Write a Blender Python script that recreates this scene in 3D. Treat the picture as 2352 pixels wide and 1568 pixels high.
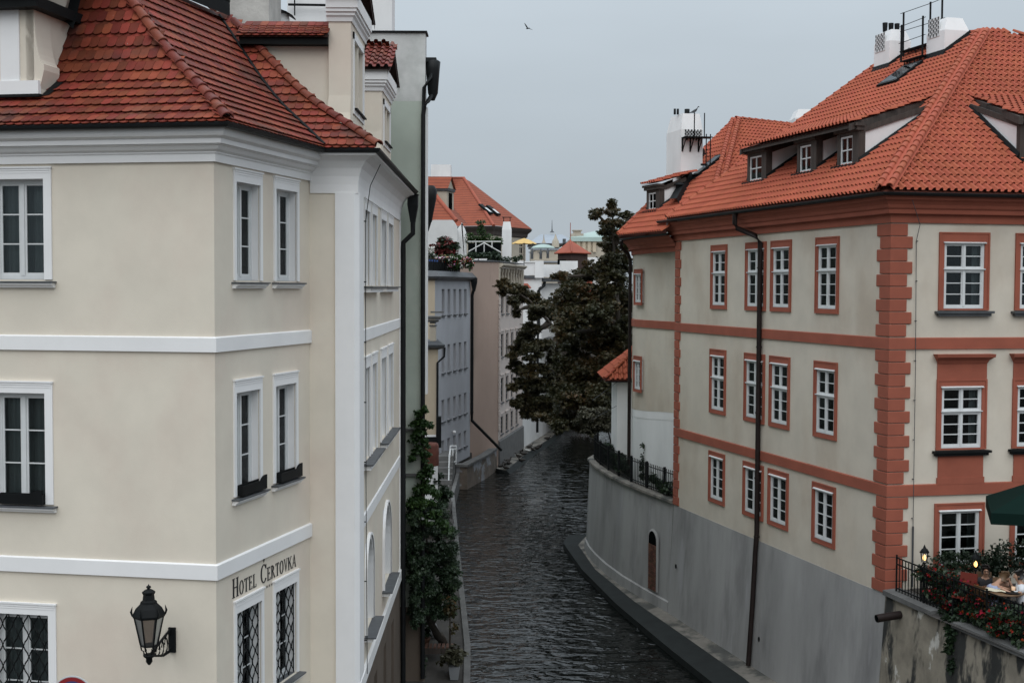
import bpy, math, random
import numpy as np
from mathutils import Matrix, Vector

random.seed(7); rng = np.random.default_rng(7)
S = bpy.context.scene
for o in list(bpy.data.objects): bpy.data.objects.remove(o)

# ------------------------------------------------------------------ camera, sky, sun, exposure
PITCH, ROLL = math.radians(2.42), math.radians(0.23)
FW = Vector((0, math.cos(PITCH), -math.sin(PITCH)))
_r, _u = Vector((1, 0, 0)), Vector((0, math.sin(PITCH), math.cos(PITCH)))
RT = math.cos(ROLL) * _r + math.sin(ROLL) * _u
UP = -math.sin(ROLL) * _r + math.cos(ROLL) * _u
EYE = Vector((0, 0, 12.0))
cd = bpy.data.cameras.new('camera'); cam = bpy.data.objects.new('camera', cd)
S.collection.objects.link(cam)
cam.matrix_world = Matrix(((RT.x, UP.x, -FW.x, EYE.x), (RT.y, UP.y, -FW.y, EYE.y), (RT.z, UP.z, -FW.z, EYE.z), (0, 0, 0, 1)))
cd.sensor_width = 36.0; cd.lens = 36.0 * 5100 / 4096
cd.clip_start = 0.3; cd.clip_end = 6000
S.camera = cam

SUN_EL, SUN_AZ = math.radians(50), math.radians(183)     # azimuth clockwise from +Y
wd = bpy.data.worlds.new('World'); S.world = wd; wd.use_nodes = True
nt = wd.node_tree; nt.nodes.clear()
out = nt.nodes.new('ShaderNodeOutputWorld'); bg = nt.nodes.new('ShaderNodeBackground')
sky = nt.nodes.new('ShaderNodeTexSky'); sky.sky_type = 'NISHITA'; sky.sun_disc = False
sky.sun_elevation = SUN_EL; sky.sun_rotation = SUN_AZ; sky.air_density = 1.0; sky.dust_density = 4.0; sky.ozone_density = 1.0
tc = nt.nodes.new('ShaderNodeTexCoord'); sx = nt.nodes.new('ShaderNodeSeparateXYZ')
nt.links.new(tc.outputs['Generated'], sx.inputs[0])
# overcast dome: three times brighter overhead than at the skyline, faint cloud mottling
mr = nt.nodes.new('ShaderNodeMapRange'); mr.interpolation_type = 'SMOOTHSTEP'; mr.inputs['From Min'].default_value = 0.02; mr.inputs['From Max'].default_value = 1.0
mr.inputs['To Min'].default_value = 1.0; mr.inputs['To Max'].default_value = 2.9
nt.links.new(sx.outputs['Z'], mr.inputs['Value'])
nz = nt.nodes.new('ShaderNodeTexNoise'); nz.inputs['Scale'].default_value = 2.2; nz.inputs['Detail'].default_value = 4
mp = nt.nodes.new('ShaderNodeMapping'); mp.inputs['Scale'].default_value = (1, 1, 3.5)
nt.links.new(tc.outputs['Generated'], mp.inputs[0]); nt.links.new(mp.outputs[0], nz.inputs['Vector'])
m2 = nt.nodes.new('ShaderNodeMapRange'); m2.inputs['From Min'].default_value = 0.3; m2.inputs['From Max'].default_value = 0.7
m2.inputs['To Min'].default_value = 0.93; m2.inputs['To Max'].default_value = 1.06
nt.links.new(nz.outputs['Fac'], m2.inputs['Value'])
mu = nt.nodes.new('ShaderNodeMath'); mu.operation = 'MULTIPLY'
nt.links.new(mr.outputs[0], mu.inputs[0]); nt.links.new(m2.outputs[0], mu.inputs[1])
vm = nt.nodes.new('ShaderNodeVectorMath'); vm.operation = 'SCALE'
vm.inputs[0].default_value = (4.65, 5.25, 5.75)
nt.links.new(mu.outputs[0], vm.inputs['Scale'])
mx = nt.nodes.new('ShaderNodeMix'); mx.data_type = 'RGBA'; mx.inputs['Factor'].default_value = 0.95
nt.links.new(sky.outputs[0], mx.inputs['A']); nt.links.new(vm.outputs[0], mx.inputs['B'])
nt.links.new(mx.outputs['Result'], bg.inputs['Color']); bg.inputs['Strength'].default_value = 0.1
nt.links.new(bg.outputs[0], out.inputs[0])

sd = bpy.data.lights.new('sun', 'SUN'); sd.energy = 1.2; sd.angle = math.radians(70); sd.color = (1.0, 0.97, 0.93)
sun = bpy.data.objects.new('sun', sd); S.collection.objects.link(sun)
sun.rotation_euler = (math.pi / 2 - SUN_EL, 0, math.pi - SUN_AZ)
sun.location = (0, -20, 60)

S.view_settings.view_transform = 'Standard'; S.view_settings.look = 'None'
S.view_settings.gamma = 1.0; S.view_settings.use_curve_mapping = False; S.view_settings.exposure = 0.0

# ------------------------------------------------------------------ geometry helpers
FP = 5100 / 1.7415                 # focal length in pixels of a 2352 px wide print of the photograph
def ray(x, y): return FW * FP + RT * (x - 1176) - UP * (y - 784)
def at(x, y, Y):                    # the point seen at print pixel (x, y) at distance Y
    d = ray(x, y); return EYE + d * (Y / d.y)
def atz(x, y, z):
    d = ray(x, y); return EYE + d * ((z - 12) / d.z)
def onplane(x, y, p, n):
    d = ray(x, y); p = Vector(p); n = Vector(n); return EYE + d * ((p - EYE).dot(n) / d.dot(n))
def V2(p, z=0): return Vector((p[0], p[1], z))

class Fac:                          # a vertical wall plane: u runs left to right as seen from outside, y goes into the wall
    def __init__(s, p0, p1):
        s.p0 = V2(p0); s.p1 = V2(p1); s.L = (s.p1 - s.p0).length; s.u = (s.p1 - s.p0).normalized()
        s.n = Vector((s.u.y, -s.u.x, 0))
        s.M = Matrix(((s.u.x, -s.n.x, 0, s.p0.x), (s.u.y, -s.n.y, 0, s.p0.y), (0, 0, 1, 0), (0, 0, 0, 1)))
    def uz(s, x, y):
        P = onplane(x, y, s.p0, s.n); return (P - s.p0).dot(s.u), P.z
    def at(s, u, z=0, out=0): return s.p0 + s.u * u + s.n * out + Vector((0, 0, z))
    def T(s, u, z, out=0): return s.M @ Matrix.Translation((u, -out, z))

W = {}
def put(o, parent=None, M=None):
    M = M if M is not None else Matrix.Identity(4)
    S.collection.objects.link(o)
    if parent is not None:
        o.parent = parent; o.matrix_basis = W[parent.name].inverted() @ M
    else: o.matrix_basis = M
    W[o.name] = M.copy(); return o
def tag(o, label=None, cat=None, group=None, kind=None):
    if label: o['label'] = label
    if cat: o['category'] = cat
    if group: o['group'] = group
    if kind: o['kind'] = kind
    return o
def thing(name, label, cat, loc=(0, 0, 0), group=None, M=None):
    o = bpy.data.objects.new(name, None); o.empty_display_size = 0.3
    put(o, None, M if M is not None else Matrix.Translation(loc)); return tag(o, label, cat, group)

class MB:
    def __init__(s): s.v = []; s.f = []; s.m = []; s.cm = 0; s.sm = []
    def mat(s, i): s.cm = i; return s
    def add(s, vs, fs, smooth=False):
        b = len(s.v); s.v += [tuple(q) for q in vs]
        for f in fs: s.f.append([b + i for i in f]); s.m.append(s.cm); s.sm.append(smooth)
        return s
    def box(s, x0, x1, y0, y1, z0, z1, M=None):
        vs = [Vector((x, y, z)) for z in (z0, z1) for y in (y0, y1) for x in (x0, x1)]
        if M is not None: vs = [M @ q for q in vs]
        return s.add(vs, [(0, 2, 3, 1), (4, 5, 7, 6), (0, 1, 5, 4), (2, 6, 7, 3), (0, 4, 6, 2), (1, 3, 7, 5)])
    def quad(s, *p): return s.add(p, [tuple(range(len(p)))])
    def prism(s, poly, z0, z1):          # plan polygon extruded upwards
        n = len(poly); a = sum(poly[i][0] * poly[(i + 1) % n][1] - poly[(i + 1) % n][0] * poly[i][1] for i in range(n))
        if a < 0: poly = poly[::-1]
        vs = [(p[0], p[1], z0) for p in poly] + [(p[0], p[1], z1) for p in poly]
        return s.add(vs, [tuple(range(n))[::-1], tuple(range(n, 2 * n))] + [(i, (i + 1) % n, n + (i + 1) % n, n + i) for i in range(n)])
    def loft(s, rings, close=False, caps=True, smooth=False):   # rings: equal-length point lists
        n = len(rings[0]); vs = [p for r in rings for p in r]; fs = []
        for i in range(len(rings) - 1):
            for j in range(n if close else n - 1):
                k = (j + 1) % n; fs.append((i * n + j, i * n + k, (i + 1) * n + k, (i + 1) * n + j))
        s.add(vs, fs, smooth)
        if caps and close:
            s.add(rings[0], [tuple(range(n))[::-1]]); s.add(rings[-1], [tuple(range(n))])
        return s
    def tube(s, path, r, n=8, smooth=True):
        P = [Vector(p) for p in path]; rs = r if isinstance(r, (list, tuple)) else [r] * len(P); rings = []
        for i, p in enumerate(P):
            t = (P[min(i + 1, len(P) - 1)] - P[max(i - 1, 0)]).normalized()
            a = t.cross(Vector((0, 0, 1)) if abs(t.z) < 0.9 else Vector((0, 1, 0))).normalized(); b = t.cross(a)
            rings.append([p + (a * math.cos(2 * math.pi * k / n) + b * math.sin(2 * math.pi * k / n)) * rs[i] for k in range(n)])
        return s.loft(rings, True, True, smooth)
    def lathe(s, prof, n=16, c=(0, 0, 0), smooth=True, ph=0.0, sx=1.0, sy=1.0):
        rings = [[(c[0] + r * sx * math.cos(2 * math.pi * k / n + ph), c[1] + r * sy * math.sin(2 * math.pi * k / n + ph), c[2] + z) for k in range(n)] for r, z in prof]
        return s.loft(rings, True, True, smooth)
    def sweep(s, path, prof, caps=True):  # path: plan points left to right as seen from outside; prof: (out, z)
        P = [Vector((p[0], p[1], 0)) for p in path]; rings = []
        for i, p in enumerate(P):
            ns = []
            if i > 0: d = (p - P[i - 1]).normalized(); ns.append(Vector((d.y, -d.x, 0)))
            if i < len(P) - 1: d = (P[i + 1] - p).normalized(); ns.append(Vector((d.y, -d.x, 0)))
            m = ns[0] if len(ns) == 1 else (ns[0] + ns[1]) / (1 + ns[0].dot(ns[1]))
            rings.append([p + m * o + Vector((0, 0, z)) for o, z in prof])
        s.loft(rings)
        if caps: s.add(rings[0], [tuple(range(len(prof)))]); s.add(rings[-1], [tuple(range(len(prof)))[::-1]])
        return s
    def mesh(s, name, mats):
        me = bpy.data.meshes.new(name); me.from_pydata(s.v, [], s.f)
        for m in (mats if isinstance(mats, (list, tuple)) else [mats]): me.materials.append(m)
        me.polygons.foreach_set('material_index', s.m); me.polygons.foreach_set('use_smooth', s.sm)
        me.update(); return me
    def build(s, name, mats, parent=None, M=None):
        return put(bpy.data.objects.new(name, s.mesh(name, mats)), parent, M)
def world(mb, name, mats, parent):       # mesh given in world metres under a thing
    M = Matrix.Translation(W[parent.name].translation); t = W[parent.name].translation
    mb.v = [(q[0] - t.x, q[1] - t.y, q[2] - t.z) for q in mb.v]
    return mb.build(name, mats, parent, M)
def inst(name, me, parent, M): return put(bpy.data.objects.new(name, me), parent, M)

# ------------------------------------------------------------------ materials
def mat(name, base, rough=0.85, var=0.0, scale=3.0, stretch=(1, 1, 1), bump=0.0, bscale=60.0, metal=0.0, spec=0.5,
        col2=None, c2=(0.5, 0.62), c2scale=2.0, c2stretch=(1, 1, 1), island=0.0, hue=0.0, col3=None, c3=(0.6, 0.7), c3scale=8.0, c3stretch=(1, 1, 1), emit=None):
    m = bpy.data.materials.new(name); m.use_nodes = True; t = m.node_tree; N = t.nodes; L = t.links
    p = N['Principled BSDF']; p.inputs['Roughness'].default_value = rough; p.inputs['Metallic'].default_value = metal
    p.inputs['Specular IOR Level'].default_value = spec
    geo = N.new('ShaderNodeNewGeometry')
    def noise(sc, st, det=5, rg=0.6):
        mpn = N.new('ShaderNodeMapping'); mpn.inputs['Scale'].default_value = st
        L.new(geo.outputs['Position'], mpn.inputs[0]); n = N.new('ShaderNodeTexNoise')
        n.inputs['Scale'].default_value = sc; n.inputs['Detail'].default_value = det; n.inputs['Roughness'].default_value = rg
        L.new(mpn.outputs[0], n.inputs['Vector']); return n.outputs['Fac']
    def ramp(f, a, b, lo=0.0, hi=1.0):
        r = N.new('ShaderNodeMapRange'); r.interpolation_type = 'SMOOTHSTEP'
        for k, v in zip(('From Min', 'From Max', 'To Min', 'To Max'), (a, b, lo, hi)): r.inputs[k].default_value = v
        L.new(f, r.inputs['Value']); return r.outputs[0]
    def mix(f, a, b, mode='MIX'):
        x = N.new('ShaderNodeMix'); x.data_type = 'RGBA'; x.blend_type = mode
        for s_, v in (('Factor', f), ('A', a), ('B', b)):
            if isinstance(v, (int, float)): x.inputs[s_].default_value = v
            elif isinstance(v, tuple): x.inputs[s_].default_value = (*v, 1)
            else: L.new(v, x.inputs[s_])
        return x.outputs['Result']
    c = tuple(base)
    if col2: c = mix(ramp(noise(c2scale, c2stretch), *c2), c, tuple(col2))
    if col3: c = mix(ramp(noise(c3scale, c3stretch), *c3), c, tuple(col3))
    if island:
        oi = N.new('ShaderNodeObjectInfo'); ad = N.new('ShaderNodeMath'); ad.operation = 'ADD'; fr = N.new('ShaderNodeMath'); fr.operation = 'FRACT'
        L.new(geo.outputs['Random Per Island'], ad.inputs[0]); L.new(oi.outputs['Random'], ad.inputs[1]); L.new(ad.outputs[0], fr.inputs[0])
        hs = N.new('ShaderNodeHueSaturation'); rv = ramp(fr.outputs[0], 0, 1, 1 - island, 1 + island); L.new(rv, hs.inputs['Value'])
        wn = N.new('ShaderNodeTexWhiteNoise'); wn.noise_dimensions = '1D'; L.new(fr.outputs[0], wn.inputs['W'])
        L.new(ramp(wn.outputs['Value'], 0, 1, 0.5 - hue, 0.5 + hue), hs.inputs['Hue'])
        if isinstance(c, tuple): hs.inputs['Color'].default_value = (*c, 1)
        else: L.new(c, hs.inputs['Color'])
        c = hs.outputs[0]
    if var:
        g = N.new('ShaderNodeCombineColor'); f = ramp(noise(scale, stretch), 0.25, 0.75, 1 - var, 1 + var)
        for k in range(3): L.new(f, g.inputs[k])
        c = mix(1.0, c, g.outputs[0], 'MULTIPLY')
    if isinstance(c, tuple): p.inputs['Base Color'].default_value = (*c, 1)
    else: L.new(c, p.inputs['Base Color'])
    if bump:
        bn = N.new('ShaderNodeBump'); bn.inputs['Strength'].default_value = bump; bn.inputs['Distance'].default_value = 0.01
        L.new(noise(bscale, (1, 1, 1), 3), bn.inputs['Height']); L.new(bn.outputs[0], p.inputs['Normal'])
    if emit: p.inputs['Emission Color'].default_value = (*emit[0], 1); p.inputs['Emission Strength'].default_value = emit[1]
    return m

CREAM = mat('cream_plaster', (0.70, 0.635, 0.535), 0.92, 0.05, 0.9, bump=0.25, bscale=90, col2=(0.665, 0.575, 0.485), c2=(0.40, 0.72), c2scale=0.55, c2stretch=(1, 1, 0.7))
WHITE = mat('white_trim', (0.80, 0.79, 0.785), 0.8, 0.03, 1.2, bump=0.1)
WHITEW = mat('white_render', (0.76, 0.755, 0.75), 0.9, 0.08, 0.8, (1, 1, 0.4), bump=0.2)
TANWALL = mat('tan_plaster', (0.60, 0.54, 0.455), 0.93, 0.06, 1.1, bump=0.3, bscale=80, col2=(0.51, 0.43, 0.345), c2=(0.42, 0.75), c2scale=0.5, c2stretch=(1, 1, 0.5))
ORANGE = mat('terracotta_trim', (0.300, 0.084, 0.050), 0.9, 0.10, 1.5, bump=0.2)
GREYPL = mat('grey_plinth_render', (0.31, 0.305, 0.30), 0.95, 0.16, 0.55, (1, 1, 0.3), bump=0.35, bscale=40, col2=(0.21, 0.205, 0.205), c2=(0.45, 0.72), c2scale=0.9, c2stretch=(1, 1, 0.28), col3=(0.33, 0.325, 0.33), c3=(0.58, 0.75), c3scale=1.3, c3stretch=(1, 1, 0.2))
STAINED = mat('mouldy_plaster', (0.25, 0.22, 0.175), 0.95, 0.25, 2.0, bump=0.5, bscale=25, col2=(0.030, 0.030, 0.028), c2=(0.47, 0.56), c2scale=1.0, c2stretch=(1.4, 1.4, 0.5), col3=(0.50, 0.48, 0.44), c3=(0.61, 0.66), c3scale=1.5, c3stretch=(1, 1, 0.6))
GREENPL = mat('green_plaster', (0.41, 0.455, 0.395), 0.93, 0.08, 0.9, bump=0.25, bscale=50, col2=(0.48, 0.50, 0.445), c2=(0.5, 0.7), c2scale=0.6)
GREYGAB = mat('bare_grey_plaster', (0.56, 0.56, 0.545), 0.95, 0.12, 1.2, bump=0.4, bscale=30, col2=(0.42, 0.43, 0.41), c2=(0.45, 0.7), c2scale=0.8)
OLDPL = mat('cracked_old_plaster', (0.45, 0.43, 0.40), 0.95, 0.2, 1.6, bump=0.9, bscale=14, col2=(0.28, 0.24, 0.20), c2=(0.58, 0.68), c2scale=1.3)
BLUEPL = mat('blue_grey_plaster', (0.37, 0.375, 0.40), 0.93, 0.08, 0.6, (1, 1, 0.5), bump=0.1)
PINKPL = mat('pink_plaster', (0.355, 0.265, 0.22), 0.93, 0.1, 0.5, (1, 1, 0.4), bump=0.1, col2=(0.20, 0.155, 0.13), c2=(0.60, 0.74), c2scale=0.5, c2stretch=(1, 1, 0.3))
PINKLT = mat('pale_pink_plaster', (0.48, 0.415, 0.38), 0.93, 0.06, 0.5, bump=0.1)
YELPL = mat('yellow_plaster', (0.45, 0.375, 0.28), 0.93, 0.1, 0.8, (1, 1, 0.4))
STAINW = mat('stained_white_render', (0.60, 0.595, 0.585), 0.93, 0.08, 0.8, col2=(0.16, 0.16, 0.16), c2=(0.60, 0.74), c2scale=0.7, c2stretch=(1.2, 1.2, 0.35))
STONE = mat('beige_stone', (0.42, 0.37, 0.30), 0.9, 0.1, 0.8)
COPING = mat('coping_stone', (0.115, 0.113, 0.11), 0.9, 0.2, 2.5, bump=0.4, bscale=25)
CONCRETE = mat('pale_ledge', (0.17, 0.155, 0.135), 0.92, 0.25, 1.6, bump=0.5, bscale=18, col2=(0.06, 0.06, 0.055), c2=(0.45, 0.6), c2scale=0.9)
WETLEDGE = mat('wet_slope', (0.016, 0.019, 0.019), 0.75, 0.2, 2.0, spec=0.2, bump=0.3, bscale=10)
PAVE = mat('path_paving', (0.05, 0.045, 0.041), 0.92, 0.25, 1.6, bump=0.5, bscale=18)
EARTH = mat('dark_earth', (0.05, 0.043, 0.035), 0.95, 0.3, 0.6, bump=0.4, bscale=6)
BROWNW = mat('brown_stucco', (0.115, 0.09, 0.07), 0.95, 0.12, 1.5, bump=0.6, bscale=45)
BLACKM = mat('black_metal', (0.006, 0.007, 0.0075), 0.6, 0.2, 3.0, spec=0.15)
GUTTER = mat('dark_gutter_metal', (0.009, 0.010, 0.011), 0.5, 0.25, 4.0, spec=0.22)
BROWNM = mat('brown_pipe_metal', (0.018, 0.012, 0.011), 0.5, 0.2, 4.0, spec=0.2)
LEAD = mat('grey_flashing', (0.06, 0.064, 0.07), 0.45, 0.25, 3.0)
SILLM = mat('slate_sill_metal', (0.075, 0.08, 0.087), 0.5, 0.25, 5.0)
TIMBER = mat('dark_timber', (0.05, 0.038, 0.032), 0.85, 0.3, 3.0, (6, 6, 0.6), bump=0.3, bscale=40)
MORTAR = mat('ridge_mortar', (0.30, 0.25, 0.24), 0.95, 0.2, 4.0)
FRAMEW = mat('white_window_paint', (0.62, 0.63, 0.63), 0.6, 0.06, 3.0)
ROOM = mat('dark_room', (0.005, 0.006, 0.006), 0.98, spec=0.0)
CURTL = mat('pale_curtain', (0.50, 0.50, 0.50), 0.9, 0.1, 3.0, (1, 1, 0.2))
CURT = mat('grey_curtain', (0.24, 0.24, 0.245), 0.9, 0.1, 3.0, (1, 1, 0.2))
CURTD = mat('dim_curtain', (0.085, 0.09, 0.09), 0.9, 0.15, 3.0, (1, 1, 0.2))
PANTILE = mat('orange_pantile', (0.35, 0.090, 0.050), 0.85, 0.10, 0.45, spec=0.2, bump=0.15, bscale=30, island=0.06, hue=0.003, col2=(0.345, 0.085, 0.05), c2=(0.5, 0.7), c2scale=0.5)
PANDECK = mat('roof_boarding', (0.16, 0.045, 0.028), 0.9)
BEAVER = mat('old_red_tile', (0.180, 0.036, 0.019), 0.7, 0.22, 2.2, spec=0.22, bump=0.2, bscale=40, island=0.30, hue=0.008, col2=(0.105, 0.040, 0.030), c2=(0.50, 0.72), c2scale=0.9, col3=(0.36, 0.33, 0.31), c3=(0.735, 0.76), c3scale=17.0)
BEAVDECK = mat('roof_batten', (0.03, 0.012, 0.009), 0.95)
RIDGE = mat('red_ridge_tile', (0.16, 0.036, 0.022), 0.6, spec=0.3, var=0.2, scale=5.0, island=0.2, hue=0.008)
FARTILE = mat('far_red_tile', (0.31, 0.075, 0.042), 0.85, 0.15, 0.5)
INK = mat('black_lettering', (0.012, 0.012, 0.013), 0.6)

def glass_mat(name, tint=(0.75, 0.8, 0.8), rough=0.02, boost=0.0):
    m = bpy.data.materials.new(name); m.use_nodes = True; t = m.node_tree; N = t.nodes; L = t.links; N.remove(N['Principled BSDF'])
    a = N.new('ShaderNodeBsdfTransparent'); a.inputs[0].default_value = (*tint, 1)
    g = N.new('ShaderNodeBsdfGlossy'); g.inputs['Roughness'].default_value = rough; g.inputs[0].default_value = (0.5, 0.53, 0.55, 1)
    fr = N.new('ShaderNodeFresnel'); fr.inputs[0].default_value = 1.5
    ad = N.new('ShaderNodeMath'); ad.operation = 'ADD'; ad.inputs[1].default_value = boost; L.new(fr.outputs[0], ad.inputs[0])
    x = N.new('ShaderNodeMixShader'); L.new(ad.outputs[0], x.inputs[0]); L.new(a.outputs[0], x.inputs[1]); L.new(g.outputs[0], x.inputs[2])
    L.new(x.outputs[0], N['Material Output'].inputs[0]); return m
GLASS = glass_mat('window_glass')
FROST = glass_mat('frosted_glass', (0.55, 0.5, 0.46), 0.35, 0.25)

def leaf_mat(name, a, b, c, trans=0.25):
    m = bpy.data.materials.new(name); m.use_nodes = True; t = m.node_tree; N = t.nodes; L = t.links
    p = N['Principled BSDF']; p.inputs['Roughness'].default_value = 0.5; p.inputs['Specular IOR Level'].default_value = 0.45
    g = N.new('ShaderNodeNewGeometry'); r = N.new('ShaderNodeValToRGB'); e = r.color_ramp.elements
    e[0].position = 0.0; e[0].color = (*a, 1); e[1].position = 1.0; e[1].color = (*c, 1); k = e.new(0.6); k.color = (*b, 1)
    n = N.new('ShaderNodeTexNoise'); n.inputs['Scale'].default_value = 0.55; L.new(g.outputs['Position'], n.inputs['Vector'])
    md = N.new('ShaderNodeMath'); md.operation = 'MULTIPLY_ADD'; md.inputs[1].default_value = 0.5
    mr_ = N.new('ShaderNodeMapRange'); mr_.inputs['From Min'].default_value = 0.3; mr_.inputs['From Max'].default_value = 0.7; mr_.inputs['To Max'].default_value = 0.55
    L.new(n.outputs['Fac'], mr_.inputs['Value']); L.new(g.outputs['Random Per Island'], md.inputs[0]); L.new(mr_.outputs[0], md.inputs[2])
    L.new(md.outputs[0], r.inputs[0]); L.new(r.outputs[0], p.inputs['Base Color'])
    tr = N.new('ShaderNodeBsdfTranslucent'); L.new(r.outputs[0], tr.inputs[0])
    x = N.new('ShaderNodeMixShader'); x.inputs[0].default_value = trans
    L.new(p.outputs[0], x.inputs[1]); L.new(tr.outputs[0], x.inputs[2]); L.new(x.outputs[0], N['Material Output'].inputs[0]); return m
LF_CHEST = leaf_mat('chestnut_leaves', (0.026, 0.032, 0.013), (0.050, 0.046, 0.018), (0.125, 0.062, 0.022))
LF_DARK = leaf_mat('dark_chestnut_leaves', (0.026, 0.030, 0.014), (0.055, 0.050, 0.022), (0.125, 0.080, 0.032))
LF_OLIVE = leaf_mat('grey_olive_leaves', (0.045, 0.050, 0.028), (0.075, 0.072, 0.045), (0.12, 0.11, 0.075))
LF_IVY = leaf_mat('ivy_leaves', (0.020, 0.045, 0.014), (0.035, 0.075, 0.020), (0.075, 0.13, 0.030))
LF_BUSH = leaf_mat('dark_bush_leaves', (0.012, 0.024, 0.012), (0.022, 0.042, 0.020), (0.045, 0.075, 0.030))
LF_RED = leaf_mat('red_shrub_leaves', (0.05, 0.03, 0.02), (0.13, 0.02, 0.02), (0.2, 0.04, 0.03))
PETALR = mat('red_petals', (0.17, 0.010, 0.007), 0.8, spec=0.1, island=0.45, hue=0.02)
PETALM = mat('mixed_petals', (0.42, 0.16, 0.16), 0.6, island=0.5, hue=0.12)
PETALW = mat('white_petals', (0.6, 0.58, 0.54), 0.6, island=0.2)
BARK = mat('grey_brown_bark', (0.045, 0.036, 0.028), 0.95, 0.3, 4.0, (1, 1, 0.3), bump=0.8, bscale=14)
# ------------------------------------------------------------------ ground, canal, banks
WATER = bpy.data.materials.new('canal_water'); WATER.use_nodes = True
def _water():
    t = WATER.node_tree; N = t.nodes; L = t.links; p = N['Principled BSDF']
    p.inputs['Base Color'].default_value = (0.004, 0.005, 0.0045, 1); p.inputs['Roughness'].default_value = 0.015; p.inputs['IOR'].default_value = 1.33; p.inputs['Specular IOR Level'].default_value = 0.5
    g = N.new('ShaderNodeNewGeometry')
    def tex(sc, st, rot, det):
        m = N.new('ShaderNodeMapping'); m.inputs['Scale'].default_value = st; m.inputs['Rotation'].default_value = (0, 0, rot)
        L.new(g.outputs['Position'], m.inputs[0]); n = N.new('ShaderNodeTexNoise'); n.inputs['Scale'].default_value = sc; n.inputs['Detail'].default_value = det
        n.inputs['Roughness'].default_value = 0.55; n.inputs['Distortion'].default_value = 0.6; L.new(m.outputs[0], n.inputs['Vector']); return n.outputs['Fac']
    a = tex(1.55, (0.55, 1.0, 1), 0.12, 1.6); b = tex(4.2, (0.6, 1, 1), -0.2, 1.5); c = tex(0.09, (1, 0.6, 1), 0.1, 2)
    mr1 = N.new('ShaderNodeMapRange'); mr1.inputs['From Min'].default_value = 0.35; mr1.inputs['From Max'].default_value = 0.65; mr1.inputs['To Min'].default_value = 0.35; mr1.inputs['To Max'].default_value = 1.0
    L.new(c, mr1.inputs['Value'])
    m1 = N.new('ShaderNodeMath'); m1.operation = 'MULTIPLY'; L.new(a, m1.inputs[0]); L.new(mr1.outputs[0], m1.inputs[1])
    m2_ = N.new('ShaderNodeMath'); m2_.operation = 'MULTIPLY_ADD'; m2_.inputs[1].default_value = 0.2; L.new(b, m2_.inputs[0]); L.new(m1.outputs[0], m2_.inputs[2])
    bp = N.new('ShaderNodeBump'); bp.inputs['Strength'].default_value = 1.0; bp.inputs['Distance'].default_value = 0.24
    L.new(m2_.outputs[0], bp.inputs['Height']); L.new(bp.outputs[0], p.inputs['Normal'])
_water()

def structure(name, mb, m): return tag(mb.build(name, m), kind='structure')
structure('ground', MB().quad((-3000, -400, -1.6), (3000, -400, -1.6), (3000, 5000, -1.6), (-3000, 5000, -1.6)), EARTH)
LEFT_EDGE = [(-0.4, -60), (-0.55, 5), (-1.0, 30), (-1.27, 38.9), (-2.0, 50), (-3.10, 68), (-3.12, 76), (-2.55, 76.3), (-1.03, 84.6)]
RIGHT_EDGE = [(12.4, -60), (11.0, 12), (9.6, 22), (8.9, 28), (8.4, 31.5), (6.0, 37.9), (5.16, 41.5), (3.93, 47.2), (2.97, 53), (2.4, 59), (2.9, 62.0), (5.2, 66), (8.0, 80), (9.8, 104), (11, 124)]
structure('canal_water', MB().quad((-8, -60, 0), (16, -60, 0), (16, 126, 0), (-8, 126, 0)), WATER)
# raised town ground on both banks and the low quay walk on the left
structure('left_bank_ground', MB().prism([(-1500, -60), (-4.9, -60), (-5.1, 34.0), (-4.4, 60), (-4.6, 73.6), (-2.75, 81.3), (3.2, 106), (5.4, 126), (60, 260), (60, 4000), (-1500, 4000)], -1.5, 1.35), EARTH)
structure('right_bank_ground', MB().prism([(1500, -60), (14.8, -60), (14.3, 12), (12.9, 21.1), (11.3, 26.9), (10.5, 29.9), (10.1, 32.4), (9.9, 33), (6.3, 46.2), (5.4, 48.5), (4.3, 53), (3.9, 57.0), (5.2, 60), (9.0, 80), (10.6, 104), (11.4, 126), (60.5, 260), (60.5, 4000), (1500, 4000)], -1.5, 4.40), EARTH)
structure('end_of_canal_bank', MB().prism([(-6, 118), (30, 118), (61, 255), (30, 262), (-6, 140)], -1.5, 1.3), EARTH)
quay = MB().prism(LEFT_EDGE[:7] + [(-4.6, 76), (-4.6, 60), (-5.2, 34), (-5.0, -60)], -1.5, 0.88)
structure('quay_path', quay, PAVE)
# kerb along the quay and broad steps across the path
kb = MB()
for a, b in zip(LEFT_EDGE[1:6], LEFT_EDGE[2:7]):
    f = Fac(a, b); kb.box(0.0, f.L - 0.004, -0.03, 0.16, -0.6, 1.0, f.M)
structure('quay_kerb', kb, COPING)
st = MB()
for i, y in enumerate((43.0, 46.5, 50.5, 56.0, 60.5)):
    x1 = float(np.interp(y, [38.9, 50, 68], [-1.27, -2.0, -3.1])) - 0.32
    st.box(-4.4, x1, y, y + 3.2, 0.86, 0.98 + 0.07 * i)
structure('quay_steps', st, PAVE)
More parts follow.
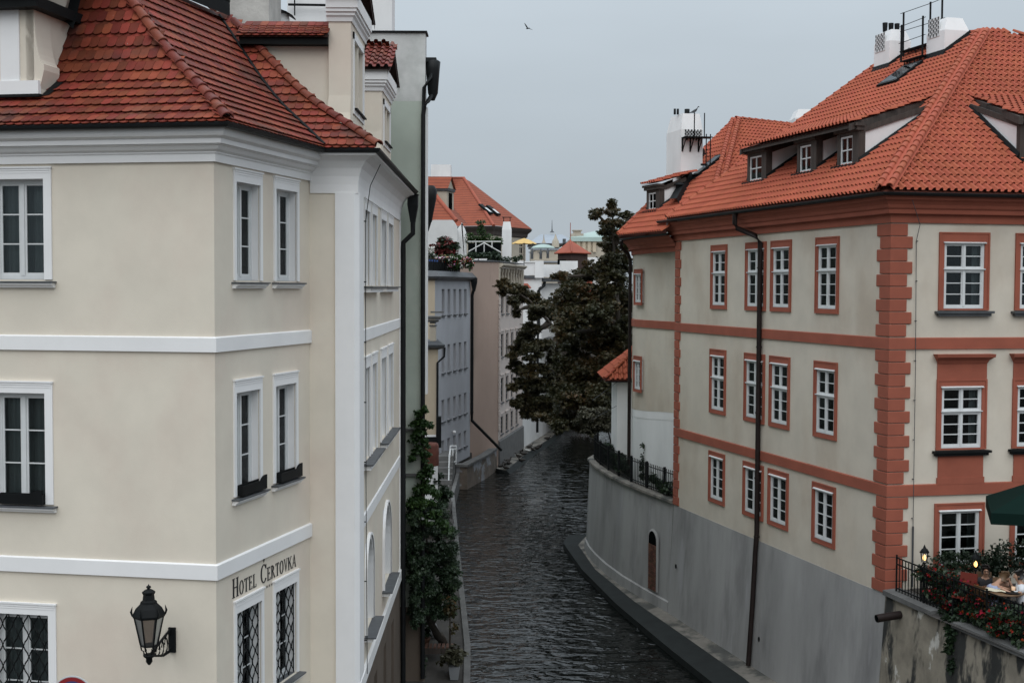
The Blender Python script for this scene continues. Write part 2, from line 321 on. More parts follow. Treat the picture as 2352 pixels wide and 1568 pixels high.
# sloping ledge at the foot of the right-hand walls
RW = [(8.62, 31.6), (7.27, 39.6), (5.62, 45.4), (4.75, 48.0), (3.83, 52.2), (3.47, 56.8), (4.2, 59.5)]
RWE = [(7.7, 31.3), (6.0, 37.9), (5.16, 41.5), (3.93, 47.2), (2.97, 53), (2.4, 58.6), (2.75, 60.6)]
wa = [(8.62, 31.6), (7.62, 37.9), (6.55, 41.9), (5.0, 47.2), (3.83, 52.2), (3.47, 56.8), (4.2, 59.5)]
lg = MB()
for i in range(6):
    a0, a1, b0, b1 = RWE[i], RWE[i + 1], wa[i], wa[i + 1]
    m0 = [(a0[k] * 0.4 + b0[k] * 0.6) for k in (0, 1)]; m1 = [(a1[k] * 0.4 + b1[k] * 0.6) for k in (0, 1)]
    lg.mat(0).quad((*a0, 0.22), (*m0, 0.34), (*m1, 0.34), (*a1, 0.22)); lg.quad((*a0, -0.6), (*a0, 0.22), (*a1, 0.22), (*a1, -0.6))
    lg.mat(1).quad((*m0, 0.34), (b0[0] + 0.5, b0[1] + 0.1, 0.46), (b1[0] + 0.5, b1[1] + 0.1, 0.46), (*m1, 0.34))
structure('canal_ledge', lg, [WETLEDGE, CONCRETE])

# ------------------------------------------------------------------ window builder
UNIT = MB().box(0, 1, 0, 0.006, 0, 1).mesh('pane', GLASS)
def panes(par, M, x0, x1, z0, z1, nx, nz, y, bar=0.022, me=UNIT):
    w = (x1 - x0 - bar * (nx - 1)) / nx; h = (z1 - z0 - bar * (nz - 1)) / nz
    for i in range(nx):
        for j in range(nz):
            inst('pane', me, par, M @ Matrix.Translation((x0 + i * (w + bar), y, z0 + j * (h + bar))) @ Matrix.Diagonal((w, 1, h, 1)))
def bars(mb, x0, x1, z0, z1, nx, nz, y0, y1, bar=0.022):
    w = (x1 - x0 - bar * (nx - 1)) / nx; h = (z1 - z0 - bar * (nz - 1)) / nz
    for i in range(1, nx): mb.box(x0 + i * (w + bar) - bar, x0 + i * (w + bar), y0, y1, z0, z1)
    for j in range(1, nz): mb.box(x0, x1, y0 + 0.003, y1 - 0.003, z0 + j * (h + bar) - bar, z0 + j * (h + bar))
def ring(mb, x0, x1, z0, z1, tx0, tx1, tz0, tz1, y0, y1):    # rectangular frame, outer size then the four member widths
    mb.box(x0, x0 + tx0, y0, y1, z0, z1); mb.box(x1 - tx1, x1, y0, y1, z0, z1)
    if tz0: mb.box(x0 + tx0, x1 - tx1, y0, y1, z0, z0 + tz0)
    if tz1: mb.box(x0 + tx0, x1 - tx1, y0, y1, z1 - tz1, z1)
def drape(mb, x0, x1, z0, z1, y, amp=0.03, per=0.11, seed=0):
    n = max(6, int((x1 - x0) / per * 6)); r = random.Random(seed); ph = r.random() * 6
    xs = [x0 + (x1 - x0) * i / n for i in range(n + 1)]
    ys = [y + amp * math.sin(2 * math.pi * (q - x0) / per + ph) + amp * 0.5 * math.sin(2 * math.pi * (q - x0) / (per * 2.7)) for q in xs]
    return mb.loft([[(a, b, z0) for a, b in zip(xs, ys)], [(a, b, z1) for a, b in zip(xs, ys)]], smooth=True)
def wall(mb, F, u0, u1, z0, z1, holes=(), dep=0.2, M=None):   # wall sheet with openings and their reveals
    us = sorted({u0, u1, *[h[0] for h in holes], *[h[1] for h in holes]}); zs = sorted({z0, z1, *[h[2] for h in holes], *[h[3] for h in holes]})
    us = [u for u in us if u0 <= u <= u1]; zs = [z for z in zs if z0 <= z <= z1]
    g = lambda u, y, z: F.M @ Vector((u, y, z))
    for a, b in zip(us, us[1:]):
        for c, d in zip(zs, zs[1:]):
            if any(h[0] - 1e-6 <= a and b <= h[1] + 1e-6 and h[2] - 1e-6 <= c and d <= h[3] + 1e-6 for h in holes): continue
            mb.quad(g(a, 0, c), g(b, 0, c), g(b, 0, d), g(a, 0, d))
    for h in holes:
        a, b, c, d = h[:4]
        mb.quad(g(a, 0, c), g(a, dep, c), g(a, dep, d), g(a, 0, d)); mb.quad(g(b, dep, c), g(b, 0, c), g(b, 0, d), g(b, dep, d))
        mb.quad(g(a, 0, c), g(b, 0, c), g(b, dep, c), g(a, dep, c)); mb.quad(g(a, dep, d), g(b, dep, d), g(b, 0, d), g(a, 0, d))

def grille_mesh(w, h, name='grille'):
    g = MB(); n = max(3, round(w / 0.21)); p = w / n; rows = max(3, round(h / 0.36)); q = h / rows
    for i in range(n + 1):
        for s in (-1, 1):
            pts = []
            for k in range(rows * 6 + 1):
                z = k * q / 6; x = i * p + s * p * 0.5 * (0.5 - 0.5 * math.cos(2 * math.pi * k / 6)) * 0.98
                if -0.01 <= x <= w + 0.01: pts.append((x, 0.004 * s, z))
            if len(pts) > 3: g.tube(pts, 0.0125, 4, False)
    return g.mesh(name, BLACKM)

def hotel_window(par, F, u0, u1, z0, z1, nx=2, nz=3, side=0.085, head=0.2, sill=True, grille=False, seed=0, reveal=0.19, light=0.0, curtain=CURT, open_in=False):
    w, h = u1 - u0, z1 - z0; M = F.T(u0, z0); b = MB()
    for x0, x1 in ((-side, 0), (w, w + side)): b.box(x0, x1, -0.03, 0.02, 0, h + head)
    b.box(0, w, -0.03, 0.02, h, h + head)
    for k, zz in enumerate((0.045, 0.085)): b.box(-side + 0.02, w + side - 0.02, -0.036 - 0.006 * (1 - k), -0.02, h + head - zz + 0.006, h + head - zz + 0.026)
    b.box(-side - 0.012, w + side + 0.012, -0.052, 0.02, h + head, h + head + 0.028)
    b.box(-0.001, 0.012, 0.02, reveal, 0, h); b.box(w - 0.012, w + 0.001, 0.02, reveal, 0, h); b.box(0.012, w - 0.012, 0.02, reveal, h - 0.012, h + 0.001)
    win = b.build('window', WHITE, par, M)
    f = MB(); y0, y1 = reveal - 0.06, reveal; fr = 0.05
    ring(f, 0.012, w - 0.012, 0.0, h - 0.012, fr, fr, fr + 0.02, fr, y0, y1)
    cx = w / 2; f.box(cx - 0.035, cx + 0.035, y0 - 0.01, y1, fr + 0.02, h - 0.012 - fr)
    hx = []
    for a, c in ((fr + 0.012, cx - 0.035), (cx + 0.035, w - fr - 0.012)):
        ring(f, a, c, fr + 0.02, h - 0.012 - fr, 0.035, 0.035, 0.045, 0.035, y0 + 0.01, y1 - 0.01)
        gx0, gx1, gz0, gz1 = a + 0.035, c - 0.035, fr + 0.065, h - 0.047 - fr
        bars(f, gx0, gx1, gz0, gz1, nx // 2, nz, y0 + 0.015, y1 - 0.012); hx.append((gx0, gx1, gz0, gz1))
    f.build('window_frame', FRAMEW, win, M)
    for a, c, d, e in hx: panes(win, M, a, c, d, e, nx // 2, nz, y1 - 0.03)
    r = MB().box(-0.05, w + 0.05, reveal + 0.55, reveal + 0.6, -0.05, h + 0.05); r.box(-0.05, -0.03, reveal, reveal + 0.55, -0.05, h + 0.05); r.box(w + 0.03, w + 0.05, reveal, reveal + 0.55, -0.05, h + 0.05)
    r.box(-0.03, w + 0.03, reveal, reveal + 0.55, -0.05, -0.03); r.box(-0.03, w + 0.03, reveal, reveal + 0.55, h + 0.03, h + 0.05); r.build('room_back', ROOM, win, M)
    if curtain:
        c = MB()
        if light < 0.5:
            drape(c, 0.02, w * 0.40, 0.02, h, reveal + 0.10, seed=seed); drape(c, w * 0.62, w - 0.02, 0.02, h, reveal + 0.10, seed=seed + 1)
            drape(c, w * 0.38, w * 0.64, 0.02, h, reveal + 0.2, 0.015, seed=seed + 2)
        else: drape(c, 0.02, w - 0.02, 0.02, h, reveal + 0.08, 0.02, 0.14, seed)
        c.build('curtain', curtain, win, M)
    if sill:
        MB().box(-side - 0.07, w + side + 0.07, -0.14, 0.02, -0.055, -0.028).box(0.012, w - 0.012, 0.02, reveal - 0.055, -0.03, 0.004).build('sill', SILLM, win, M)
        sm = MB(); sm.loft([[(x, -0.115, -0.056), (x, -0.115, -0.085), (x, -0.075, -0.105), (x, -0.06, -0.135), (x, 0.01, -0.135), (x, 0.01, -0.056)] for x in (-side - 0.045, w + side + 0.045)], True)
        sm.build('sill_moulding', WHITE, win, M)
    if grille: put(bpy.data.objects.new('grille', grille_mesh(w - 0.03, h - 0.02)), win, M @ Matrix.Translation((0.015, 0.045, 0.01)))
    return win

# ------------------------------------------------------------------ the cream hotel on the left
A, B, C, E_ = (-4.83, 20.7), (-3.88, 24.42), (-2.97, 24.4), (-3.05, 34.6)
LW = (A[0] - 0.985 * 6, A[1] + 0.17 * 6)
BACKL, BACKR = (-13.5, 34.8), (-3.05, 34.8)
H = thing('hotel_building', 'cream hotel on the left with white bands, beaver tail tiled roof and black lettering', 'building', (-8, 28, 0.9))
F1, F2, FB, F3 = Fac(LW, A), Fac(A, B), Fac(B, C), Fac(C, E_)
uz1 = lambda x, y: F1.uz(x, y); 
def op(F, xl, xr, yt, yb, yref=None):       # opening: left/right columns, top and bottom at the left edge
    u0, z1 = F.uz(xl, yt); _, z0 = F.uz(xl, yb); u1, _ = F.uz(xr, yt); return u0, u1, z0, z1
# front face: one window column at the picture's left edge, 0.9 m half width about the mullion
h1 = []
for xm, xr, yt, yb in ((41, 100.7, 411, 642), (44.9, 103.8, 903, 1157), (50, 112, 1412, 1660)):
    um, _ = F1.uz(xm, yt); ur, z1 = F1.uz(xr, yt); _, z0 = F1.uz(xr, yb); h1.append((2 * um - ur, ur, z0, z1))
h2 = [op(F2, 540, 595.2, 417, 644), op(F2, 631.6, 680.3, 434, 645.6), op(F2, 540.4, 595.2, 902.3, 1140), op(F2, 630.6, 678, 887.5, 1106),
      op(F2, 541.4, 599, 1408.5, 1640), op(F2, 630.6, 679.8, 1357, 1572)]
for i in (1, 3, 5): h2[i] = (h2[i][0], h2[i][1], h2[i - 1][2], h2[i - 1][3])
# canal face: two bays of paired windows on each floor, arched below
h3 = []
for z0, z1 in ((12.03, 13.55), (8.45, 10.35)):
    for a in (1.25, 2.72, 4.75, 6.6): h3.append((a, a + (1.0 if a < 4 else 1.25), z0, z1))
walls = MB()
wall(walls, F1, 0, F1.L, 0.8, 14.45, h1); wall(walls, F2, 0, F2.L, 0.8, 14.45, h2); wall(walls, FB, 0, FB.L, 0.8, 14.45)
arch = [(1.45, 2.75), (5.3, 7.0)]
wall(walls, F3, 0, F3.L, 4.15, 14.3, h3 + [(a, b, 4.9, 6.75) for a, b in arch], 0.3)
G = Fac(E_, BACKL); wall(walls, G, 0, G.L, 0.8, 14.5); G2 = Fac(BACKL, LW); wall(walls, G2, 0, G2.L, 0.8, 14.5)
walls_o = world(walls, 'wall', CREAM, H)
lowb = MB(); hb = [(1.2, 1.75, 1.6, 3.5), (3.1, 3.75, 1.6, 3.5), (5.3, 6.0, 1.6, 3.5), (7.4, 8.1, 1.6, 3.5)]
FL = Fac((C[0] + 0.015, C[1]), (E_[0] + 0.015, E_[1])); wall(lowb, FL, 0, FL.L, 0.8, 4.03, hb, 0.25)
for a, b, c, d in hb: lowb.quad(*[FL.M @ Vector(q) for q in ((a, 0.24, c), (b, 0.24, c), (b, 0.24, d), (a, 0.24, d))])
world(lowb, 'lower_wall', BROWNW, H)
# string courses, cornice, corner pilaster
PT = [LW, A, B]
def band(path, z0, z1, d=0.045): return MB().sweep(path, [(-0.02, z0), (d, z0), (d, z1 - 0.02), (0, z1), (-0.02, z1)])
for z0, z1 in ((10.93, 11.18), (7.2, 7.46)):
    world(band(PT, z0, z1), 'string_course', WHITE, H)
    world(band([F3.at(0.82), F3.at(F3.L - 0.12)], z0 - 0.02, z1 - 0.02, 0.03), 'string_course', WHITE, H)
world(band([F3.at(0.0), F3.at(F3.L)], 4.03, 4.33, 0.06), 'string_course', WHITE, H)
pf = [(-0.05, 14.01), (0.05, 14.01), (0.055, 14.13), (0.075, 14.15), (0.075, 14.17), (0.13, 14.20), (0.17, 14.255), (0.20, 14.27), (0.20, 14.285), (0.235, 14.285), (0.235, 14.36), (0.26, 14.375), (0.31, 14.40), (0.33, 14.44), (0.34, 14.52), (-0.05, 14.52)]
world(MB().sweep([LW, A, V2(B) - F2.u * 0.004], pf), 'cornice', WHITE, H)
cov = [(-0.02, 13.78), (0.025, 13.78), (0.03, 13.95), (0.05, 14.10), (0.10, 14.25), (0.19, 14.38), (0.30, 14.45), (0.40, 14.47), (0.40, 14.52), (-0.02, 14.52)]
world(MB().sweep([FB.at(0.02), C, E_], cov), 'cornice', WHITE, H)
pil = MB(); k = 0.22          # white corner strip, rounded at the canal corner
pts = [FB.at(0.50), V2(C) - FB.u * 0.06, V2(C) + F3.u * 0.06, F3.at(0.82)]
pil.sweep(pts, [(-0.05, 4.3), (0.045, 4.3), (0.045, 13.79), (-0.05, 13.79)]); world(pil, 'corner_pilaster', WHITE, H)
world(MB().sweep([F3.at(F3.L - 0.16), F3.at(F3.L + 0.03)], [(0.0, 4.3), (0.03, 4.3), (0.03, 13.79), (0.0, 13.79)]), 'corner_pilaster', WHITE, H)
# windows
for i, (a, b, c, d) in enumerate(h1): hotel_window(H, F1, a, b, c, d, side=0.14, head=0.175, grille=(i == 2), seed=i, curtain=CURT)
for i, (a, b, c, d) in enumerate(h2): hotel_window(H, F2, a, b, c, d, grille=(i > 3), seed=10 + i, light=1 if i in (0, 1, 2) else 0, curtain=CURTL if i < 3 else CURT, reveal=0.2)
for i, (a, b, c, d) in enumerate(h3): hotel_window(H, F3, a, b, c, d, side=0.09, head=0.22, sill=False, seed=30 + i)
for (a, b), zs in [((1.25, 3.72), 12.03), ((4.75, 7.85), 12.03), ((1.25, 3.72), 8.45), ((4.75, 7.85), 8.45)]:
    M = F3.T(a, zs); MB().box(-0.15, b - a + 0.15, -0.2, 0.25, -0.05, -0.02).build('sill', SILLM, H, M)
    MB().box(-0.1, b - a + 0.1, -0.15, 0.0, -0.14, -0.052).build('sill_moulding', WHITE, H, M)
for a, b in arch:             # arched windows low on the canal side
    w = b - a; M = F3.T(a, 4.9); o = MB(); n = 14
    def arc(r0, hh): return [(w / 2 - (w / 2 + r0) * math.cos(math.pi * i / n), hh + (w / 2 + r0) * math.sin(math.pi * i / n)) for i in range(n + 1)]
    hh = 1.85 - w / 2
    for r0, r1, yo in ((-0.005, 0.07, -0.03), (0.07, 0.12, -0.06)):
        ia = [(-r0, 0)] + arc(r0, hh) + [(w + r0, 0)]; ob = [(-r1, 0)] + arc(r1, hh) + [(w + r1, 0)]
        o.loft([[(p[0], yo, p[1]) for p in ia], [(p[0], yo, p[1]) for p in ob], [(p[0], 0.01, p[1]) for p in ob]])
    ia = [(0, 0)] + arc(-0.005, hh) + [(w, 0)]
    o.loft([[(p[0], -0.03, p[1]) for p in ia], [(p[0], 0.26, p[1]) for p in ia]])
    sp = arc(-0.005, hh)       # spandrels closing the square opening above the arch
    for i in range(n):
        o.quad((sp[i][0], 0.0, sp[i][1]), (sp[i + 1][0], 0.0, sp[i + 1][1]), (sp[i + 1][0], 0.0, 1.86), (sp[i][0], 0.0, 1.86))
    win = o.build('window', WHITE, H, M)
    fr = MB(); fr.box(0, 0.06, 0.2, 0.26, 0, hh + 0.1); fr.box(w - 0.06, w, 0.2, 0.26, 0, hh + 0.1); fr.box(w / 2 - 0.03, w / 2 + 0.03, 0.2, 0.26, 0, hh + w / 2)
    for zz in (0, 0.5, 1.0): fr.box(0.06, w / 2 - 0.03, 0.21, 0.25, zz, zz + 0.04); fr.box(w / 2 + 0.03, w - 0.06, 0.21, 0.25, zz, zz + 0.04)
    fr.build('window_frame', FRAMEW, win, M); panes(win, M, 0.06, w - 0.06, 0.0, 1.85, 2, 3, 0.23)
    MB().box(-0.1, w + 0.1, 0.5, 0.55, -0.1, 1.95).build('room_back', ROOM, win, M)
    MB().box(-0.2, w + 0.25, -0.24, 0.2, -0.05, -0.02).build('sill', SILLM, win, M)
    MB().box(-0.14, w + 0.18, -0.17, 0.0, -0.13, -0.052).build('sill_moulding', WHITE, win, M)

# lettering on the side face (upright serif capitals built from strokes)
def serif_letters():
    g = MB(); TH, TN = 0.155, 0.055                           # thick and thin strokes for a cap height of 1
    D = -0.008
    def R(x0, x1, z0, z1): g.box(x0, x1, D, 0.002, z0, z1)
    def stem(x, t=TH, h=1.0, sf=0.09):
        R(x, x + t, 0.028, h - 0.028); R(x - sf, x + t + sf, 0, 0.03); R(x - sf, x + t + sf, h - 0.03, h)
    def poly(pts): g.add([(p[0], D, p[1]) for p in pts], [tuple(range(len(pts)))]); g.loft([[(p[0], D, p[1]) for p in pts], [(p[0], 0.002, p[1]) for p in pts]], False)
    def bowl(cx, cz, rx, rz, a0, a1, tk=TH, tn=TN, n=22):
        i, o_ = [], []
        for k in range(n + 1):
            t = a0 + (a1 - a0) * k / n; o_.append((cx + rx * math.cos(t), cz + rz * math.sin(t)))
            i.append((cx + (rx - tk) * math.cos(t), cz + (rz - tn) * math.sin(t)))
        for k in range(n): poly([o_[k], o_[k + 1], i[k + 1], i[k]])
    def H_(): stem(0.1); stem(0.62); R(0.25, 0.63, 0.49, 0.54); return 0.88
    def O_(): bowl(0.42, 0.5, 0.40, 0.52, 0, 2 * math.pi, n=30); return 0.85
    def T_(): R(0.30, 0.30 + TH, 0.028, 0.96); R(0.2, 0.56, 0, 0.03); R(0.02, 0.74, 0.95, 1.0); R(0.02, 0.05, 0.80, 0.96); R(0.71, 0.74, 0.80, 0.96); return 0.77
    def E_l(): stem(0.1); R(0.1, 0.62, 0.95, 1.0); R(0.1, 0.66, 0, 0.05); R(0.2, 0.5, 0.49, 0.54); R(0.59, 0.62, 0.80, 0.97); R(0.63, 0.66, 0.0, 0.2); R(0.48, 0.51, 0.42, 0.61); return 0.72
    def L_(): stem(0.1); R(0.1, 0.64, 0, 0.05); R(0.61, 0.64, 0, 0.22); return 0.70
    def C_(): bowl(0.47, 0.5, 0.45, 0.52, 0.62, 2 * math.pi - 0.62); R(0.80, 0.83, 0.70, 0.97); return 0.90
    def R_(): stem(0.1); bowl(0.24, 0.745, 0.36, 0.255, -math.pi / 2, math.pi / 2, n=14); poly([(0.30, 0.50), (0.44, 0.50), (0.84, 0.0), (0.66, 0.0)]); R(0.64, 0.90, 0, 0.03); return 0.86
    def V_(): poly([(0.05, 1), (0.21, 1), (0.47, 0.0), (0.39, 0.0)]); poly([(0.66, 1), (0.72, 1), (0.45, 0.0), (0.41, 0.06)]); R(-0.02, 0.28, 0.97, 1.0); R(0.58, 0.80, 0.97, 1.0); return 0.78
    def K_(): stem(0.1); poly([(0.24, 0.46), (0.70, 1.0), (0.77, 1.0), (0.30, 0.44)]); poly([(0.36, 0.56), (0.46, 0.64), (0.86, 0.0), (0.68, 0.0)]); R(0.64, 0.92, 0, 0.03); R(0.60, 0.84, 0.97, 1.0); return 0.88
    def A_(): poly([(0.38, 1.02), (0.46, 1.02), (0.80, 0.0), (0.63, 0.0)]); poly([(0.38, 1.02), (0.42, 0.92), (0.10, 0.0), (0.05, 0.0)]); R(0.2, 0.66, 0.33, 0.38); R(-0.03, 0.22, 0, 0.03); R(0.56, 0.88, 0, 0.03); return 0.84
    def Cc(): w = C_(); poly([(0.30, 1.36), (0.36, 1.36), (0.50, 1.20), (0.46, 1.12)]); poly([(0.64, 1.36), (0.58, 1.36), (0.44, 1.20), (0.48, 1.12)]); return w
    fn = dict(H=H_, O=O_, T=T_, E=E_l, L=L_, C=Cc, R=R_, V=V_, K=K_, A=A_)
    x = 0.0; CAP, SM = 0.325, 0.235; marks = []
    for wd_ in ('HOTEL', 'CERTOVKA'):
        for k, ch in enumerate(wd_):
            n0 = len(g.v); w = fn[ch](); sc = CAP if k == 0 else SM
            for q in range(n0, len(g.v)): v = g.v[q]; g.v[q] = (x + v[0] * sc * 0.92, v[1], v[2] * sc)
            x += w * sc * 0.92 + 0.022; marks.append((ch, n0, len(g.v)))
        x += 0.16
    return g, x, marks
g, wtxt, marks = serif_letters()
ul, zl = F2.uz(533, 1375); ur, zr = F2.uz(687.5, 1294.4); k = (ur - ul) / wtxt
g.v = [(v[0] * k, v[1], v[2]) for v in g.v]
for ch, n0, n1 in marks:
    l_ = MB(); l_.v = g.v[n0:n1]; l_.f = [[i - n0 for i in f] for f in g.f if n0 <= f[0] < n1]; l_.m = [0] * len(l_.f); l_.sm = [False] * len(l_.f)
    l_.build('letter', INK, H, F2.T(ul, (zl + zr) / 2, 0.002))
us, zs = F2.uz(615, 1345)
for i in range(4):
    p = [((0.035 if j % 2 == 0 else 0.014) * math.sin(j * math.pi / 5), (0.035 if j % 2 == 0 else 0.014) * math.cos(j * math.pi / 5)) for j in range(10)]
    MB().add([(i * 0.10 + q[0], -0.008, q[1]) for q in p], [tuple(range(10))[::-1]]).build('star', INK, H, F2.T(us - 0.15, zs, 0.002))

# gutter, hopper and downpipe
def gutter(path, z, r=0.07, out=0.4):
    prof = [(out + r * math.cos(t), z + r * math.sin(t)) for t in [math.pi + math.pi * i / 6 for i in range(7)]]
    prof = [(out - r - 0.05, z + 0.03)] + prof + [(out + r - 0.012, z + 0.01), (out + r - 0.02, z - 0.01)] + [(out + (r - 0.015) * math.cos(t), z + (r - 0.015) * math.sin(t)) for t in [2 * math.pi - math.pi * i / 6 for i in range(1, 6)]]
    return MB().sweep(path, prof, False)
world(gutter([LW, A, B, C, E_], 14.58, 0.075, 0.42), 'gutter', GUTTER, H)
pe = F3.at(F3.L - 0.05, 0, 0.36)
hp = MB(); hp.lathe([(0.10, 13.75), (0.12, 13.85), (0.20, 14.2), (0.20, 14.45), (0.22, 14.5)], 4, (pe.x, pe.y, 0), False, math.pi / 4)
world(hp, 'hopper', GUTTER, H)
q = F3.at(F3.L - 0.05, 0, 0.1)
world(MB().tube([(pe.x, pe.y, 13.8), (pe.x, pe.y, 13.45), (q.x, q.y, 13.2), (q.x, q.y, 12.8), (q.x, q.y, 6), (q.x, q.y, 0.9)], 0.068, 10), 'downpipe', GUTTER, H)
cb = MB(); pa = [F3.at(0.95, 14.42, 0.36), F3.at(0.95, 14.0, 0.16), F3.at(0.98, 13.3, 0.06), F3.at(1.0, 11, 0.06), F3.at(1.04, 8, 0.06), F3.at(1.06, 4.2, 0.08)]
cb.tube(pa, 0.008, 5)
for z in (13.3, 12.1, 10.9, 9.7, 8.5, 7.3, 6.1, 4.9): cb.tube([F3.at(0.99, z, 0.0), F3.at(0.99, z, 0.075)], 0.012, 5)
world(cb, 'lightning_cable', BLACKM, H)
# ------------------------------------------------------------------ tiled roof slopes
class Prof:                                  # roof section: run (inwards) against rise
    def __init__(s, pts):
        P = [Vector(p) for p in pts]
        for _ in range(2):
            if len(P) > 2: P = [P[0]] + [q for a, b in zip(P, P[1:]) for q in (a * 0.75 + b * 0.25, a * 0.25 + b * 0.75)] + [P[-1]]
        s.p = P; s.l = [0]
        for a, b in zip(P, P[1:]): s.l.append(s.l[-1] + (b - a).length)
        s.L = s.l[-1]
    def at(s, r):
        return float(np.interp(r, s.l, [q.x for q in s.p])), float(np.interp(r, s.l, [q.y for q in s.p]))
    def rise(s, run): return float(np.interp(run, [q.x for q in s.p], [q.y for q in s.p]))
    def run(s, h): return float(np.interp(h, [q.y for q in s.p], [q.x for q in s.p]))
    def tan(s, r):
        a, b = s.at(max(r - 0.08, 0)), s.at(min(r + 0.08, s.L)); v = Vector((b[0] - a[0], b[1] - a[1])); return v.normalized()
def slope_mats(P0, e, n, prof, inside, w, c, s0, s1, layers=((0.0, 0.0, 0.0),), jit=0.004, r0=0.0, lift=0.0):
    """matrices for tiles: x along the eave e, y up the slope, z outwards"""
    e, n, P0 = Vector(e), Vector(n), Vector(P0); res = []
    for i in range(int((prof.L - r0) / c) + 1):
        r = r0 + i * c; run, h = prof.at(r); t2 = prof.tan(min(r + c * 0.5, prof.L)); t = n * t2.x + Vector((0, 0, t2.y)); nn = t.cross(e) * -1
        if nn.z < 0: nn = -nn
        for dx, dr, dz in layers:
            j0, j1 = int(math.floor(s0 / w)), int(math.ceil(s1 / w))
            for j in range(j0, j1):
                s = j * w + dx * w; rm = prof.at(min(r + c * 0.5, prof.L))[0]
                if not inside(s + w / 2, rm): continue
                o = P0 + e * s + n * run + Vector((0, 0, h)) + t * (dr + random.uniform(-jit, jit)) + nn * (dz + lift)
                res.append(Matrix(((e.x, t.x, nn.x, o.x), (e.y, t.y, nn.y, o.y), (e.z, t.z, nn.z, o.z), (0, 0, 0, 1))))
    return res
def seen_size(M):
    p = M.translation - EYE; d = p.length; z = p.dot(FW); x = p.dot(RT) / z * FP + 1176; y = 784 - p.dot(UP) / z * FP
    if not (-30 < x < 2380 and -30 < y < 1598): return 0.0
    nn = Vector((M[0][2], M[1][2], M[2][2])); f = -nn.dot(p) / d
    return max(f, 0.0) / d / d
def mass(name, me, mats, par, M=None):       # many copies of one small mesh joined into one
    if not mats: return None
    nv = len(me.vertices); co = np.empty(nv * 3); me.vertices.foreach_get('co', co); co = np.c_[co.reshape(-1, 3), np.ones(nv)]
    base = W[par.name].translation; A_ = np.array([[list(r) for r in m] for m in mats]); v = np.einsum('kij,vj->kvi', A_, co)[:, :, :3].reshape(-1, 3) - np.array(base)
    ls = np.empty(len(me.polygons), int); me.polygons.foreach_get('loop_start', ls); lt = np.empty(len(me.polygons), int); me.polygons.foreach_get('loop_total', lt)
    vi = np.empty(len(me.loops), int); me.loops.foreach_get('vertex_index', vi); k = len(mats)
    sm = np.empty(len(me.polygons), bool); me.polygons.foreach_get('use_smooth', sm)
    m2 = bpy.data.meshes.new(name); m2.vertices.add(len(v)); m2.vertices.foreach_set('co', v.ravel())
    m2.loops.add(len(vi) * k); m2.loops.foreach_set('vertex_index', (vi[None, :] + (np.arange(k) * nv)[:, None]).ravel())
    m2.polygons.add(len(ls) * k); m2.polygons.foreach_set('loop_start', (ls[None, :] + (np.arange(k) * len(vi))[:, None]).ravel())
    m2.polygons.foreach_set('loop_total', np.tile(lt, k)); m2.polygons.foreach_set('use_smooth', np.tile(sm, k))
    m2.materials.append(me.materials[0]); m2.update(calc_edges=True); m2.validate()
    return put(bpy.data.objects.new(name, m2), par, Matrix.Translation(base))
def lay_tiles(par, me, mats, limit, name='roof_tile'):
    mats = sorted(mats, key=seen_size, reverse=True)
    for m in mats[:limit]: inst(name, me, par, m)
    o = mass('roof_tiles', me, mats[limit:], par)
    if o: tag(o, kind='stuff')
def ridge_run(par, pts, me, step, name='ridge_tile', lift=0.0, side=0.0):   # barrel tiles laid upwards along a hip or ridge
    P = [Vector(p) for p in pts]; L = [0]
    for a, b in zip(P, P[1:]): L.append(L[-1] + (b - a).length)
    f = lambda d: Vector([float(np.interp(d, L, [q[k] for q in P])) for k in range(3)])
    n = int(L[-1] / step)
    for i in range(n):
        a, b = f(i * step), f((i + 1) * step); t = (b - a).normalized(); x = t.cross(Vector((0, 0, 1))).normalized(); z = x.cross(t)
        o = a + z * lift + x * side
        inst(name, me, par, Matrix(((x.x, t.x, z.x, o.x), (x.y, t.y, z.y, o.y), (x.z, t.z, z.z, o.z), (0, 0, 0, 1))))
def deck(P0, e, n, prof, smin, smax, drop=0.03, rows=24, mb=None):
    mb = mb or MB(); e, n, P0 = Vector(e), Vector(n), Vector(P0); ra, rb = [], []
    for i in range(rows + 1):
        run, h = prof.at(prof.L * i / rows); a, b = smin(run), smax(run)
        if b < a: a = b = (a + b) / 2
        q = P0 + n * run + Vector((0, 0, h - drop)); ra.append(q + e * a); rb.append(q + e * b)
    return mb.loft([ra, rb])
def bt_mesh():                                # beaver tail: flat tile with a rounded lower edge
    w, L, t = 0.159, 0.36, 0.013; n = 7; out_ = [(0, L), (0, 0.055)] + [(w / 2 - w / 2 * math.cos(math.pi * i / n), 0.055 - 0.055 * math.sin(math.pi * i / n)) for i in range(1, n)] + [(w, 0.055), (w, L)]
    z = lambda y: 0.048 * (1 - y / L); m = MB()
    m.loft([[(x, y, z(y)) for x, y in out_], [(x, y, z(y) - t) for x, y in out_]], True, False)
    m.add([(x, y, z(y)) for x, y in out_], [tuple(range(len(out_)))]); return m.mesh('roof_tile', BEAVER)
def pan_mesh(m_):                             # interlocking tile: shallow pan and a barrel roll
    w, L = 0.197, 0.41; pr = [(0.0, 0.012), (0.012, 0.004), (0.075, 0.004), (0.085, 0.015)]
    pr += [(0.140 - 0.055 * math.cos(math.pi * i / 6), 0.014 + 0.068 * math.sin(math.pi * i / 6)) for i in range(7)]
    m = MB(); lo = [(x, 0, z + 0.05) for x, z in pr]; hi = [(x, L, z) for x, z in pr]
    m.loft([lo, hi], False, False, True); m.loft([[(x, 0.0, z + 0.038) for x, z in pr], [(x, 0.0, z + 0.05) for x, z in pr]], False, False)
    return m.mesh('roof_tile', m_)
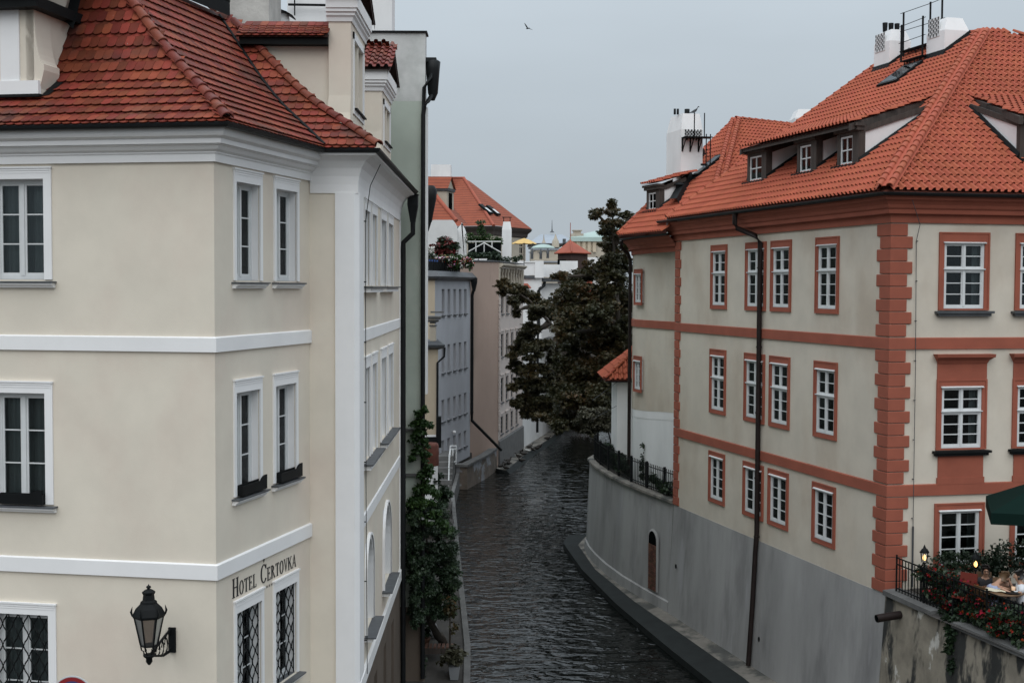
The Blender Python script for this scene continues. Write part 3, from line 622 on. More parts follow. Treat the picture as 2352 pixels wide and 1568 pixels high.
def barrel_mesh(r, L, m_, name='ridge_tile', taper=0.82):
    m = MB(); n = 8
    def ringp(rr, y, zz): return [(rr * math.cos(math.pi * i / n), y, zz + rr * 0.95 * math.sin(math.pi * i / n)) for i in range(n + 1)]
    m.loft([ringp(r * 0.86, 0, 0.012), ringp(r, 0, 0.018), ringp(r, 0.045, 0.018), ringp(r * 0.94, 0.05, 0.014), ringp(r * taper, L, 0.0)], False, False, True)
    return m.mesh(name, m_)
BT, PT_ME = bt_mesh(), pan_mesh(PANTILE)
RB = barrel_mesh(0.105, 0.40, RIDGE); RP = barrel_mesh(0.092, 0.42, PANTILE)

# ---- hotel roof
ZE = 14.60
nf, ns, nc = Vector((0.17, 0.985, 0)), Vector((-0.969, 0.248, 0)), Vector((-1, 0, 0)); nb = Vector((0, 1, 0))
ef, es, eb = Vector((-0.985, 0.17, 0)), Vector((0.248, 0.969, 0)), Vector((1, 0, 0))
def corner(p, n1, n2, ov):
    a = -V2((n1.x, n1.y)); b = -V2((n2.x, n2.y)); return V2(p) + (a + b) * (ov / (1 + a.dot(b)))
OV = 0.45
A1 = corner(A, nf, ns, OV); C1 = corner(C, nb, nc, OV); B1 = A1 + es * ((C1.y - A1.y) / es.y)
for q in (A1, B1, C1): q.z = ZE
pf_ = Prof([(0, 0), (0.7, 0.47), (1.35, 0.95), (1.75, 1.6), (2.05, 2.17), (2.6, 3.12)])
ps_ = Prof([(0, 0), (0.7, 0.5), (1.36, 0.95), (2.0, 1.52), (2.6, 2.14), (3.55, 3.12)])
def meet(P, n1, p1, n2, p2, hs):             # hip or valley line where two slopes reach equal height
    res = []
    for h in hs:
        a, b = p1.run(h), p2.run(h); d = n1.x * n2.y - n1.y * n2.x
        res.append(P + Vector(((a * n2.y - b * n1.y) / d, (n1.x * b - n2.x * a) / d, h)))
    return res
HS = [3.12 * i / 14 for i in range(15)]
hip1 = meet(A1, nf, pf_, ns, ps_, HS); hip2 = meet(C1, nb, ps_, nc, ps_, HS); val = meet(B1, ns, ps_, nb, ps_, HS)
def bound(line, P, e, n): 
    xs = [(q - P).dot(n) for q in line]; ys = [(q - P).dot(e) for q in line]; return lambda run: float(np.interp(run, xs, ys))
RF_ = thing  # (kept short below)
roof = MB(); deck(A1, ef, nf, pf_, bound(hip1, A1, ef, nf), lambda r: 8.5, 0.045, mb=roof)
deck(A1, es, ns, ps_, bound(hip1, A1, es, ns), bound(val, A1, es, ns), 0.045, mb=roof)
deck(B1, eb, nb, ps_, bound(val, B1, eb, nb), bound(hip2, B1, eb, nb), 0.045, mb=roof)
ec = Vector((0, 1, 0)); deck(C1, ec, nc, ps_, bound(hip2, C1, ec, nc), lambda r: 11.0, 0.045, mb=roof)
pk = hip2[-1]                                # flat leaded top behind the slopes
tl = hip1[-1]
roof.quad(tl + Vector((0, 0, -0.05)), pk + Vector((0, 0, -0.05)), pk + Vector((0.1, 8, -0.05)), Vector((-12.5, 34.8, pk.z - 0.05)), Vector((-12.8, 24.2, pk.z - 0.05)), tl + ef * 6 + Vector((0, 0, -0.05)))
hroof = world(roof, 'roof', BEAVDECK, H)
LAY = ((0.0, -0.052, -0.012), (0.5, 0.0, 0.016)); WB, CB = 0.165, 0.287
bf, bs1, bs2, bb1, bb2 = bound(hip1, A1, ef, nf), bound(hip1, A1, es, ns), bound(val, A1, es, ns), bound(val, B1, eb, nb), bound(hip2, B1, eb, nb)
DL = (at(0, 200, 21.2) - A1).dot(ef)         # the left dormer covers the slope from here on
tf = slope_mats(A1, ef, nf, pf_, lambda s, r: bf(r) - 0.05 < s < 6.0, -WB if False else WB, CB, 0, 6.2, LAY)
ts = slope_mats(A1, es, ns, ps_, lambda s, r: bs1(r) - 0.06 < s < bs2(r) + 0.08, WB, CB, -1, 7.5, LAY)
tb = slope_mats(B1, eb, nb, ps_, lambda s, r: bb1(r) - 0.1 < s < bb2(r) + 0.04, WB, CB, -4, 3, LAY)
lay_tiles(hroof, BT, tf + ts + tb, 300)
ridge_run(hroof, hip1, RB, 0.335, lift=0.03); ridge_run(hroof, hip2, RB, 0.335, lift=0.03)
vl = MB(); vl.tube([q + Vector((0.02, -0.03, 0.05)) for q in val], 0.035, 6); world(vl, 'valley_flashing', BLACKM, hroof)
tp = MB()                                     # dark metal band along the top edge of the side slope
d_ = (pk - tl).normalized()
for a_, b_ in ((0.0, 0.34),): tp.loft([[tl + ns * -0.02 + Vector((0, 0, 0.04)), tl + ns * -0.02 + Vector((0, 0, b_)), tl + ns * 0.35 + Vector((0, 0, b_ + 0.05))], [pk + ns * -0.02 + Vector((0, 0, 0.04)), pk + ns * -0.02 + Vector((0, 0, b_)), pk + ns * 0.35 + Vector((0, 0, b_ + 0.05))]])
tp.tube([tl + Vector((0, 0, 0.38)), pk + Vector((0, 0, 0.36))], 0.035, 6); world(tp, 'roof_edge_flashing', BLACKM, hroof)

# ---- left dormer on the front slope (parallel to the front wall)
FD = Fac(A1 + nf * 0.72 + ef * 6.0, A1 + nf * 0.72)        # its front plane
ud = lambda x, y: FD.uz(x, y)
uR, zB = ud(93, 217); uR2, zS = ud(93, 186); uo = lambda x: ud(x, 100)[0]
DM = thing('roof_dormer', 'cream dormer with white pilaster and scrolled base at the picture\'s left edge', 'dormer', FD.at(uR - 1.2, zB))
dm = MB(); zt = 19.2
u78, u105 = uo(78), uo(104)
sc = [(0.52, 0.0)] + [(0.52 * (1 - math.sin(t)) ** 1.0, 0.02 + 1.25 * (1 - math.cos(t))) for t in [math.pi / 2 * i / 8 for i in range(1, 9)]]
zsc = zS + 0.28
prof_out = [(u78 + (ud(101, 160)[0] - u78) * (1 - math.sin(math.pi / 2 * i / 8)), zsc + (1.05) * (1 - math.cos(math.pi / 2 * i / 8))) for i in range(9)]
body = [(uR - 3.0, zB), (uR - 0.01, zB), (uR - 0.01, zB + 0.10), (prof_out[0][0], zsc - 0.10), (prof_out[0][0], zsc)] + prof_out[1:] + [(u78, zt), (uR - 3.0, zt)]
dm.add([FD.M @ Vector((a, 0.0, b)) for a, b in body], [tuple(range(len(body)))])
dm.loft([[FD.M @ Vector((a, y, b)) for a, b in body] for y in (0.0, 0.5)], True, False)
dm.box(u78 - 0.15, u78 - 0.002, 0.0, 4.0, zB, zt, FD.M)
world(dm, 'wall', CREAM, DM)
wt = MB(); wt.box(uR - 3.0, uR, -0.07, 0.02, zB, zS, FD.M); world(wt, 'base_ledge', WHITE, DM)
wt = MB(); wt.box(uo(3), uo(46), -0.035, 0.02, zS, zt, FD.M); world(wt, 'pilaster', WHITE, DM)
fl = MB(); fl.box(uR - 3.0, uR + 0.03, -0.10, 0.02, zB - 0.05, zB - 0.002, FD.M)
fl.loft([[FD.M @ Vector(q) for q in ((uR + 0.01, -0.02, zB - 0.03), (uR + 0.13, 0.05, zB))], [FD.M @ Vector(q) for q in ((uR + 0.05, 0.55, zB + 0.36), (uR + 0.2, 0.55, zB + 0.36))]])
fl.loft([[FD.M @ Vector(q) for q in ((u78 + 0.06, 0.9, zsc + 0.9), (u78 + 0.22, 0.9, zsc + 0.75))], [FD.M @ Vector(q) for q in ((u78 + 0.02, 2.0, zt - 0.3), (u78 + 0.2, 2.0, zt - 0.45))]])
world(fl, 'flashing', BLACKM, DM)
ue, ze = ud(78, 20); eav = MB(); eav.box(u78 - 3, uo(103), -0.25, 2.6, ze - 0.02, ze + 0.16, FD.M); world(eav, 'eaves_board', BLACKM, DM)
dr = MB(); dr.quad(*[FD.M @ Vector(q) for q in ((u78 - 3, -0.3, ze + 0.17), (u78 + 0.66, -0.3, ze + 0.17), (u78 + 0.3, 2.6, ze + 2.2), (u78 - 3, 2.6, ze + 2.2))])
drf = world(dr, 'roof', BEAVDECK, DM)
pd = Prof([(0, 0), (2.6, 1.9)]); lay_tiles(drf, BT, slope_mats(FD.M @ Vector((u78 + 0.68, -0.33, ze + 0.17)), ef, nf, pd, lambda s, r: 0.02 < s < 3.2, WB, CB, 0, 3.4, LAY), 60)

# ---- two tall dormers on the canal slope
def canal_dormer(label, y0, y1, x, zb, zc, ztop, cheek_x, zch):
    D = thing('roof_dormer', label, 'dormer', (x - 0.5, (y0 + y1) / 2, zb), 'tall dormers on the canal side of the hotel roof')
    m = MB(); F = Fac((x, y0), (x, y1)); w = y1 - y0
    hs = [(0.42, 0.42 + (w - 0.95) / 2, zb + 0.55, zc - 0.35), (0.42 + (w - 0.95) / 2 + 0.12, w - 0.42, zb + 0.55, zc - 0.35)]
    wall(m, F, 0, w, zb - 0.6, zc, hs, 0.16)
    fl_ = [(x, zb - 0.6), (x, zc), (x - 0.46, zc), (x - 0.46, zb + 0.3)]         # near pier with a flared foot
    m.add([(a, y0, b) for a, b in [(x, zb - 0.6), (x, zc), (x - 0.46, zc), (x - 0.46, zb - 0.6)]], [(0, 1, 2, 3)])
    m.loft([[(x, y0 - 0.09, zb - 0.6), (x - 0.49, y0 - 0.09, zb - 0.6)], [(x, y0 - 0.09, zb + 0.22), (x - 0.49, y0 - 0.09, zb + 0.22)], [(x, y0 - 0.045, zb + 0.40), (x - 0.49, y0 - 0.045, zb + 0.40)], [(x, y0 - 0.012, zb + 0.75), (x - 0.46, y0 - 0.012, zb + 0.75)]])
    m.quad((x, y0, zb - 0.6), (x, y0 - 0.09, zb - 0.6), (x, y0 - 0.09, zb + 0.22), (x, y0 - 0.012, zb + 0.75), (x, y0, zb + 0.75))
    m.quad((cheek_x, y0 + 0.12, zb - 0.8), (x - 0.46, y0 + 0.12, zb - 0.8), (x - 0.46, y0 + 0.12, zch), (cheek_x, y0 + 0.12, zch))
    m.quad((x - 0.46, y0, zb - 0.6), (x - 0.46, y0 + 0.12, zb - 0.6), (x - 0.46, y0 + 0.12, zc), (x - 0.46, y0, zc))
    m.quad((x, y1, zb - 0.6), (x - 4, y1, zb - 0.6), (x - 4, y1, zc), (x, y1, zc)); m.quad((x, y0, zc), (x, (y0 + y1) / 2, ztop - 0.12), (x, y1, zc))
    world(m, 'wall', CREAM, D)
    t = MB()
    t.sweep([(x - 0.50, y0), (x, y0), (x, y1)], [(0, zc - 0.06), (0.03, zc - 0.06), (0.05, zc + 0.02), (0.09, zc + 0.06), (0.09, zc + 0.10), (0.13, zc + 0.13), (0.13, zc + 0.19), (0.16, zc + 0.2), (0.16, zc + 0.46), (0, zc + 0.46)])
    for a, b in ((0.32, w - 0.32),): t.box(a, b, -0.03, 0.0, zb + 0.42, zb + 0.55, F.M); t.box(a, a + 0.1, -0.03, 0.0, zb + 0.55, zc - 0.2, F.M); t.box(b - 0.1, b, -0.03, 0.0, zb + 0.55, zc - 0.2, F.M); t.box(a, b, -0.03, 0.0, zc - 0.35, zc - 0.2, F.M)
    ra, rb_ = [], []
    for k in range(20):
        an = 2 * math.pi * k / 20; cs, sn = math.cos(an), math.sin(an)
        ra.append([(x + d, (y0 + y1) / 2 + r * cs, zc + 0.27 + r * sn) for r, d in ((0.28, 0.0), (0.28, 0.03), (0.22, 0.03), (0.21, 0.0))])
    t.loft(ra + [ra[0]])
    world(t, 'cornice', WHITE, D)
    for a, b, c, d in hs:
        MB().box(0, b - a, 0.1, 0.14, 0, d - c).build('window', FRAMEW, D, F.T(a, c)); MB().box(-0.03, b - a + 0.03, -0.09, 0.1, -0.03, 0.0).build('sill', BLACKM, D, F.T(a, c))
    yc = (y0 + y1) / 2; rz = ztop - zc - 0.36; hw = w / 2 + 0.26
    pr = Prof([(0, 0), (hw, rz + 0.05)]); L = 0.72
    r = MB()
    for sg in (1, -1):
        r.loft([[(x + 0.22, yc - sg * hw, zc + 0.43), (x - L, yc - sg * hw, zc + 0.43)], [(x + 0.22, yc, ztop + 0.08), (x - L, yc, ztop + 0.08)]])
        r.loft([[(x + 0.20, yc - sg * hw, zc + 0.30), (x + 0.20, yc - sg * hw, zc + 0.44)], [(x + 0.20, yc, ztop - 0.08), (x + 0.20, yc, ztop + 0.08)]])
    ro = world(r, 'roof', BEAVDECK, D)
    tm = slope_mats((x + 0.28, yc - hw - 0.03, zc + 0.45), (-1, 0, 0), (0, 1, 0), pr, lambda s, q: s < L, 0.197, 0.30, 0, L)
    tm += slope_mats((x + 0.28 - 0.197, yc + hw + 0.03, zc + 0.45), (-1, 0, 0), (0, -1, 0), pr, lambda s, q: s < L, 0.197, 0.30, 0, L)
    lay_tiles(ro, PT_RED, tm, 40); ridge_run(ro, [(x + 0.27, yc, ztop + 0.08), (x - L, yc, ztop + 0.08)], RB, 0.335)
    return D
PT_RED = pan_mesh(RIDGE)
D1 = canal_dormer('nearer tall cream dormer with a yellow side wall and pantiled gable', 26.7, 29.2, -3.37, 15.22, 17.55, 18.75, -5.65, 17.0)
canal_dormer('farther tall cream dormer beside the green gable wall', 32.1, 34.5, -3.28, 15.15, 16.95, 18.05, -5.65, 16.6)
# low tiled roof running back from the nearer dormer
lr = MB(); lr.box(-5.66, -3.83, 26.56, 28.4, 17.0, 17.20); world(lr, 'eaves_board', BLACKM, D1)
lr = MB(); lr.quad((-5.7, 26.5, 17.15), (-3.82, 26.5, 17.15), (-3.82, 28.0, 17.5), (-5.7, 28.0, 17.5)); lr.quad((-5.7, 26.5, 17.13), (-3.82, 26.5, 17.13), (-3.82, 26.5, 17.24), (-5.7, 26.5, 17.24))
lo = world(lr, 'roof', BEAVDECK, D1)
pl_ = Prof([(0, 0), (0.35, 0.22)]); lay_tiles(lo, BT, slope_mats((-5.7, 26.48, 17.16), (1, 0, 0), (0, 1, 0), pl_, lambda s, r: s < 1.85, WB, 0.10, 0, 1.85, LAY), 60)
ridge_run(lo, [(-5.7, 26.92, 17.36), (-3.85, 26.92, 17.36)], RB, 0.36)

# ---- chimneys and walls rising behind the hotel roof
def chimney(label, x0, x1, y0, y1, z0, z1, m, cap=True, taper=0.0, group=None, capz=0.55):
    c = MB(); dx, dy = (x1 - x0) * taper, (y1 - y0) * taper
    if taper: c.loft([[(x0, y0, z0), (x1, y0, z0), (x1, y1, z0), (x0, y1, z0)], [(x0, y0, z1 - capz), (x1, y0, z1 - capz), (x1, y1, z1 - capz), (x0, y1, z1 - capz)], [(x0 + dx, y0 + dy, z1), (x1 - dx, y0 + dy, z1), (x1 - dx, y1 - dy, z1), (x0 + dx, y1 - dy, z1)]], True)
    else: c.box(x0, x1, y0, y1, z0, z1)
    t = thing('chimney', label, 'chimney', ((x0 + x1) / 2, (y0 + y1) / 2, z0), group); world(c, 'chimney_stack', m, t); return t
a, b = at(498, 60, 31), at(618, 60, 31)
ch = chimney('broad weathered chimney with cracked plaster behind the hotel roof', a.x, b.x, 31, 32.6, 16.5, 20.2, OLDPL)
a, b = at(660, 60, 36), at(900, 60, 36)
T = thing('white_gable_wall', 'plain white gable wall with a dark rail behind the hotel dormers', 'wall', ((a.x + b.x) / 2, 36.4, 14))
world(MB().box(a.x, b.x, 36, 36.9, 14, 20.6), 'wall', WHITEW, T)
rl = MB(); r0 = at(662, 11, 35.8); rl.tube([(r0.x, 35.8, r0.z), (r0.x + 1.7, 35.8, r0.z - 0.02)], 0.035, 6); rl.tube([(r0.x + 0.18, 35.8, r0.z - 0.3), (r0.x + 0.18, 35.8, r0.z + 0.6)], 0.02, 5)
world(rl, 'dark_rail', BLACKM, T)
a = at(640, 62, 33.5); T = thing('roof_vent', 'small grey vent hood with dark curved lid by the old chimney', 'vent', (a.x, 33.6, 17.3))
v = MB(); v.box(a.x - 0.28, a.x + 0.33, 33.4, 33.9, 17.3, a.z + 0.05); world(v, 'vent_base', LEAD, T)
v = MB(); v.lathe([(0.13, a.z), (0.15, a.z + 0.2), (0.12, a.z + 0.34)], 10, (a.x + 0.12, 33.6, 0)); world(v, 'vent_pipe', WHITEW, T)
v = MB(); pp = [(a.x - 0.1 + 0.16 * i, 33.5, a.z + 0.42 - 0.012 * i * i * 1.6) for i in range(4)]; v.loft([[(x, 33.35, z) for x, _, z in pp], [(x, 33.9, z) for x, _, z in pp], [(x, 33.9, z + 0.03) for x, _, z in pp], [(x, 33.35, z + 0.03) for x, _, z in pp]], False); v.tube([pp[0], (pp[0][0], 33.5, a.z)], 0.015, 5); world(v, 'vent_lid', BLACKM, T)

# ---- green gable building next door
GB = thing('green_building', 'tall green gable wall with bare grey top and a black downpipe', 'building', (-8, 46, 0.9))
yg = 35.6; xr = at(976.5, 500, yg).x; ztop = at(940, 76, yg).z
gw = MB(); zsplit = 17.15
FG = Fac((-13, yg), (xr, yg)); wall(gw, FG, 0, FG.L, 3.0, zsplit); lw = MB(); wall(lw, FG, 0, FG.L, 0.8, 3.0); world(lw, 'lower_wall', BROWNW, GB)  # brown foot puts the unlit dimness of the wall base into colour
FG2 = Fac((xr, yg), (-4.35, 59.5)); wall(gw, FG2, 0, FG2.L, 0.8, 17.3, [])
world(gw, 'wall', GREENPL, GB)
gw = MB(); us = [0, 9.2, 9.45, 9.7, 10.0, 10.3, FG.L]; zz = [zsplit, zsplit + 0.0, zsplit + 0.22, zsplit + 0.1, zsplit + 0.3, zsplit + 0.18, zsplit + 0.25]
wall(gw, FG, 0, FG.L, zsplit, ztop); gw.quad((-13, yg, ztop), (xr, yg, ztop), (xr, yg + 0.5, ztop), (-13, yg + 0.5, ztop)); gw.quad((xr, yg, zsplit), (xr, yg + 0.5, zsplit), (xr, yg + 0.5, ztop), (xr, yg, ztop))
world(gw, 'upper_gable', GREYGAB, GB)
gw = MB(); gw.box(-13.1, xr + 0.05, yg - 0.06, yg + 0.6, ztop + 0.002, ztop + 0.05); world(gw, 'gable_capping', BLACKM, GB)
hh_ = at(987, 462, 58); gw = MB(); gw.lathe([(0.10, -0.95), (0.16, -0.6), (0.30, 0.1), (0.34, 0.5), (0.2, 0.7)], 10, (hh_.x, 58, hh_.z)); gw.tube([(hh_.x, 58, hh_.z - 0.9), (hh_.x - 0.12, 58, hh_.z - 1.3), (hh_.x - 0.3, 58.2, hh_.z - 1.5)], 0.09, 8); world(gw, 'hopper', GUTTER, GB)
gw = MB(); gw.quad((xr, yg + 0.5, 17.3), (-4.35, 59.5, 17.3), (-9, 59.5, 20.2), (-9, yg + 0.5, 20.2)); world(gw, 'roof', FARTILE, GB)
g = MB(); hz = at(993, 145, yg + 0.3); g.lathe([(0.05, -0.95), (0.14, -0.75), (0.19, -0.1), (0.21, 0.12), (0.16, 0.16)], 10, (hz.x + 0.02, yg + 0.25, hz.z - 0.1)); g.box(xr, hz.x + 0.12, yg + 0.1, yg + 0.5, hz.z, hz.z + 0.12)
world(g, 'gutter', GUTTER, GB)
g = MB(); xp = at(972, 800, yg).x; g.tube([(hz.x, yg + 0.2, hz.z - 0.9), (hz.x - 0.1, yg, hz.z - 1.1), (xp + 0.03, yg - 0.1, hz.z - 1.25), (xp, yg - 0.1, hz.z - 1.5), (xp, yg - 0.1, 8), (xp, yg - 0.1, 1.0)], 0.062, 10); world(g, 'downpipe', GUTTER, GB)
g = MB(); g.tube([(hz.x - 0.02, yg + 0.15, hz.z - 0.3), (xr + 0.15, yg - 0.02, hz.z - 0.45), (xp + 0.02, yg - 0.08, hz.z - 0.75), (xp, yg - 0.1, hz.z - 1.5)], 0.05, 8); world(g, 'downpipe', GUTTER, GB)
g = MB()
for y_ in (985, 1088): q = at(950, y_, yg - 0.1); g.box(-3.2, xp + (0.1 if y_ < 1000 else 0.25), yg - 0.14, yg + 0.01, q.z - 0.06, q.z)
world(g, 'stone_ledge', COPING, GB)
g = MB(); g.box(xr - 0.01, xr + 0.05, yg + 0.12, yg + 0.5, 9.0, 17.0); world(g, 'corner_pilaster', WHITEW, GB)

# ---- wall lantern, no-stopping sign, window boxes on the hotel
lb = F1.at(F1.uz(393, 1510)[0], 6.2); LT = thing('wall_lantern', 'black old-style street lantern on a scrolled bracket by the corner', 'lantern', lb)
nf_ = F1.n; c0 = lb + nf_ * 0.80
def lz(y): return float(np.interp(y, [1346, 1535], [7.29, 5.99]))
m = MB(); cx, cy = c0.x, c0.y
m.lathe([(0.245, lz(1424)), (0.255, lz(1418)), (0.235, lz(1412)), (0.20, lz(1402)), (0.13, lz(1392)), (0.125, lz(1387)), (0.095, lz(1384)), (0.085, lz(1372)), (0.10, lz(1368)), (0.105, lz(1365)), (0.06, lz(1360)), (0.018, lz(1358)), (0.04, lz(1355)), (0.035, lz(1352)), (0.012, lz(1350)), (0.0, lz(1345))], 6, (cx, cy, 0), False, 0.3)
for k in range(6):
    t = 2 * math.pi * k / 6 + 0.3; x_, y_ = cx + 0.25 * math.cos(t), cy + 0.25 * math.sin(t)
    m.tube([(x_, y_, lz(1420)), (x_ + 0.02 * math.cos(t), y_ + 0.02 * math.sin(t), lz(1410)), (x_, y_, lz(1397))], [0.014, 0.02, 0.002], 5)
    m.tube([(cx + 0.225 * math.cos(t), cy + 0.225 * math.sin(t), lz(1422)), (cx + 0.13 * math.cos(t), cy + 0.13 * math.sin(t), lz(1489))], 0.013, 5)
    m.tube([(cx + 0.13 * math.cos(t), cy + 0.13 * math.sin(t), lz(1489)), (cx + 0.115 * math.cos(t), cy + 0.115 * math.sin(t), lz(1500)), (cx + 0.085 * math.cos(t), cy + 0.085 * math.sin(t), lz(1503)), (cx + 0.075 * math.cos(t), cy + 0.075 * math.sin(t), lz(1512))], 0.011, 5)
m.lathe([(0.0, lz(1488)), (0.14, lz(1488)), (0.14, lz(1491)), (0.0, lz(1491))], 6, (cx, cy, 0), False, 0.3)
m.lathe([(0.0, lz(1510)), (0.10, lz(1511)), (0.09, lz(1515)), (0.05, lz(1520)), (0.055, lz(1527)), (0.02, lz(1535))][::-1], 10, (cx, cy, 0)); world(m, 'lantern_frame', BLACKM, LT)
m = MB(); m.loft([[(cx + 0.222 * math.cos(2 * math.pi * k / 6 + 0.3), cy + 0.222 * math.sin(2 * math.pi * k / 6 + 0.3), lz(1424)) for k in range(6)], [(cx + 0.126 * math.cos(2 * math.pi * k / 6 + 0.3), cy + 0.126 * math.sin(2 * math.pi * k / 6 + 0.3), lz(1488)) for k in range(6)]], True, False); world(m, 'lantern_glass', FROST, LT)
m = MB(); wz = lambda y: lz(y)
m.box(-0.06, 0.06, -0.04, 0.01, wz(1550) - 0.02, wz(1478), F1.T(F1.uz(397, 1510)[0], 0))
p0, p1, p2 = lb + nf_ * 0.02, lb + nf_ * 0.74, lb + nf_ * 0.04
m.tube([V2(p0, lz(1482)), V2(p1, lz(1512)), V2(c0, lz(1515))], 0.022, 6); m.tube([V2(p2, lz(1548)), V2(lb + nf_ * 0.3, lz(1540)), V2(lb + nf_ * 0.62, lz(1522)), V2(p1, lz(1516))], 0.02, 6)
for k in range(5):
    f0 = 0.12 + 0.12 * k; zc_ = float(np.interp(f0, [0, 0.75], [lz(1482), lz(1512)])); zd_ = float(np.interp(f0, [0, 0.3, 0.62, 0.75], [lz(1548), lz(1540), lz(1522), lz(1516)]))
    ctr = lb + nf_ * f0; rr = (zc_ - zd_) * 0.46
    m.tube([V2(ctr + nf_ * (rr * 0.8 * math.cos(t)), (zc_ + zd_) / 2 + rr * math.sin(t)) for t in [2 * math.pi * i / 10 for i in range(9)]], 0.012, 5)
world(m, 'bracket', BLACKM, LT)
sg = at(166.5, 1597, 18.7); SG = thing('no_stopping_sign', 'round road sign with red ring cut off by the lower picture edge', 'sign', (sg.x, sg.y, 3.6))
RED = mat('sign_red', (0.24, 0.012, 0.015), 0.5); BLUE = mat('sign_blue', (0.03, 0.05, 0.16), 0.5); SGREY = mat('sign_rim', (0.45, 0.46, 0.47), 0.5)
def disc(r0, r1, y, n=40): m = MB(); a = [(r0 * math.cos(2 * math.pi * i / n), y, r0 * math.sin(2 * math.pi * i / n)) for i in range(n)]; b = [(r1 * math.cos(2 * math.pi * i / n), y, r1 * math.sin(2 * math.pi * i / n)) for i in range(n)]; return m.loft([a, b], True, False)
MS = Matrix.Translation(sg)
rim = MB(); rim.lathe([(0.30, -0.012), (0.305, 0.0), (0.30, 0.012)], 40); rim.v = [(v[0], v[2], v[1]) for v in rim.v]; rim.build('sign_plate', SGREY, SG, MS)
disc(0.285, 0.225, -0.016).build('red_ring', RED, SG, MS); disc(0.225, 0.001, -0.016).build('blue_field', BLUE, SG, MS)
for s_ in (45, 135): MB().box(-0.225, 0.225, -0.022, -0.018, -0.03, 0.03, Matrix.Rotation(math.radians(s_), 4, 'Y')).build('red_bar', RED, SG, MS)
MB().tube([(0, 0.05, 0.25), (0, 0.05, 3.6 - sg.z)], 0.03, 8).build('sign_post', LEAD, SG, MS)
def planter(label, F, u0, u1, z, curl=True):
    t = thing('window_box', label, 'planter', F.at(u0, z, 0.03), 'black window boxes on the hotel sills', F.T(u0, z, 0.03)); M = F.T(u0, z, 0.03); w = u1 - u0
    m = MB(); m.box(0.0, w, -0.09, -0.075, 0, 0.17); m.box(0.0, w, 0.04, 0.055, 0, 0.17); m.box(0, 0.015, -0.075, 0.04, 0, 0.17); m.box(w - 0.015, w, -0.075, 0.04, 0, 0.17); m.box(0.015, w - 0.015, -0.075, 0.04, 0, 0.12); m.build('trough', BLACKM, t, M)
    c = MB(); pts = [(w - 0.26 + 0.26 * i / 6, 0.17 + 0.075 * math.sin(min(1, i / 4) * math.pi / 2)) for i in range(7)]
    c.loft([[(x, -0.091, 0.165) for x, _ in pts], [(x, -0.091, z_) for x, z_ in pts], [(x, -0.07, z_) for x, z_ in pts], [(x, -0.07, 0.165) for x, _ in pts]], False, False); c.build('scrolled_end', BLACKM, t, M)
planter('black window box with a scrolled end below the middle left side window', F2, h2[2][0] + 0.02, h2[2][1] + 0.06, h2[2][2] + 0.0)
planter('black window box with a scrolled end under the window nearest the recess', F2, h2[3][0] + 0.02, h2[3][1] + 0.06, h2[3][2])
planter('black window box below the front window at the picture\'s left edge', F1, h1[1][0] + 0.1, h1[1][1] - 0.01, h1[1][2])
# ------------------------------------------------------------------ the tan and terracotta building on the right
R0, R1 = (9.49, 32.0), (5.81, 45.27)
RB_ = thing('canal_building', 'tan building with terracotta quoins and bands and an orange pantiled hip roof', 'building', (11, 40, 0.4))
RC = Fac(R1, R0); RF = Fac(R0, (R0[0] + 0.978 * 15.6, R0[1] + 0.208 * 15.6))
ZC, ZP = 13.67, 4.28
cu = [(3.01, 4.22), (5.60, 6.97), (7.31, 8.56), (10.01, 11.25)]
rows = [(11.33, 13.41, 'A'), (7.89, 9.99, 'A'), (4.93, 6.60, 'B')]
fu = [(1.32, 2.71), (3.47, 4.86), (5.75, 7.14), (8.0, 9.4), (10.2, 11.6)]
frows = [(11.48, 13.43, 'A'), (7.93, 9.70, 'A'), (4.86, 6.54, 'B')]
SD, SB, ST = 0.12, 0.12, 0.20
def hole(u0, u1, z0, z1, k, sd=SD):
    st, sb = (0.15, SB) if k == 'B' else (ST, SB); return (u0 + sd, u1 - sd, z0 + sb, z1 - st)
holesC = [hole(u0, u1, z0, z1, k) for u0, u1 in cu for z0, z1, k in rows]
holesF = [(u0 + 0.13, u1 - 0.13, z0 + (0.03 if k == 'A' else 0.10), z1 - (0.24 if k == 'A' and z0 > 10 else 0.17)) for u0, u1 in fu for z0, z1, k in frows]
m = MB(); wall(m, RC, 0, RC.L, ZP, 14.3, holesC, 0.12); wall(m, RF, 0, RF.L, 4.2, 14.3, holesF, 0.12)
fe = RF.at(RF.L); be = Fac((fe.x, fe.y), (fe.x - 0.267 * 13.77, fe.y + 0.9636 * 13.77)); wall(m, be, 0, be.L, 4.2, 14.3); bb = be.at(be.L); wall(m, Fac((bb.x, bb.y), R1), 0, 15.6, 4.2, 14.3)
world(m, 'wall', TANWALL, RB_)
m = MB()                                    # grey base, battered towards the canal
for i in range(12):
    a, b = RC.L * i / 12, RC.L * (i + 1) / 12
    m.quad(RC.at(a, 0.2, 0.22), RC.at(b, 0.2, 0.22), RC.at(b, 2.4, 0.10), RC.at(a, 2.4, 0.10)); m.quad(RC.at(a, 2.4, 0.10), RC.at(b, 2.4, 0.10), RC.at(b, ZP, 0.012), RC.at(a, ZP, 0.012))
m.quad(RC.at(0, ZP, 0.012), RC.at(RC.L, ZP, 0.012), RC.at(RC.L, ZP, -0.05), RC.at(0, ZP, -0.05)); m.quad(RC.at(RC.L, 0.2, 0.22), RC.at(RC.L, 0.2, -0.6), RC.at(RC.L, ZP, -0.6), RC.at(RC.L, ZP, 0.012), RC.at(RC.L, 2.4, 0.10))
world(m, 'plinth', GREYPL, RB_)
m = MB()
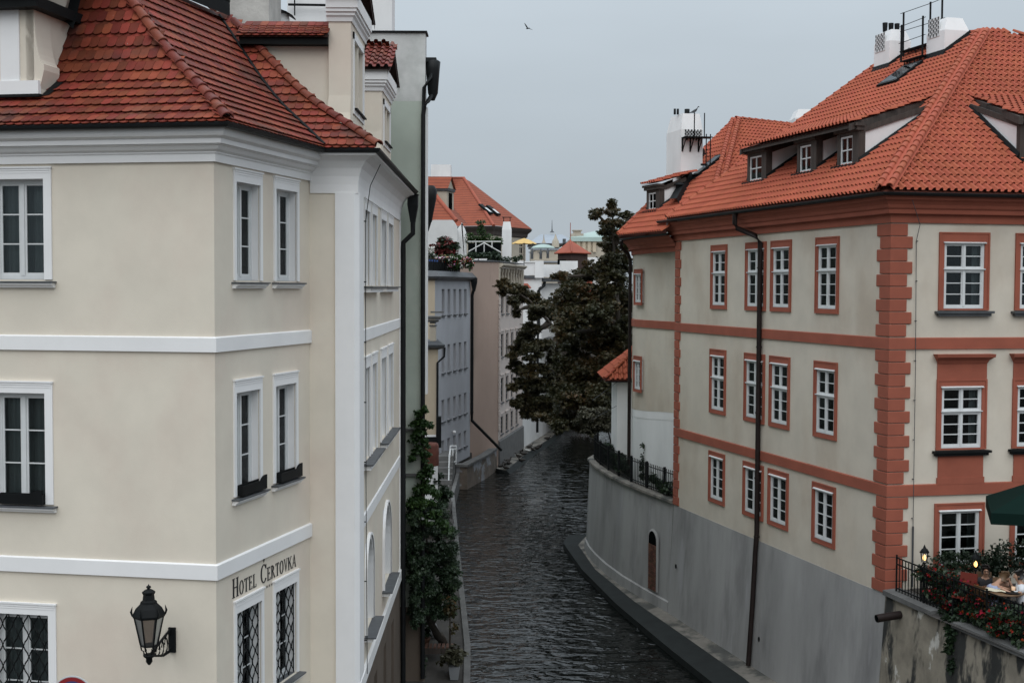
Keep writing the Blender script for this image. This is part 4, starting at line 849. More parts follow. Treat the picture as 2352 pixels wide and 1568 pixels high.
for u_, z_ in ((7.1, 1.35), (0.6, 2.2)): m.lathe([(0.05, 0), (0.05, 0.03), (0.02, 0.035)], 8, (0, 0, 0)); n0 = len(m.v); 
for q in range(len(m.v)):
    v = Vector(m.v[q]); k = 0 if q < len(m.v) // 2 else 1; u_, z_ = ((7.1, 1.35), (0.6, 2.2))[k]; m.v[q] = tuple(RC.at(u_ + v.x, z_ + v.y * 1.6, 0.145 + v.z))
world(m, 'weep_hole', BLACKM, RB_)
PR = [R1, R0, tuple(RF.at(RF.L))[:2]]
cor = [(-0.05, 13.66), (0.06, 13.66), (0.065, 13.72), (0.075, 13.86), (0.19, 13.875), (0.20, 13.89), (0.20, 13.985), (0.225, 14.0), (0.25, 14.03), (0.27, 14.10), (0.33, 14.17), (0.42, 14.22), (0.43, 14.30), (-0.05, 14.30)]
world(MB().sweep([RC.at(-0.35)] + PR, cor), 'cornice', ORANGE, RB_)
for z0, z1 in ((10.49, 10.78), (6.77, 7.06)):
    world(MB().sweep(PR, [(-0.02, z0), (0.05, z0), (0.05, z1 - 0.02), (0.02, z1), (-0.02, z1)]), 'string_course', ORANGE, RB_)
# quoins: alternating L-shaped blocks with open joints
def quoin(F, G, a, b, z0, z1, d=0.045):
    P = [F.at(F.L - a), F.at(F.L), G.at(b)] if G else [F.at(0.0), F.at(a)]
    q = MB().sweep(P, [(-0.01, z0), (d - 0.012, z0), (d, z0 + 0.012), (d, z1 - 0.012), (d - 0.012, z1), (-0.01, z1)]); world(q, 'quoin_block', ORANGE, RB_)
for z0, z1, k in ((7.08, 10.47, 11), (10.80, 13.64, 9), (4.30, 6.75, 8)):
    h = (z1 - z0) / k
    for i in range(k):
        odd = i % 2; quoin(RC, RF, 0.45 if odd else 0.60, 0.56 if odd else 0.42, z0 + i * h + 0.009, z0 + (i + 1) * h - 0.009)
        quoin(RC, None, 0.36 if odd else 0.46, 0, z0 + i * h + 0.009, z0 + (i + 1) * h - 0.009)

def trim_window(par, F, u0, u1, z0, z1, hole_, kind, front=False, hood=False, seed=0, mtr=ORANGE):
    w, h = u1 - u0, z1 - z0; M = F.T(u0, z0); a, b, c, d = hole_[0] - u0, hole_[1] - u0, hole_[2] - z0, hole_[3] - z0
    s = MB(); ring(s, 0, w, 0, h, a, w - b, c, h - d, -0.035, 0.012)
    for x0, x1, za, zb in ((-0.012, 0.035, -0.012, h + 0.012), (w - 0.035, w + 0.012, -0.012, h + 0.012)): s.box(x0, x1, -0.05, 0.0, za, zb)
    s.box(0.035, w - 0.035, -0.05, 0.0, h - 0.03, h + 0.012); s.box(0.035, w - 0.035, -0.05, 0.0, -0.012, 0.03)
    if hood:
        s.box(0.0, w, -0.03, 0.012, h + 0.012, h + 0.62); s.box(0.06, w - 0.06, -0.035, 0.012, -0.9, -0.14); s.box(0.03, w - 0.03, -0.05, 0.012, -0.9, -0.72)
        s.loft([[(0.02 - e, -y, zz) for e, y, zz in ((0, 0.0, h + .40), (0.02, .05, h + .42), (.05, .09, h + .50), (.11, .17, h + .56), (.14, .22, h + .58), (.14, .24, h + .66), (0.14, 0.0, h + .66))],
                [(w - 0.02 + e, -y, zz) for e, y, zz in ((0, 0.0, h + .40), (0.02, .05, h + .42), (.05, .09, h + .50), (.11, .17, h + .56), (.14, .22, h + .58), (.14, .24, h + .66), (0.14, 0.0, h + .66))]])
        s.loft([[(0.02 - e, -y, zz) for e, y, zz in ((0, 0.0, h + .40), (0.02, .05, h + .42), (.05, .09, h + .50), (.11, .17, h + .56), (.14, .22, h + .58), (.14, .24, h + .66), (0.14, 0.0, h + .66))], [(0.02, 0.0, h + .40)] * 7])
    win = s.build('window', mtr, par, M)
    f = MB(); y0, y1 = -0.005, 0.075; fr = 0.055; W0, W1, Z0, Z1 = a, b, c, d
    ring(f, W0, W1, Z0, Z1, fr, fr, fr, fr, y0, y1); cx = (W0 + W1) / 2
    tiers = [(Z0 + fr, Z1 - fr, 4)] if kind == 'B' else [(Z0 + fr, Z0 + (Z1 - Z0) * 0.565, 3), (Z0 + (Z1 - Z0) * 0.565 + 0.075, Z1 - fr, 2)]
    gl = []
    for za, zb, nz in tiers:
        f.box(cx - 0.026, cx + 0.026, y0 - 0.008, y1, za, zb)
        for xa, xb in ((W0 + fr, cx - 0.026), (cx + 0.026, W1 - fr)):
            ring(f, xa, xb, za, zb, 0.03, 0.03, 0.045, 0.035, y0 + 0.012, y1 - 0.01); g4 = (xa + 0.03, xb - 0.03, za + 0.045, zb - 0.035)
            bars(f, *g4, 1, nz, y0 + 0.018, y1 - 0.012, 0.024); gl.append((*g4, nz))
    if kind == 'A': f.box(W0, W1, y0 - 0.004, y1, tiers[0][1], tiers[1][0]); f.box(W0 - 0.02, W1 + 0.02, -0.055, 0.0, tiers[1][0] - 0.035, tiers[1][0] - 0.012)
    f.build('window_frame', FRAMEW, win, M)
    MB().loft([[(x, 0.01, Z1 + 0.03), (x, -0.085, Z1 - 0.012), (x, -0.085, Z1 - 0.028), (x, 0.01, Z1 - 0.022)] for x in (W0 - 0.03, W1 + 0.03)], True).build('drip_ledge', FRAMEW, win, M)
    MB().box(W0 + 0.01, W1 - 0.01, -0.03, 0.0, Z0 - 0.018, Z0 + 0.004).build('sill_strip', LEAD, win, M)
    for g4 in gl: panes(win, M, g4[0], g4[1], g4[2], g4[3], 1, g4[4], y1 - 0.03, 0.024)
    r = MB(); r.box(W0 - 0.1, W1 + 0.1, 0.55, 0.6, Z0 - 0.1, Z1 + 0.1); r.box(W0 - 0.1, W0 - 0.08, 0.1, 0.55, Z0 - 0.1, Z1 + 0.1); r.box(W1 + 0.08, W1 + 0.1, 0.1, 0.55, Z0 - 0.1, Z1 + 0.1); r.box(W0 - 0.08, W1 + 0.08, 0.1, 0.55, Z1 + 0.08, Z1 + 0.1); r.box(W0 - 0.08, W1 + 0.08, 0.1, 0.55, Z0 - 0.1, Z0 - 0.08)
    r.build('room_back', ROOM, win, M)
    cu_ = MB(); rr = random.Random(seed)
    if front: drape(cu_, W1 - 0.22, W1 - 0.02, Z0, Z1, 0.2, 0.02, 0.1, seed)
    else:
        k = rr.random() * 0.25 + 0.2; drape(cu_, W0 + 0.01, W0 + (W1 - W0) * k, Z0, Z1, 0.19, 0.02, 0.1, seed); drape(cu_, W1 - (W1 - W0) * (0.55 - k), W1 - 0.01, Z0, Z1, 0.19, 0.02, 0.1, seed + 1)
        if rr.random() < 0.5: drape(cu_, W0 + 0.02, W1 - 0.02, Z0 + (Z1 - Z0) * rr.choice((0.0, 0.5)), Z1, 0.24, 0.012, 0.2, seed + 2)
    cu_.build('curtain', CURT if rr.random() < 0.5 else CURTD, win, M)
    if front and kind == 'A': MB().box(-0.1, w + 0.1, -0.17, 0.0, -0.09, -0.03).box(-0.04, w + 0.04, -0.12, 0.0, -0.16, -0.092).build('sill', LEAD if not hood else BLACKM, win, M)
    return win
i = 0
for u0, u1 in cu:
    for z0, z1, k in rows: trim_window(RB_, RC, u0, u1, z0, z1, hole(u0, u1, z0, z1, k), k, seed=i); i += 1
j = 0
for u0, u1 in fu[:4]:
    for r_, (z0, z1, k) in enumerate(frows): trim_window(RB_, RF, u0, u1, z0, z1, holesF[j], k, True, r_ == 1, seed=50 + j); j += 1
# gutter and long downpipe
world(gutter([RC.at(-0.42)] + PR, 14.37, 0.075, 0.53), 'gutter', GUTTER, RB_)
u = RC.uz(1722, 500)[0]; u2 = RC.uz(1752, 700)[0]
dp = MB(); P = [RC.at(u, 14.33, 0.5), RC.at(u, 14.0, 0.5), RC.at(u + 0.08, 13.85, 0.45), RC.at(u2 - 0.15, 13.6, 0.2), RC.at(u2, 13.38, 0.11), RC.at(u2, 12.5, 0.11), RC.at(u2, 4.5, 0.11), RC.at(u2 - 0.02, 4.1, 0.13), RC.at(u2 - 0.02, 2.4, 0.21), RC.at(u2 - 0.02, 0.45, 0.33)]
dp.tube(P, 0.078, 10)
for z in (12.6, 10.2, 8.2, 6.2, 4.4): dp.tube([RC.at(u2, z, 0.11), RC.at(u2, z + 0.05, 0.11)], 0.092, 10)
world(dp, 'downpipe', BROWNM, RB_)
lc = MB(); lc.tube([RF.at(0.30, 14.2, 0.45), RF.at(0.72, 13.62, 0.1), RF.at(0.66, 13.2, 0.04), RF.at(0.68, 10, 0.07), RF.at(0.70, 6.0, 0.05)], 0.009, 5)
lc.tube([RF.at(0.70, 6.0, 0.05), RF.at(0.70, 4.45, 0.06)], 0.025, 6)
for z in (13.2, 12.2, 11.2, 10.2, 9.2, 8.2, 7.2, 6.2): lc.tube([RF.at(0.685, z, 0.0), RF.at(0.685, z, 0.07)], 0.014, 5)
world(lc, 'lightning_cable', LEAD, RB_)

# ---- main roof
P0 = Vector((9.10, 31.35, 14.40)); eC = Vector((-0.267, 0.9636, 0)); nC = Vector((0.9636, 0.267, 0)); eF = Vector((0.978, 0.208, 0)); nF = Vector((-0.208, 0.978, 0))
TAN = 0.70; RUN = 8.3; pm = Prof([(0, 0), (RUN, RUN * TAN)]); KH = 0.941; VS = 13.85
RFB = (RF.L + 0.9)
roof = MB(); deck(P0, eC, nC, pm, lambda r: KH * r, lambda r: VS, 0.03, mb=roof); deck(P0, eF, nF, pm, lambda r: KH * r, lambda r: RFB - KH * r, 0.03, mb=roof)
pkk = P0 + eC * (KH * RUN) + nC * RUN + Vector((0, 0, RUN * TAN)); ge = P0 + eC * VS + nC * RUN + Vector((0, 0, RUN * TAN)); g0 = P0 + eC * VS
roof.quad(g0, ge, ge + nC * 6 + Vector((0, 0, -4.2)), g0 + nC * 16.6); roof.quad(pkk, ge, ge + nC * 8 - Vector((0, 0, 5.8)), pkk + eF * 7.2 - nF * 7.8 - Vector((0, 0, 5.8)))
mroof = world(roof, 'roof', PANDECK, RB_)
DS, DT = (3.55, 10.45), (4.60, 10.9)        # shed dormer: eave extent, top extent along the slope
def shed_s(r):                              # side limits of the shed roof at a given run
    f = (r - 1.15) / (4.44 - 1.15); return DS[0] + (DT[0] - DS[0]) * f, DS[1] + (DT[1] - DS[1]) * f
SKS = (9.10, 10.25, 6.05, 7.05)
BOX = [(3.62, 4.72), (5.95, 7.08), (9.15, 10.45)]
def inC(s, r):
    if not (KH * r + 0.02 < s < VS): return False
    if any(a - 0.05 < s < b + 0.05 and 1.4 < r < 3.5 for a, b in BOX): return False
    if 3.4 < r < 4.40 and shed_s(r)[0] < s < shed_s(r)[1]: return False
    if SKS[2] - 0.05 < r < SKS[3] + 0.05 and SKS[0] - 0.05 < s < SKS[1] + 0.05: return False
    return True
tc_ = slope_mats(P0, eC, nC, pm, inC, 0.197, 0.355, 0, VS)
FDB = (4.58, 8.6)                           # dormer on the front slope
def inF(s, r):
    if not (KH * r + 0.02 < s < min(RFB - KH * r, 11.5)): return False
    return not (FDB[0] < s < FDB[1] and 1.4 < r < 3.9)
tf_ = slope_mats(P0, eF, nF, pm, inF, 0.197, 0.355, 0, 11.5)
psh = Prof([(0, 0), (3.35, 1.005)]); SP0 = P0 + nC * 1.12 + Vector((0, 0, 2.13))   # shed roof plane
ts_ = slope_mats(SP0, eC, nC, psh, lambda s, r: shed_s(r + 1.12)[0] < s < shed_s(r + 1.12)[1], 0.197, 0.355, 0, 12)
FSP = P0 + nF * 1.18 + Vector((0, 0, 2.12)); psf = Prof([(0, 0), (3.1, 0.93)])
tg_ = slope_mats(FSP, eF, nF, psf, lambda s, r: 4.45 + 0.18 * r < s < 8.7, 0.197, 0.355, 0, 9)
lay_tiles(mroof, PT_ME, tc_ + tf_ + ts_ + tg_, 300)
hipP = [P0 + (eC * KH + nC) * r + Vector((0, 0, r * TAN + 0.05)) for r in (0.0, RUN)]
for sd_ in (-0.135, 0.135): ridge_run(mroof, hipP, RP, 0.36, lift=0.05, side=sd_)
hp_ = MB(); d_ = (hipP[1] - hipP[0]).normalized(); x_ = d_.cross(Vector((0, 0, 1))).normalized()
hp_.loft([[hipP[0] + x_ * s_ + Vector((0, 0, z_)) for s_, z_ in ((-0.24, -0.03), (-0.13, 0.075), (0.13, 0.075), (0.24, -0.03))], [hipP[1] + x_ * s_ + Vector((0, 0, z_)) for s_, z_ in ((-0.24, -0.03), (-0.13, 0.075), (0.13, 0.075), (0.24, -0.03))]])
world(hp_, 'hip_bed', PANTILE, mroof)
r2 = P0 + eF * (RFB - KH * RUN) + nF * RUN + Vector((0, 0, RUN * TAN))
ridge_run(mroof, [P0 + eF * RFB + Vector((0, 0, 0.06)), r2 + Vector((0, 0, 0.06))], RP, 0.36, lift=0.05)
ridge_run(mroof, [ge + Vector((0, 0, 0.03)), pkk + Vector((0, 0, 0.03))], RP, 0.36, lift=0.04)
ridge_run(mroof, [g0 + Vector((0, 0, 0.03)), ge + Vector((0, 0, 0.03))], RP, 0.36, lift=0.03)
mo = MB(); mo.loft([[g0 + eC * -0.28 + Vector((0, 0, 0.055)), g0 + eC * 0.02 + Vector((0, 0, 0.10)), g0 + eC * 0.08 + Vector((0, 0, -0.25))], [ge + eC * -0.28 + Vector((0, 0, 0.055)), ge + eC * 0.02 + Vector((0, 0, 0.10)), ge + eC * 0.08 + Vector((0, 0, -0.25))]])
mo.loft([[ge + nC * -0.22 + Vector((0, 0, -0.04)), ge + Vector((0, 0, 0.06))], [pkk + nC * -0.22 + Vector((0, 0, -0.04)), pkk + Vector((0, 0, 0.06))]])
world(mo, 'verge_mortar', MORTAR, mroof)
LC = lambda s, r, z: P0 + eC * s + nC * r + Vector((0, 0, z))          # local coordinates of the canal slope
MC = Matrix(((-eC.x, nC.x, 0, P0.x), (-eC.y, nC.y, 0, P0.y), (0, 0, 1, P0.z), (0, 0, 0, 1)))   # x: towards the near corner
def dormer_box(par, M, xa, xb, r0, r1, zt, label=None, cheek_side=1, n_pan=(2, 2)):
    """timber dormer: front at run r0 between xa..xb, cheeks running back to r1"""
    D = bpy.data.objects.new('dormer', None); put(D, par, M @ Matrix.Translation((xa, r0, r0 * TAN)))
    zb = r0 * TAN; zf = zt; sl = lambda r: r * TAN + 0.02; top = lambda r: zf + (r - r0) * 0.28
    c = MB()
    for x in (xa + 0.02, xb - 0.02): c.add([M @ Vector(q) for q in ((x, r0, zb), (x, r0, top(r0)), (x, r1, top(r1)), (x, r1, sl(r1)))], [(0, 1, 2, 3)])
    world(c, 'cheek', WHITEW, D)
    t = MB(); w = xb - xa
    t.box(xa - 0.02, xa + 0.12, r0 - 0.05, r0 + 0.12, zb, zf, M); t.box(xb - 0.30, xb + 0.02, r0 - 0.05, r0 + 0.16, zb, zf, M)
    t.box(xa + 0.12, xb - 0.30, r0 - 0.03, r0 + 0.05, zb, zb + 0.05, M); t.box(xa + 0.12, xb - 0.30, r0 - 0.045, r0 + 0.05, zf - 0.14, zf, M)
    t.box(xa - 0.08, xb + 0.08, r0 - 0.14, r0 + 0.1, zf - 0.05, zf + 0.06, M); t.box(xa - 0.12, xb + 0.12, r0 - 0.2, r0 + 0.1, zf + 0.06, zf + 0.14, M)
    for x in (xa, xb):
        e = 0.03 if x == xb else -0.03
        t.loft([[M @ Vector((x + d, r0, q)) for d, q in ((e, top(r0) - 0.14), (e, top(r0) + 0.02), (0, top(r0) + 0.02), (0, top(r0) - 0.14))], [M @ Vector((x + d, r1, q)) for d, q in ((e, top(r1) - 0.02), (e, top(r1) + 0.14), (0, top(r1) + 0.14), (0, top(r1) - 0.02))]], True)
    world(t, 'timber_frame', TIMBER, D)
    k = MB()
    for x in (xa, xb):
        e = 0.05 if x == xb else -0.05
        k.loft([[M @ Vector((x + d, r0 - 0.05, sl(r0) + q)) for d, q in ((e * 2.4, -0.02), (e, 0.16), (0, 0.16))], [M @ Vector((x + d, r1, sl(r1) + q)) for d, q in ((e * 2.4, -0.02), (e, 0.12), (0, 0.12))]])
    k.box(xa - 0.12, xb + 0.10, r0 - 0.20, r0 - 0.02, zb - 0.05, zb + 0.03, M)
    world(k, 'flashing', BLACKM, D)
    x0, x1, z0, z1 = xa + 0.13, xb - 0.31, zb + 0.05, zf - 0.15; f = MB(); ring(f, x0, x1, z0, z1, 0.05, 0.05, 0.07, 0.05, r0 - 0.02, r0 + 0.03)
    bars(f, x0 + 0.05, x1 - 0.05, z0 + 0.07, z1 - 0.05, 2, 2, r0 - 0.015, r0 + 0.02, 0.035); world(MBM(f, M), 'window_frame', FRAMEW, D)
    panes(D, M, x0 + 0.05, x1 - 0.05, z0 + 0.07, z1 - 0.05, 2, 2, r0 + 0.012, 0.035)
    b = MB(); b.box(x0 - 0.02, x1 + 0.02, r0 + 0.35, r0 + 0.37, z0, z1, M); world(b, 'room_back', ROOM, D)
    b = MB(); drape(b, x0, x0 + (x1 - x0) * 0.35, z0, z1, r0 + 0.14, 0.02, 0.1, 3); drape(b, x1 - (x1 - x0) * 0.3, x1, z0, z1, r0 + 0.14, 0.02, 0.1, 5); world(MBM(b, M), 'curtain', CURT, D)
    return D
def MBM(mb, M): mb.v = [tuple(M @ Vector(q)) for q in mb.v]; return mb
ZT = 2.0
for a, b in BOX: dormer_box(RB_, MC, -b, -a, 1.45, 3.55, ZT)
sh = MB()                                    # shed roof boards, eave beam and soffit
def shp(s, r, dz): return SP0 + eC * s + nC * r + Vector((0, 0, r * 0.30 + dz))
sh.loft([[shp(DS[0], 0.0, -0.02), shp(DS[1], 0.0, -0.02)], [shp(DT[0], 3.33, -0.02), shp(DT[1], 3.33, -0.02)]])
sho = world(sh, 'shed_roof', PANDECK, RB_)
sh = MB(); sh.loft([[shp(DS[0] + 0.03, 0.05, z) for z in (-0.03, -0.14)] + [shp(DS[0] + 0.03, 0.2, z) for z in (-0.14, -0.03)], [shp(DS[1] - 0.03, 0.05, z) for z in (-0.03, -0.14)] + [shp(DS[1] - 0.03, 0.2, z) for z in (-0.14, -0.03)]], True)
for a_, b_ in ((DS[0], DT[0]), (DS[1], DT[1])):
    sg_ = 1 if a_ == DS[0] else -1
    sh.loft([[shp(a_ - 0.02 * sg_, 0.0, -0.2), shp(a_ - 0.02 * sg_, 0.0, -0.015), shp(a_ + 0.1 * sg_, 0.0, -0.015), shp(a_ + 0.1 * sg_, 0.0, -0.2)], [shp(b_ - 0.02 * sg_, 3.2, -0.2), shp(b_ - 0.02 * sg_, 3.2, -0.015), shp(b_ + 0.1 * sg_, 3.2, -0.015), shp(b_ + 0.1 * sg_, 3.2, -0.2)]], True)
sh.loft([[shp(DS[0] + 0.1, 0.1, -0.1), shp(DS[1] - 0.1, 0.1, -0.1)], [shp(DT[0] + 0.1, 2.6, -0.1), shp(DT[1] - 0.1, 2.6, -0.1)]])
world(sh, 'eaves_beam', TIMBER, sho)
MF = Matrix(((eF.x, nF.x, 0, P0.x), (eF.y, nF.y, 0, P0.y), (0, 0, 1, P0.z), (0, 0, 0, 1)))
dormer_box(RB_, MF, 4.62, 6.0, 1.42, 3.75, 2.0); dormer_box(RB_, MF, 7.1, 8.5, 1.42, 3.75, 2.0)
def fsp(s, r, dz): return FSP + eF * s + nF * r + Vector((0, 0, r * 0.30 + dz))
sh = MB(); sh.loft([[fsp(4.45, 0, -0.02), fsp(8.7, 0, -0.02)], [fsp(5.0, 3.08, -0.02), fsp(8.9, 3.08, -0.02)]]); sfo = world(sh, 'shed_roof', PANDECK, RB_)
sh = MB(); sh.loft([[fsp(4.42, 0, -0.22), fsp(4.42, 0, -0.015), fsp(4.55, 0, -0.015), fsp(4.55, 0, -0.22)], [fsp(4.97, 3.0, -0.22), fsp(4.97, 3.0, -0.015), fsp(5.1, 3.0, -0.015), fsp(5.1, 3.0, -0.22)]], True)
sh.loft([[fsp(4.5, 0.05, -0.16), fsp(4.5, 0.05, -0.02), fsp(4.5, 0.2, -0.02), fsp(4.5, 0.2, -0.16)], [fsp(8.65, 0.05, -0.16), fsp(8.65, 0.05, -0.02), fsp(8.65, 0.2, -0.02), fsp(8.65, 0.2, -0.16)]], True); world(sh, 'eaves_beam', TIMBER, sfo)
def skylight(par, M, xa, xb, r0, r1, tan):   # roof window standing proud of the tiles; M has x along the eave, y inwards
    sl = lambda r: r * tan; s = MB(); up = Vector((0, -tan, 1)).normalized()
    def q(x, r, d): return M @ (Vector((x, r, sl(r))) + up * d)
    for (x0, x1, a, b) in ((xa, xb, r0, r0 + 0.09), (xa, xb, r1 - 0.09, r1), (xa, xa + 0.08, r0 + 0.09, r1 - 0.09), (xb - 0.08, xb, r0 + 0.09, r1 - 0.09)):
        s.loft([[q(x0, a, 0), q(x1, a, 0), q(x1, b, 0), q(x0, b, 0)], [q(x0, a, 0.17), q(x1, a, 0.17), q(x1, b, 0.17), q(x0, b, 0.17)]], True)
    s.loft([[q(xa - 0.12, r0 - 0.22, 0.05), q(xb + 0.12, r0 - 0.22, 0.05)], [q(xa - 0.12, r0, 0.09), q(xb + 0.12, r0, 0.09)]])
    so = world(s, 'skylight', BLACKM, par)
    g = MB(); g.quad(q(xa + 0.08, r0 + 0.09, 0.175), q(xb - 0.08, r0 + 0.09, 0.175), q(xb - 0.08, r1 - 0.09, 0.175), q(xa + 0.08, r1 - 0.09, 0.175)); world(g, 'pane', GLASS, so)
    g = MB(); g.quad(q(xa + 0.08, r0 + 0.09, 0.04), q(xb - 0.08, r0 + 0.09, 0.04), q(xb - 0.08, r1 - 0.09, 0.04), q(xa + 0.08, r1 - 0.09, 0.04)); world(g, 'blind', CURTD, so)
skylight(RB_, MC, -SKS[1], -SKS[0], SKS[2], SKS[3], TAN)
def perforated(par, O_, ux, w, h, nx, nz, nrm):   # white vent panel with keyhole openings, their inner shade painted as thin black plates
    M = Matrix(((ux.x, -nrm.x, 0, O_.x), (ux.y, -nrm.y, 0, O_.y), (0, 0, 1, O_.z), (0, 0, 0, 1)))
    p = MB().box(0, w, -0.02, 0.0, 0, h).build('vent_panel', FRAMEW, par, M); k = MB()
    for i in range(nx):
        for j in range(nz):
            x, z = (i + 0.5) * w / nx, (j + (0.5 if i % 2 == 0 else 0.0) + 0.25) * h / (nz + 0.25)
            if z < h - 0.05: k.box(x - 0.026, x + 0.026, -0.024, -0.018, z, z + 0.075); k.box(x - 0.015, x + 0.015, -0.024, -0.018, z - 0.03, z - 0.001)
    k.build('vent_holes', BLACKM, p, M)
def slope_chimney(label, s0, s1, r0, r1, ztop, pots=0, group='white chimneys on the terracotta building roof'):
    zb = r0 * TAN - 0.3; c = MB(); xa, xb = -s1, -s0; zt = ztop - P0.z; cz = 0.42
    rg = [[(xa, r0, zb), (xb, r0, zb), (xb, r1, zb), (xa, r1, zb)], [(xa, r0, zt - cz), (xb, r0, zt - cz), (xb, r1, zt - cz), (xa, r1, zt - cz)], [(xa + 0.13, r0 + 0.16, zt), (xb - 0.13, r0 + 0.16, zt), (xb - 0.13, r1 - 0.16, zt), (xa + 0.13, r1 - 0.16, zt)]]
    c.loft([[MC @ Vector(q) for q in r] for r in rg], True)
    t = thing('chimney', label, 'chimney', MC @ Vector(((xa + xb) / 2, (r0 + r1) / 2, r0 * TAN)), group); world(c, 'chimney_stack', WHITEW, t)
    f = MB()
    rr0 = [(xa - 0.06, r0 - 0.10), (xb + 0.06, r0 - 0.10), (xb + 0.06, min(r1, RUN) + 0.05), (xa - 0.06, min(r1, RUN) + 0.05)]
    f.loft([[MC @ Vector((x, r, r * TAN + 0.03)) for x, r in rr0], [MC @ Vector((x, r, r * TAN + 0.24)) for x, r in [(xa - 0.02, r0 - 0.02), (xb + 0.02, r0 - 0.02), (xb + 0.02, min(r1, RUN) + 0.03), (xa - 0.02, min(r1, RUN) + 0.03)]]], True, False); world(f, 'flashing', BLACKM, t)
    perforated(t, MC @ Vector((xa + 0.10, r0, r0 * TAN + 0.70)), MC.to_3x3() @ Vector((1, 0, 0)), 0.62, 0.62, 7, 4, -nC)
    for i in range(pots):
        p = MC @ Vector(((xa + xb) / 2 - 0.1, r0 + 0.18 + 0.24 * i, zt)); MB().lathe([(0.075, 0), (0.08, 0.02), (0.095, 0.30), (0.09, 0.31), (0.0, 0.30)], 10).build('flue_pot', BLACKM, t, Matrix.Translation(p))
    return t
slope_chimney('white tapered chimney with three black flue pots beside the roof catwalk', 12.05, 13.05, 7.55, 8.4, 21.1, 3)
slope_chimney('white tapered chimney without pots nearest the roof peak', 8.35, 9.35, 7.25, 8.15, 20.75, 0)
CW = thing('roof_catwalk', 'black steel catwalk with thin rails between the two ridge chimneys', 'catwalk', LC(10.5, 7.7, 5.5))
c = MB()
for a, b, r, z in ((9.3, 11.9, 8.05, 5.85), (9.3, 10.6, 7.25, 5.25)):
    for i in range(4): c.box(-b, -a, r - 0.2 + i * 0.11, r - 0.12 + i * 0.11, z, z + 0.03, MC)
    for s in np.linspace(a + 0.2, b - 0.2, 4): c.tube([MC @ Vector((-s, r - 0.15, z)), MC @ Vector((-s, r - 0.15, (r - 0.15) * TAN))], 0.02, 5); c.tube([MC @ Vector((-s, r + 0.2, z)), MC @ Vector((-s, r - 0.1, (r - 0.1) * TAN))], 0.015, 5)
world(c, 'walkway', BLACKM, CW)
c = MB()
for (s, r, z, h) in ((11.75, 7.9, 5.85, 1.35), (10.45, 8.1, 5.85, 1.45), (9.85, 8.15, 5.85, 1.5), (10.6, 7.1, 5.25, 1.25), (9.35, 7.1, 5.25, 1.3)): c.tube([MC @ Vector((-s, r, z)), MC @ Vector((-s, r, z + h))], 0.035, 6)
world(c, 'rail_posts', BLACKM, CW)
c = MB()
for k in (0.75, 1.4): c.tube([LC(11.95, 7.9, 5.85 + k * 0.96), LC(10.45, 8.1, 5.85 + k), LC(9.7, 8.15, 5.85 + k * 1.03)], 0.012, 5)
for k in (0.65, 1.2): c.tube([LC(10.75, 7.1, 5.25 + k), LC(9.2, 7.1, 5.25 + k * 1.03)], 0.012, 5)
world(c, 'rail_wires', BLACKM, CW)

# ---- rounded wing behind with its own roof
WG = thing('round_wing', 'rounded tan wing with a white lower wall and tiled roof beyond the quoins', 'building', (7, 50, 4.4))
WPC = [(6.4, 56.2), (5.55, 54.2), (5.0, 52.4), (4.80, 50.9), (4.84, 49.9), (5.02, 48.7), (5.38, 47.1), (5.92, 45.25)]
WP = [(6.4, 56.2), (5.55, 54.2), (5.0, 52.4), (4.80, 50.9), (4.84, 49.9), (5.14, 48.7), (5.68, 47.1), (6.35, 45.25)]
def wsweep(prof, name, m): return world(MB().sweep(WPC if name == 'cornice' else WP, prof, False), name, m, WG)
wz_ = [7.28, 7.25, 7.22, 7.2, 7.24, 7.3, 7.42, 7.52]
def strip(z0, z1, name, m, d=0.0):
    b = MB(); P = [V2(p) for p in WP]; a, c_ = [], []
    for i, p in enumerate(P):
        t = (P[min(i + 1, 7)] - P[max(i - 1, 0)]).normalized(); nn = Vector((t.y, -t.x, 0)); zz0 = z0[i] if isinstance(z0, list) else z0; zz1 = z1[i] if isinstance(z1, list) else z1
        a.append(p + nn * d + Vector((0, 0, zz0))); c_.append(p + nn * d + Vector((0, 0, zz1)))
    b.loft([a, c_]); return world(b, name, m, WG)
strip(wz_, 13.9, 'wall', TANWALL); strip(4.3, wz_, 'lower_wall', WHITEW, -0.015)
strip([z - 0.30 for z in wz_], wz_, 'plaster_edge', WHITE, -0.006)
wsweep([(-0.05, 13.30), (0.06, 13.30), (0.07, 13.48), (0.17, 13.49), (0.18, 13.60), (0.22, 13.63), (0.26, 13.72), (0.38, 13.80), (0.38, 13.88), (-0.05, 13.88)], 'cornice', ORANGE)
wsweep([(-0.02, 10.49), (0.05, 10.49), (0.05, 10.76), (0.02, 10.78), (-0.02, 10.78)], 'string_course', ORANGE)
world(gutter(WPC, 13.93, 0.07, 0.46), 'gutter', GUTTER, WG)
_f = Fac(WP[4], WP[5]); FWG = Fac(_f.at(0, 0, 0.085), _f.at(_f.L, 0, 0.085))
for z0, z1 in ((11.35, 12.72), (7.98, 9.36)):
    trim_window(WG, FWG, 0.12, 0.95, z0, z1, (0.12 + 0.07, 0.95 - 0.07, z0 + 0.1, z1 - 0.17), 'B', seed=90 + int(z0))
d = MB(); p = V2(WP[3]) + Vector((-0.1, -0.05, 0)); d.tube([(p.x - 0.42, p.y - 0.5, 13.86), (p.x - 0.40, p.y - 0.45, 13.6), (p.x - 0.1, p.y - 0.1, 13.35), (p.x, p.y, 13.1), (p.x, p.y, 4.4)], 0.07, 8); world(d, 'downpipe', BROWNM, WG)
e0, e1 = Vector((5.44, 44.05, 13.95)), Vector((4.00, 48.3, 13.95)); d2 = (e1 - e0).normalized(); n2 = Vector((d2.y, -d2.x, 0)); T2 = 0.735
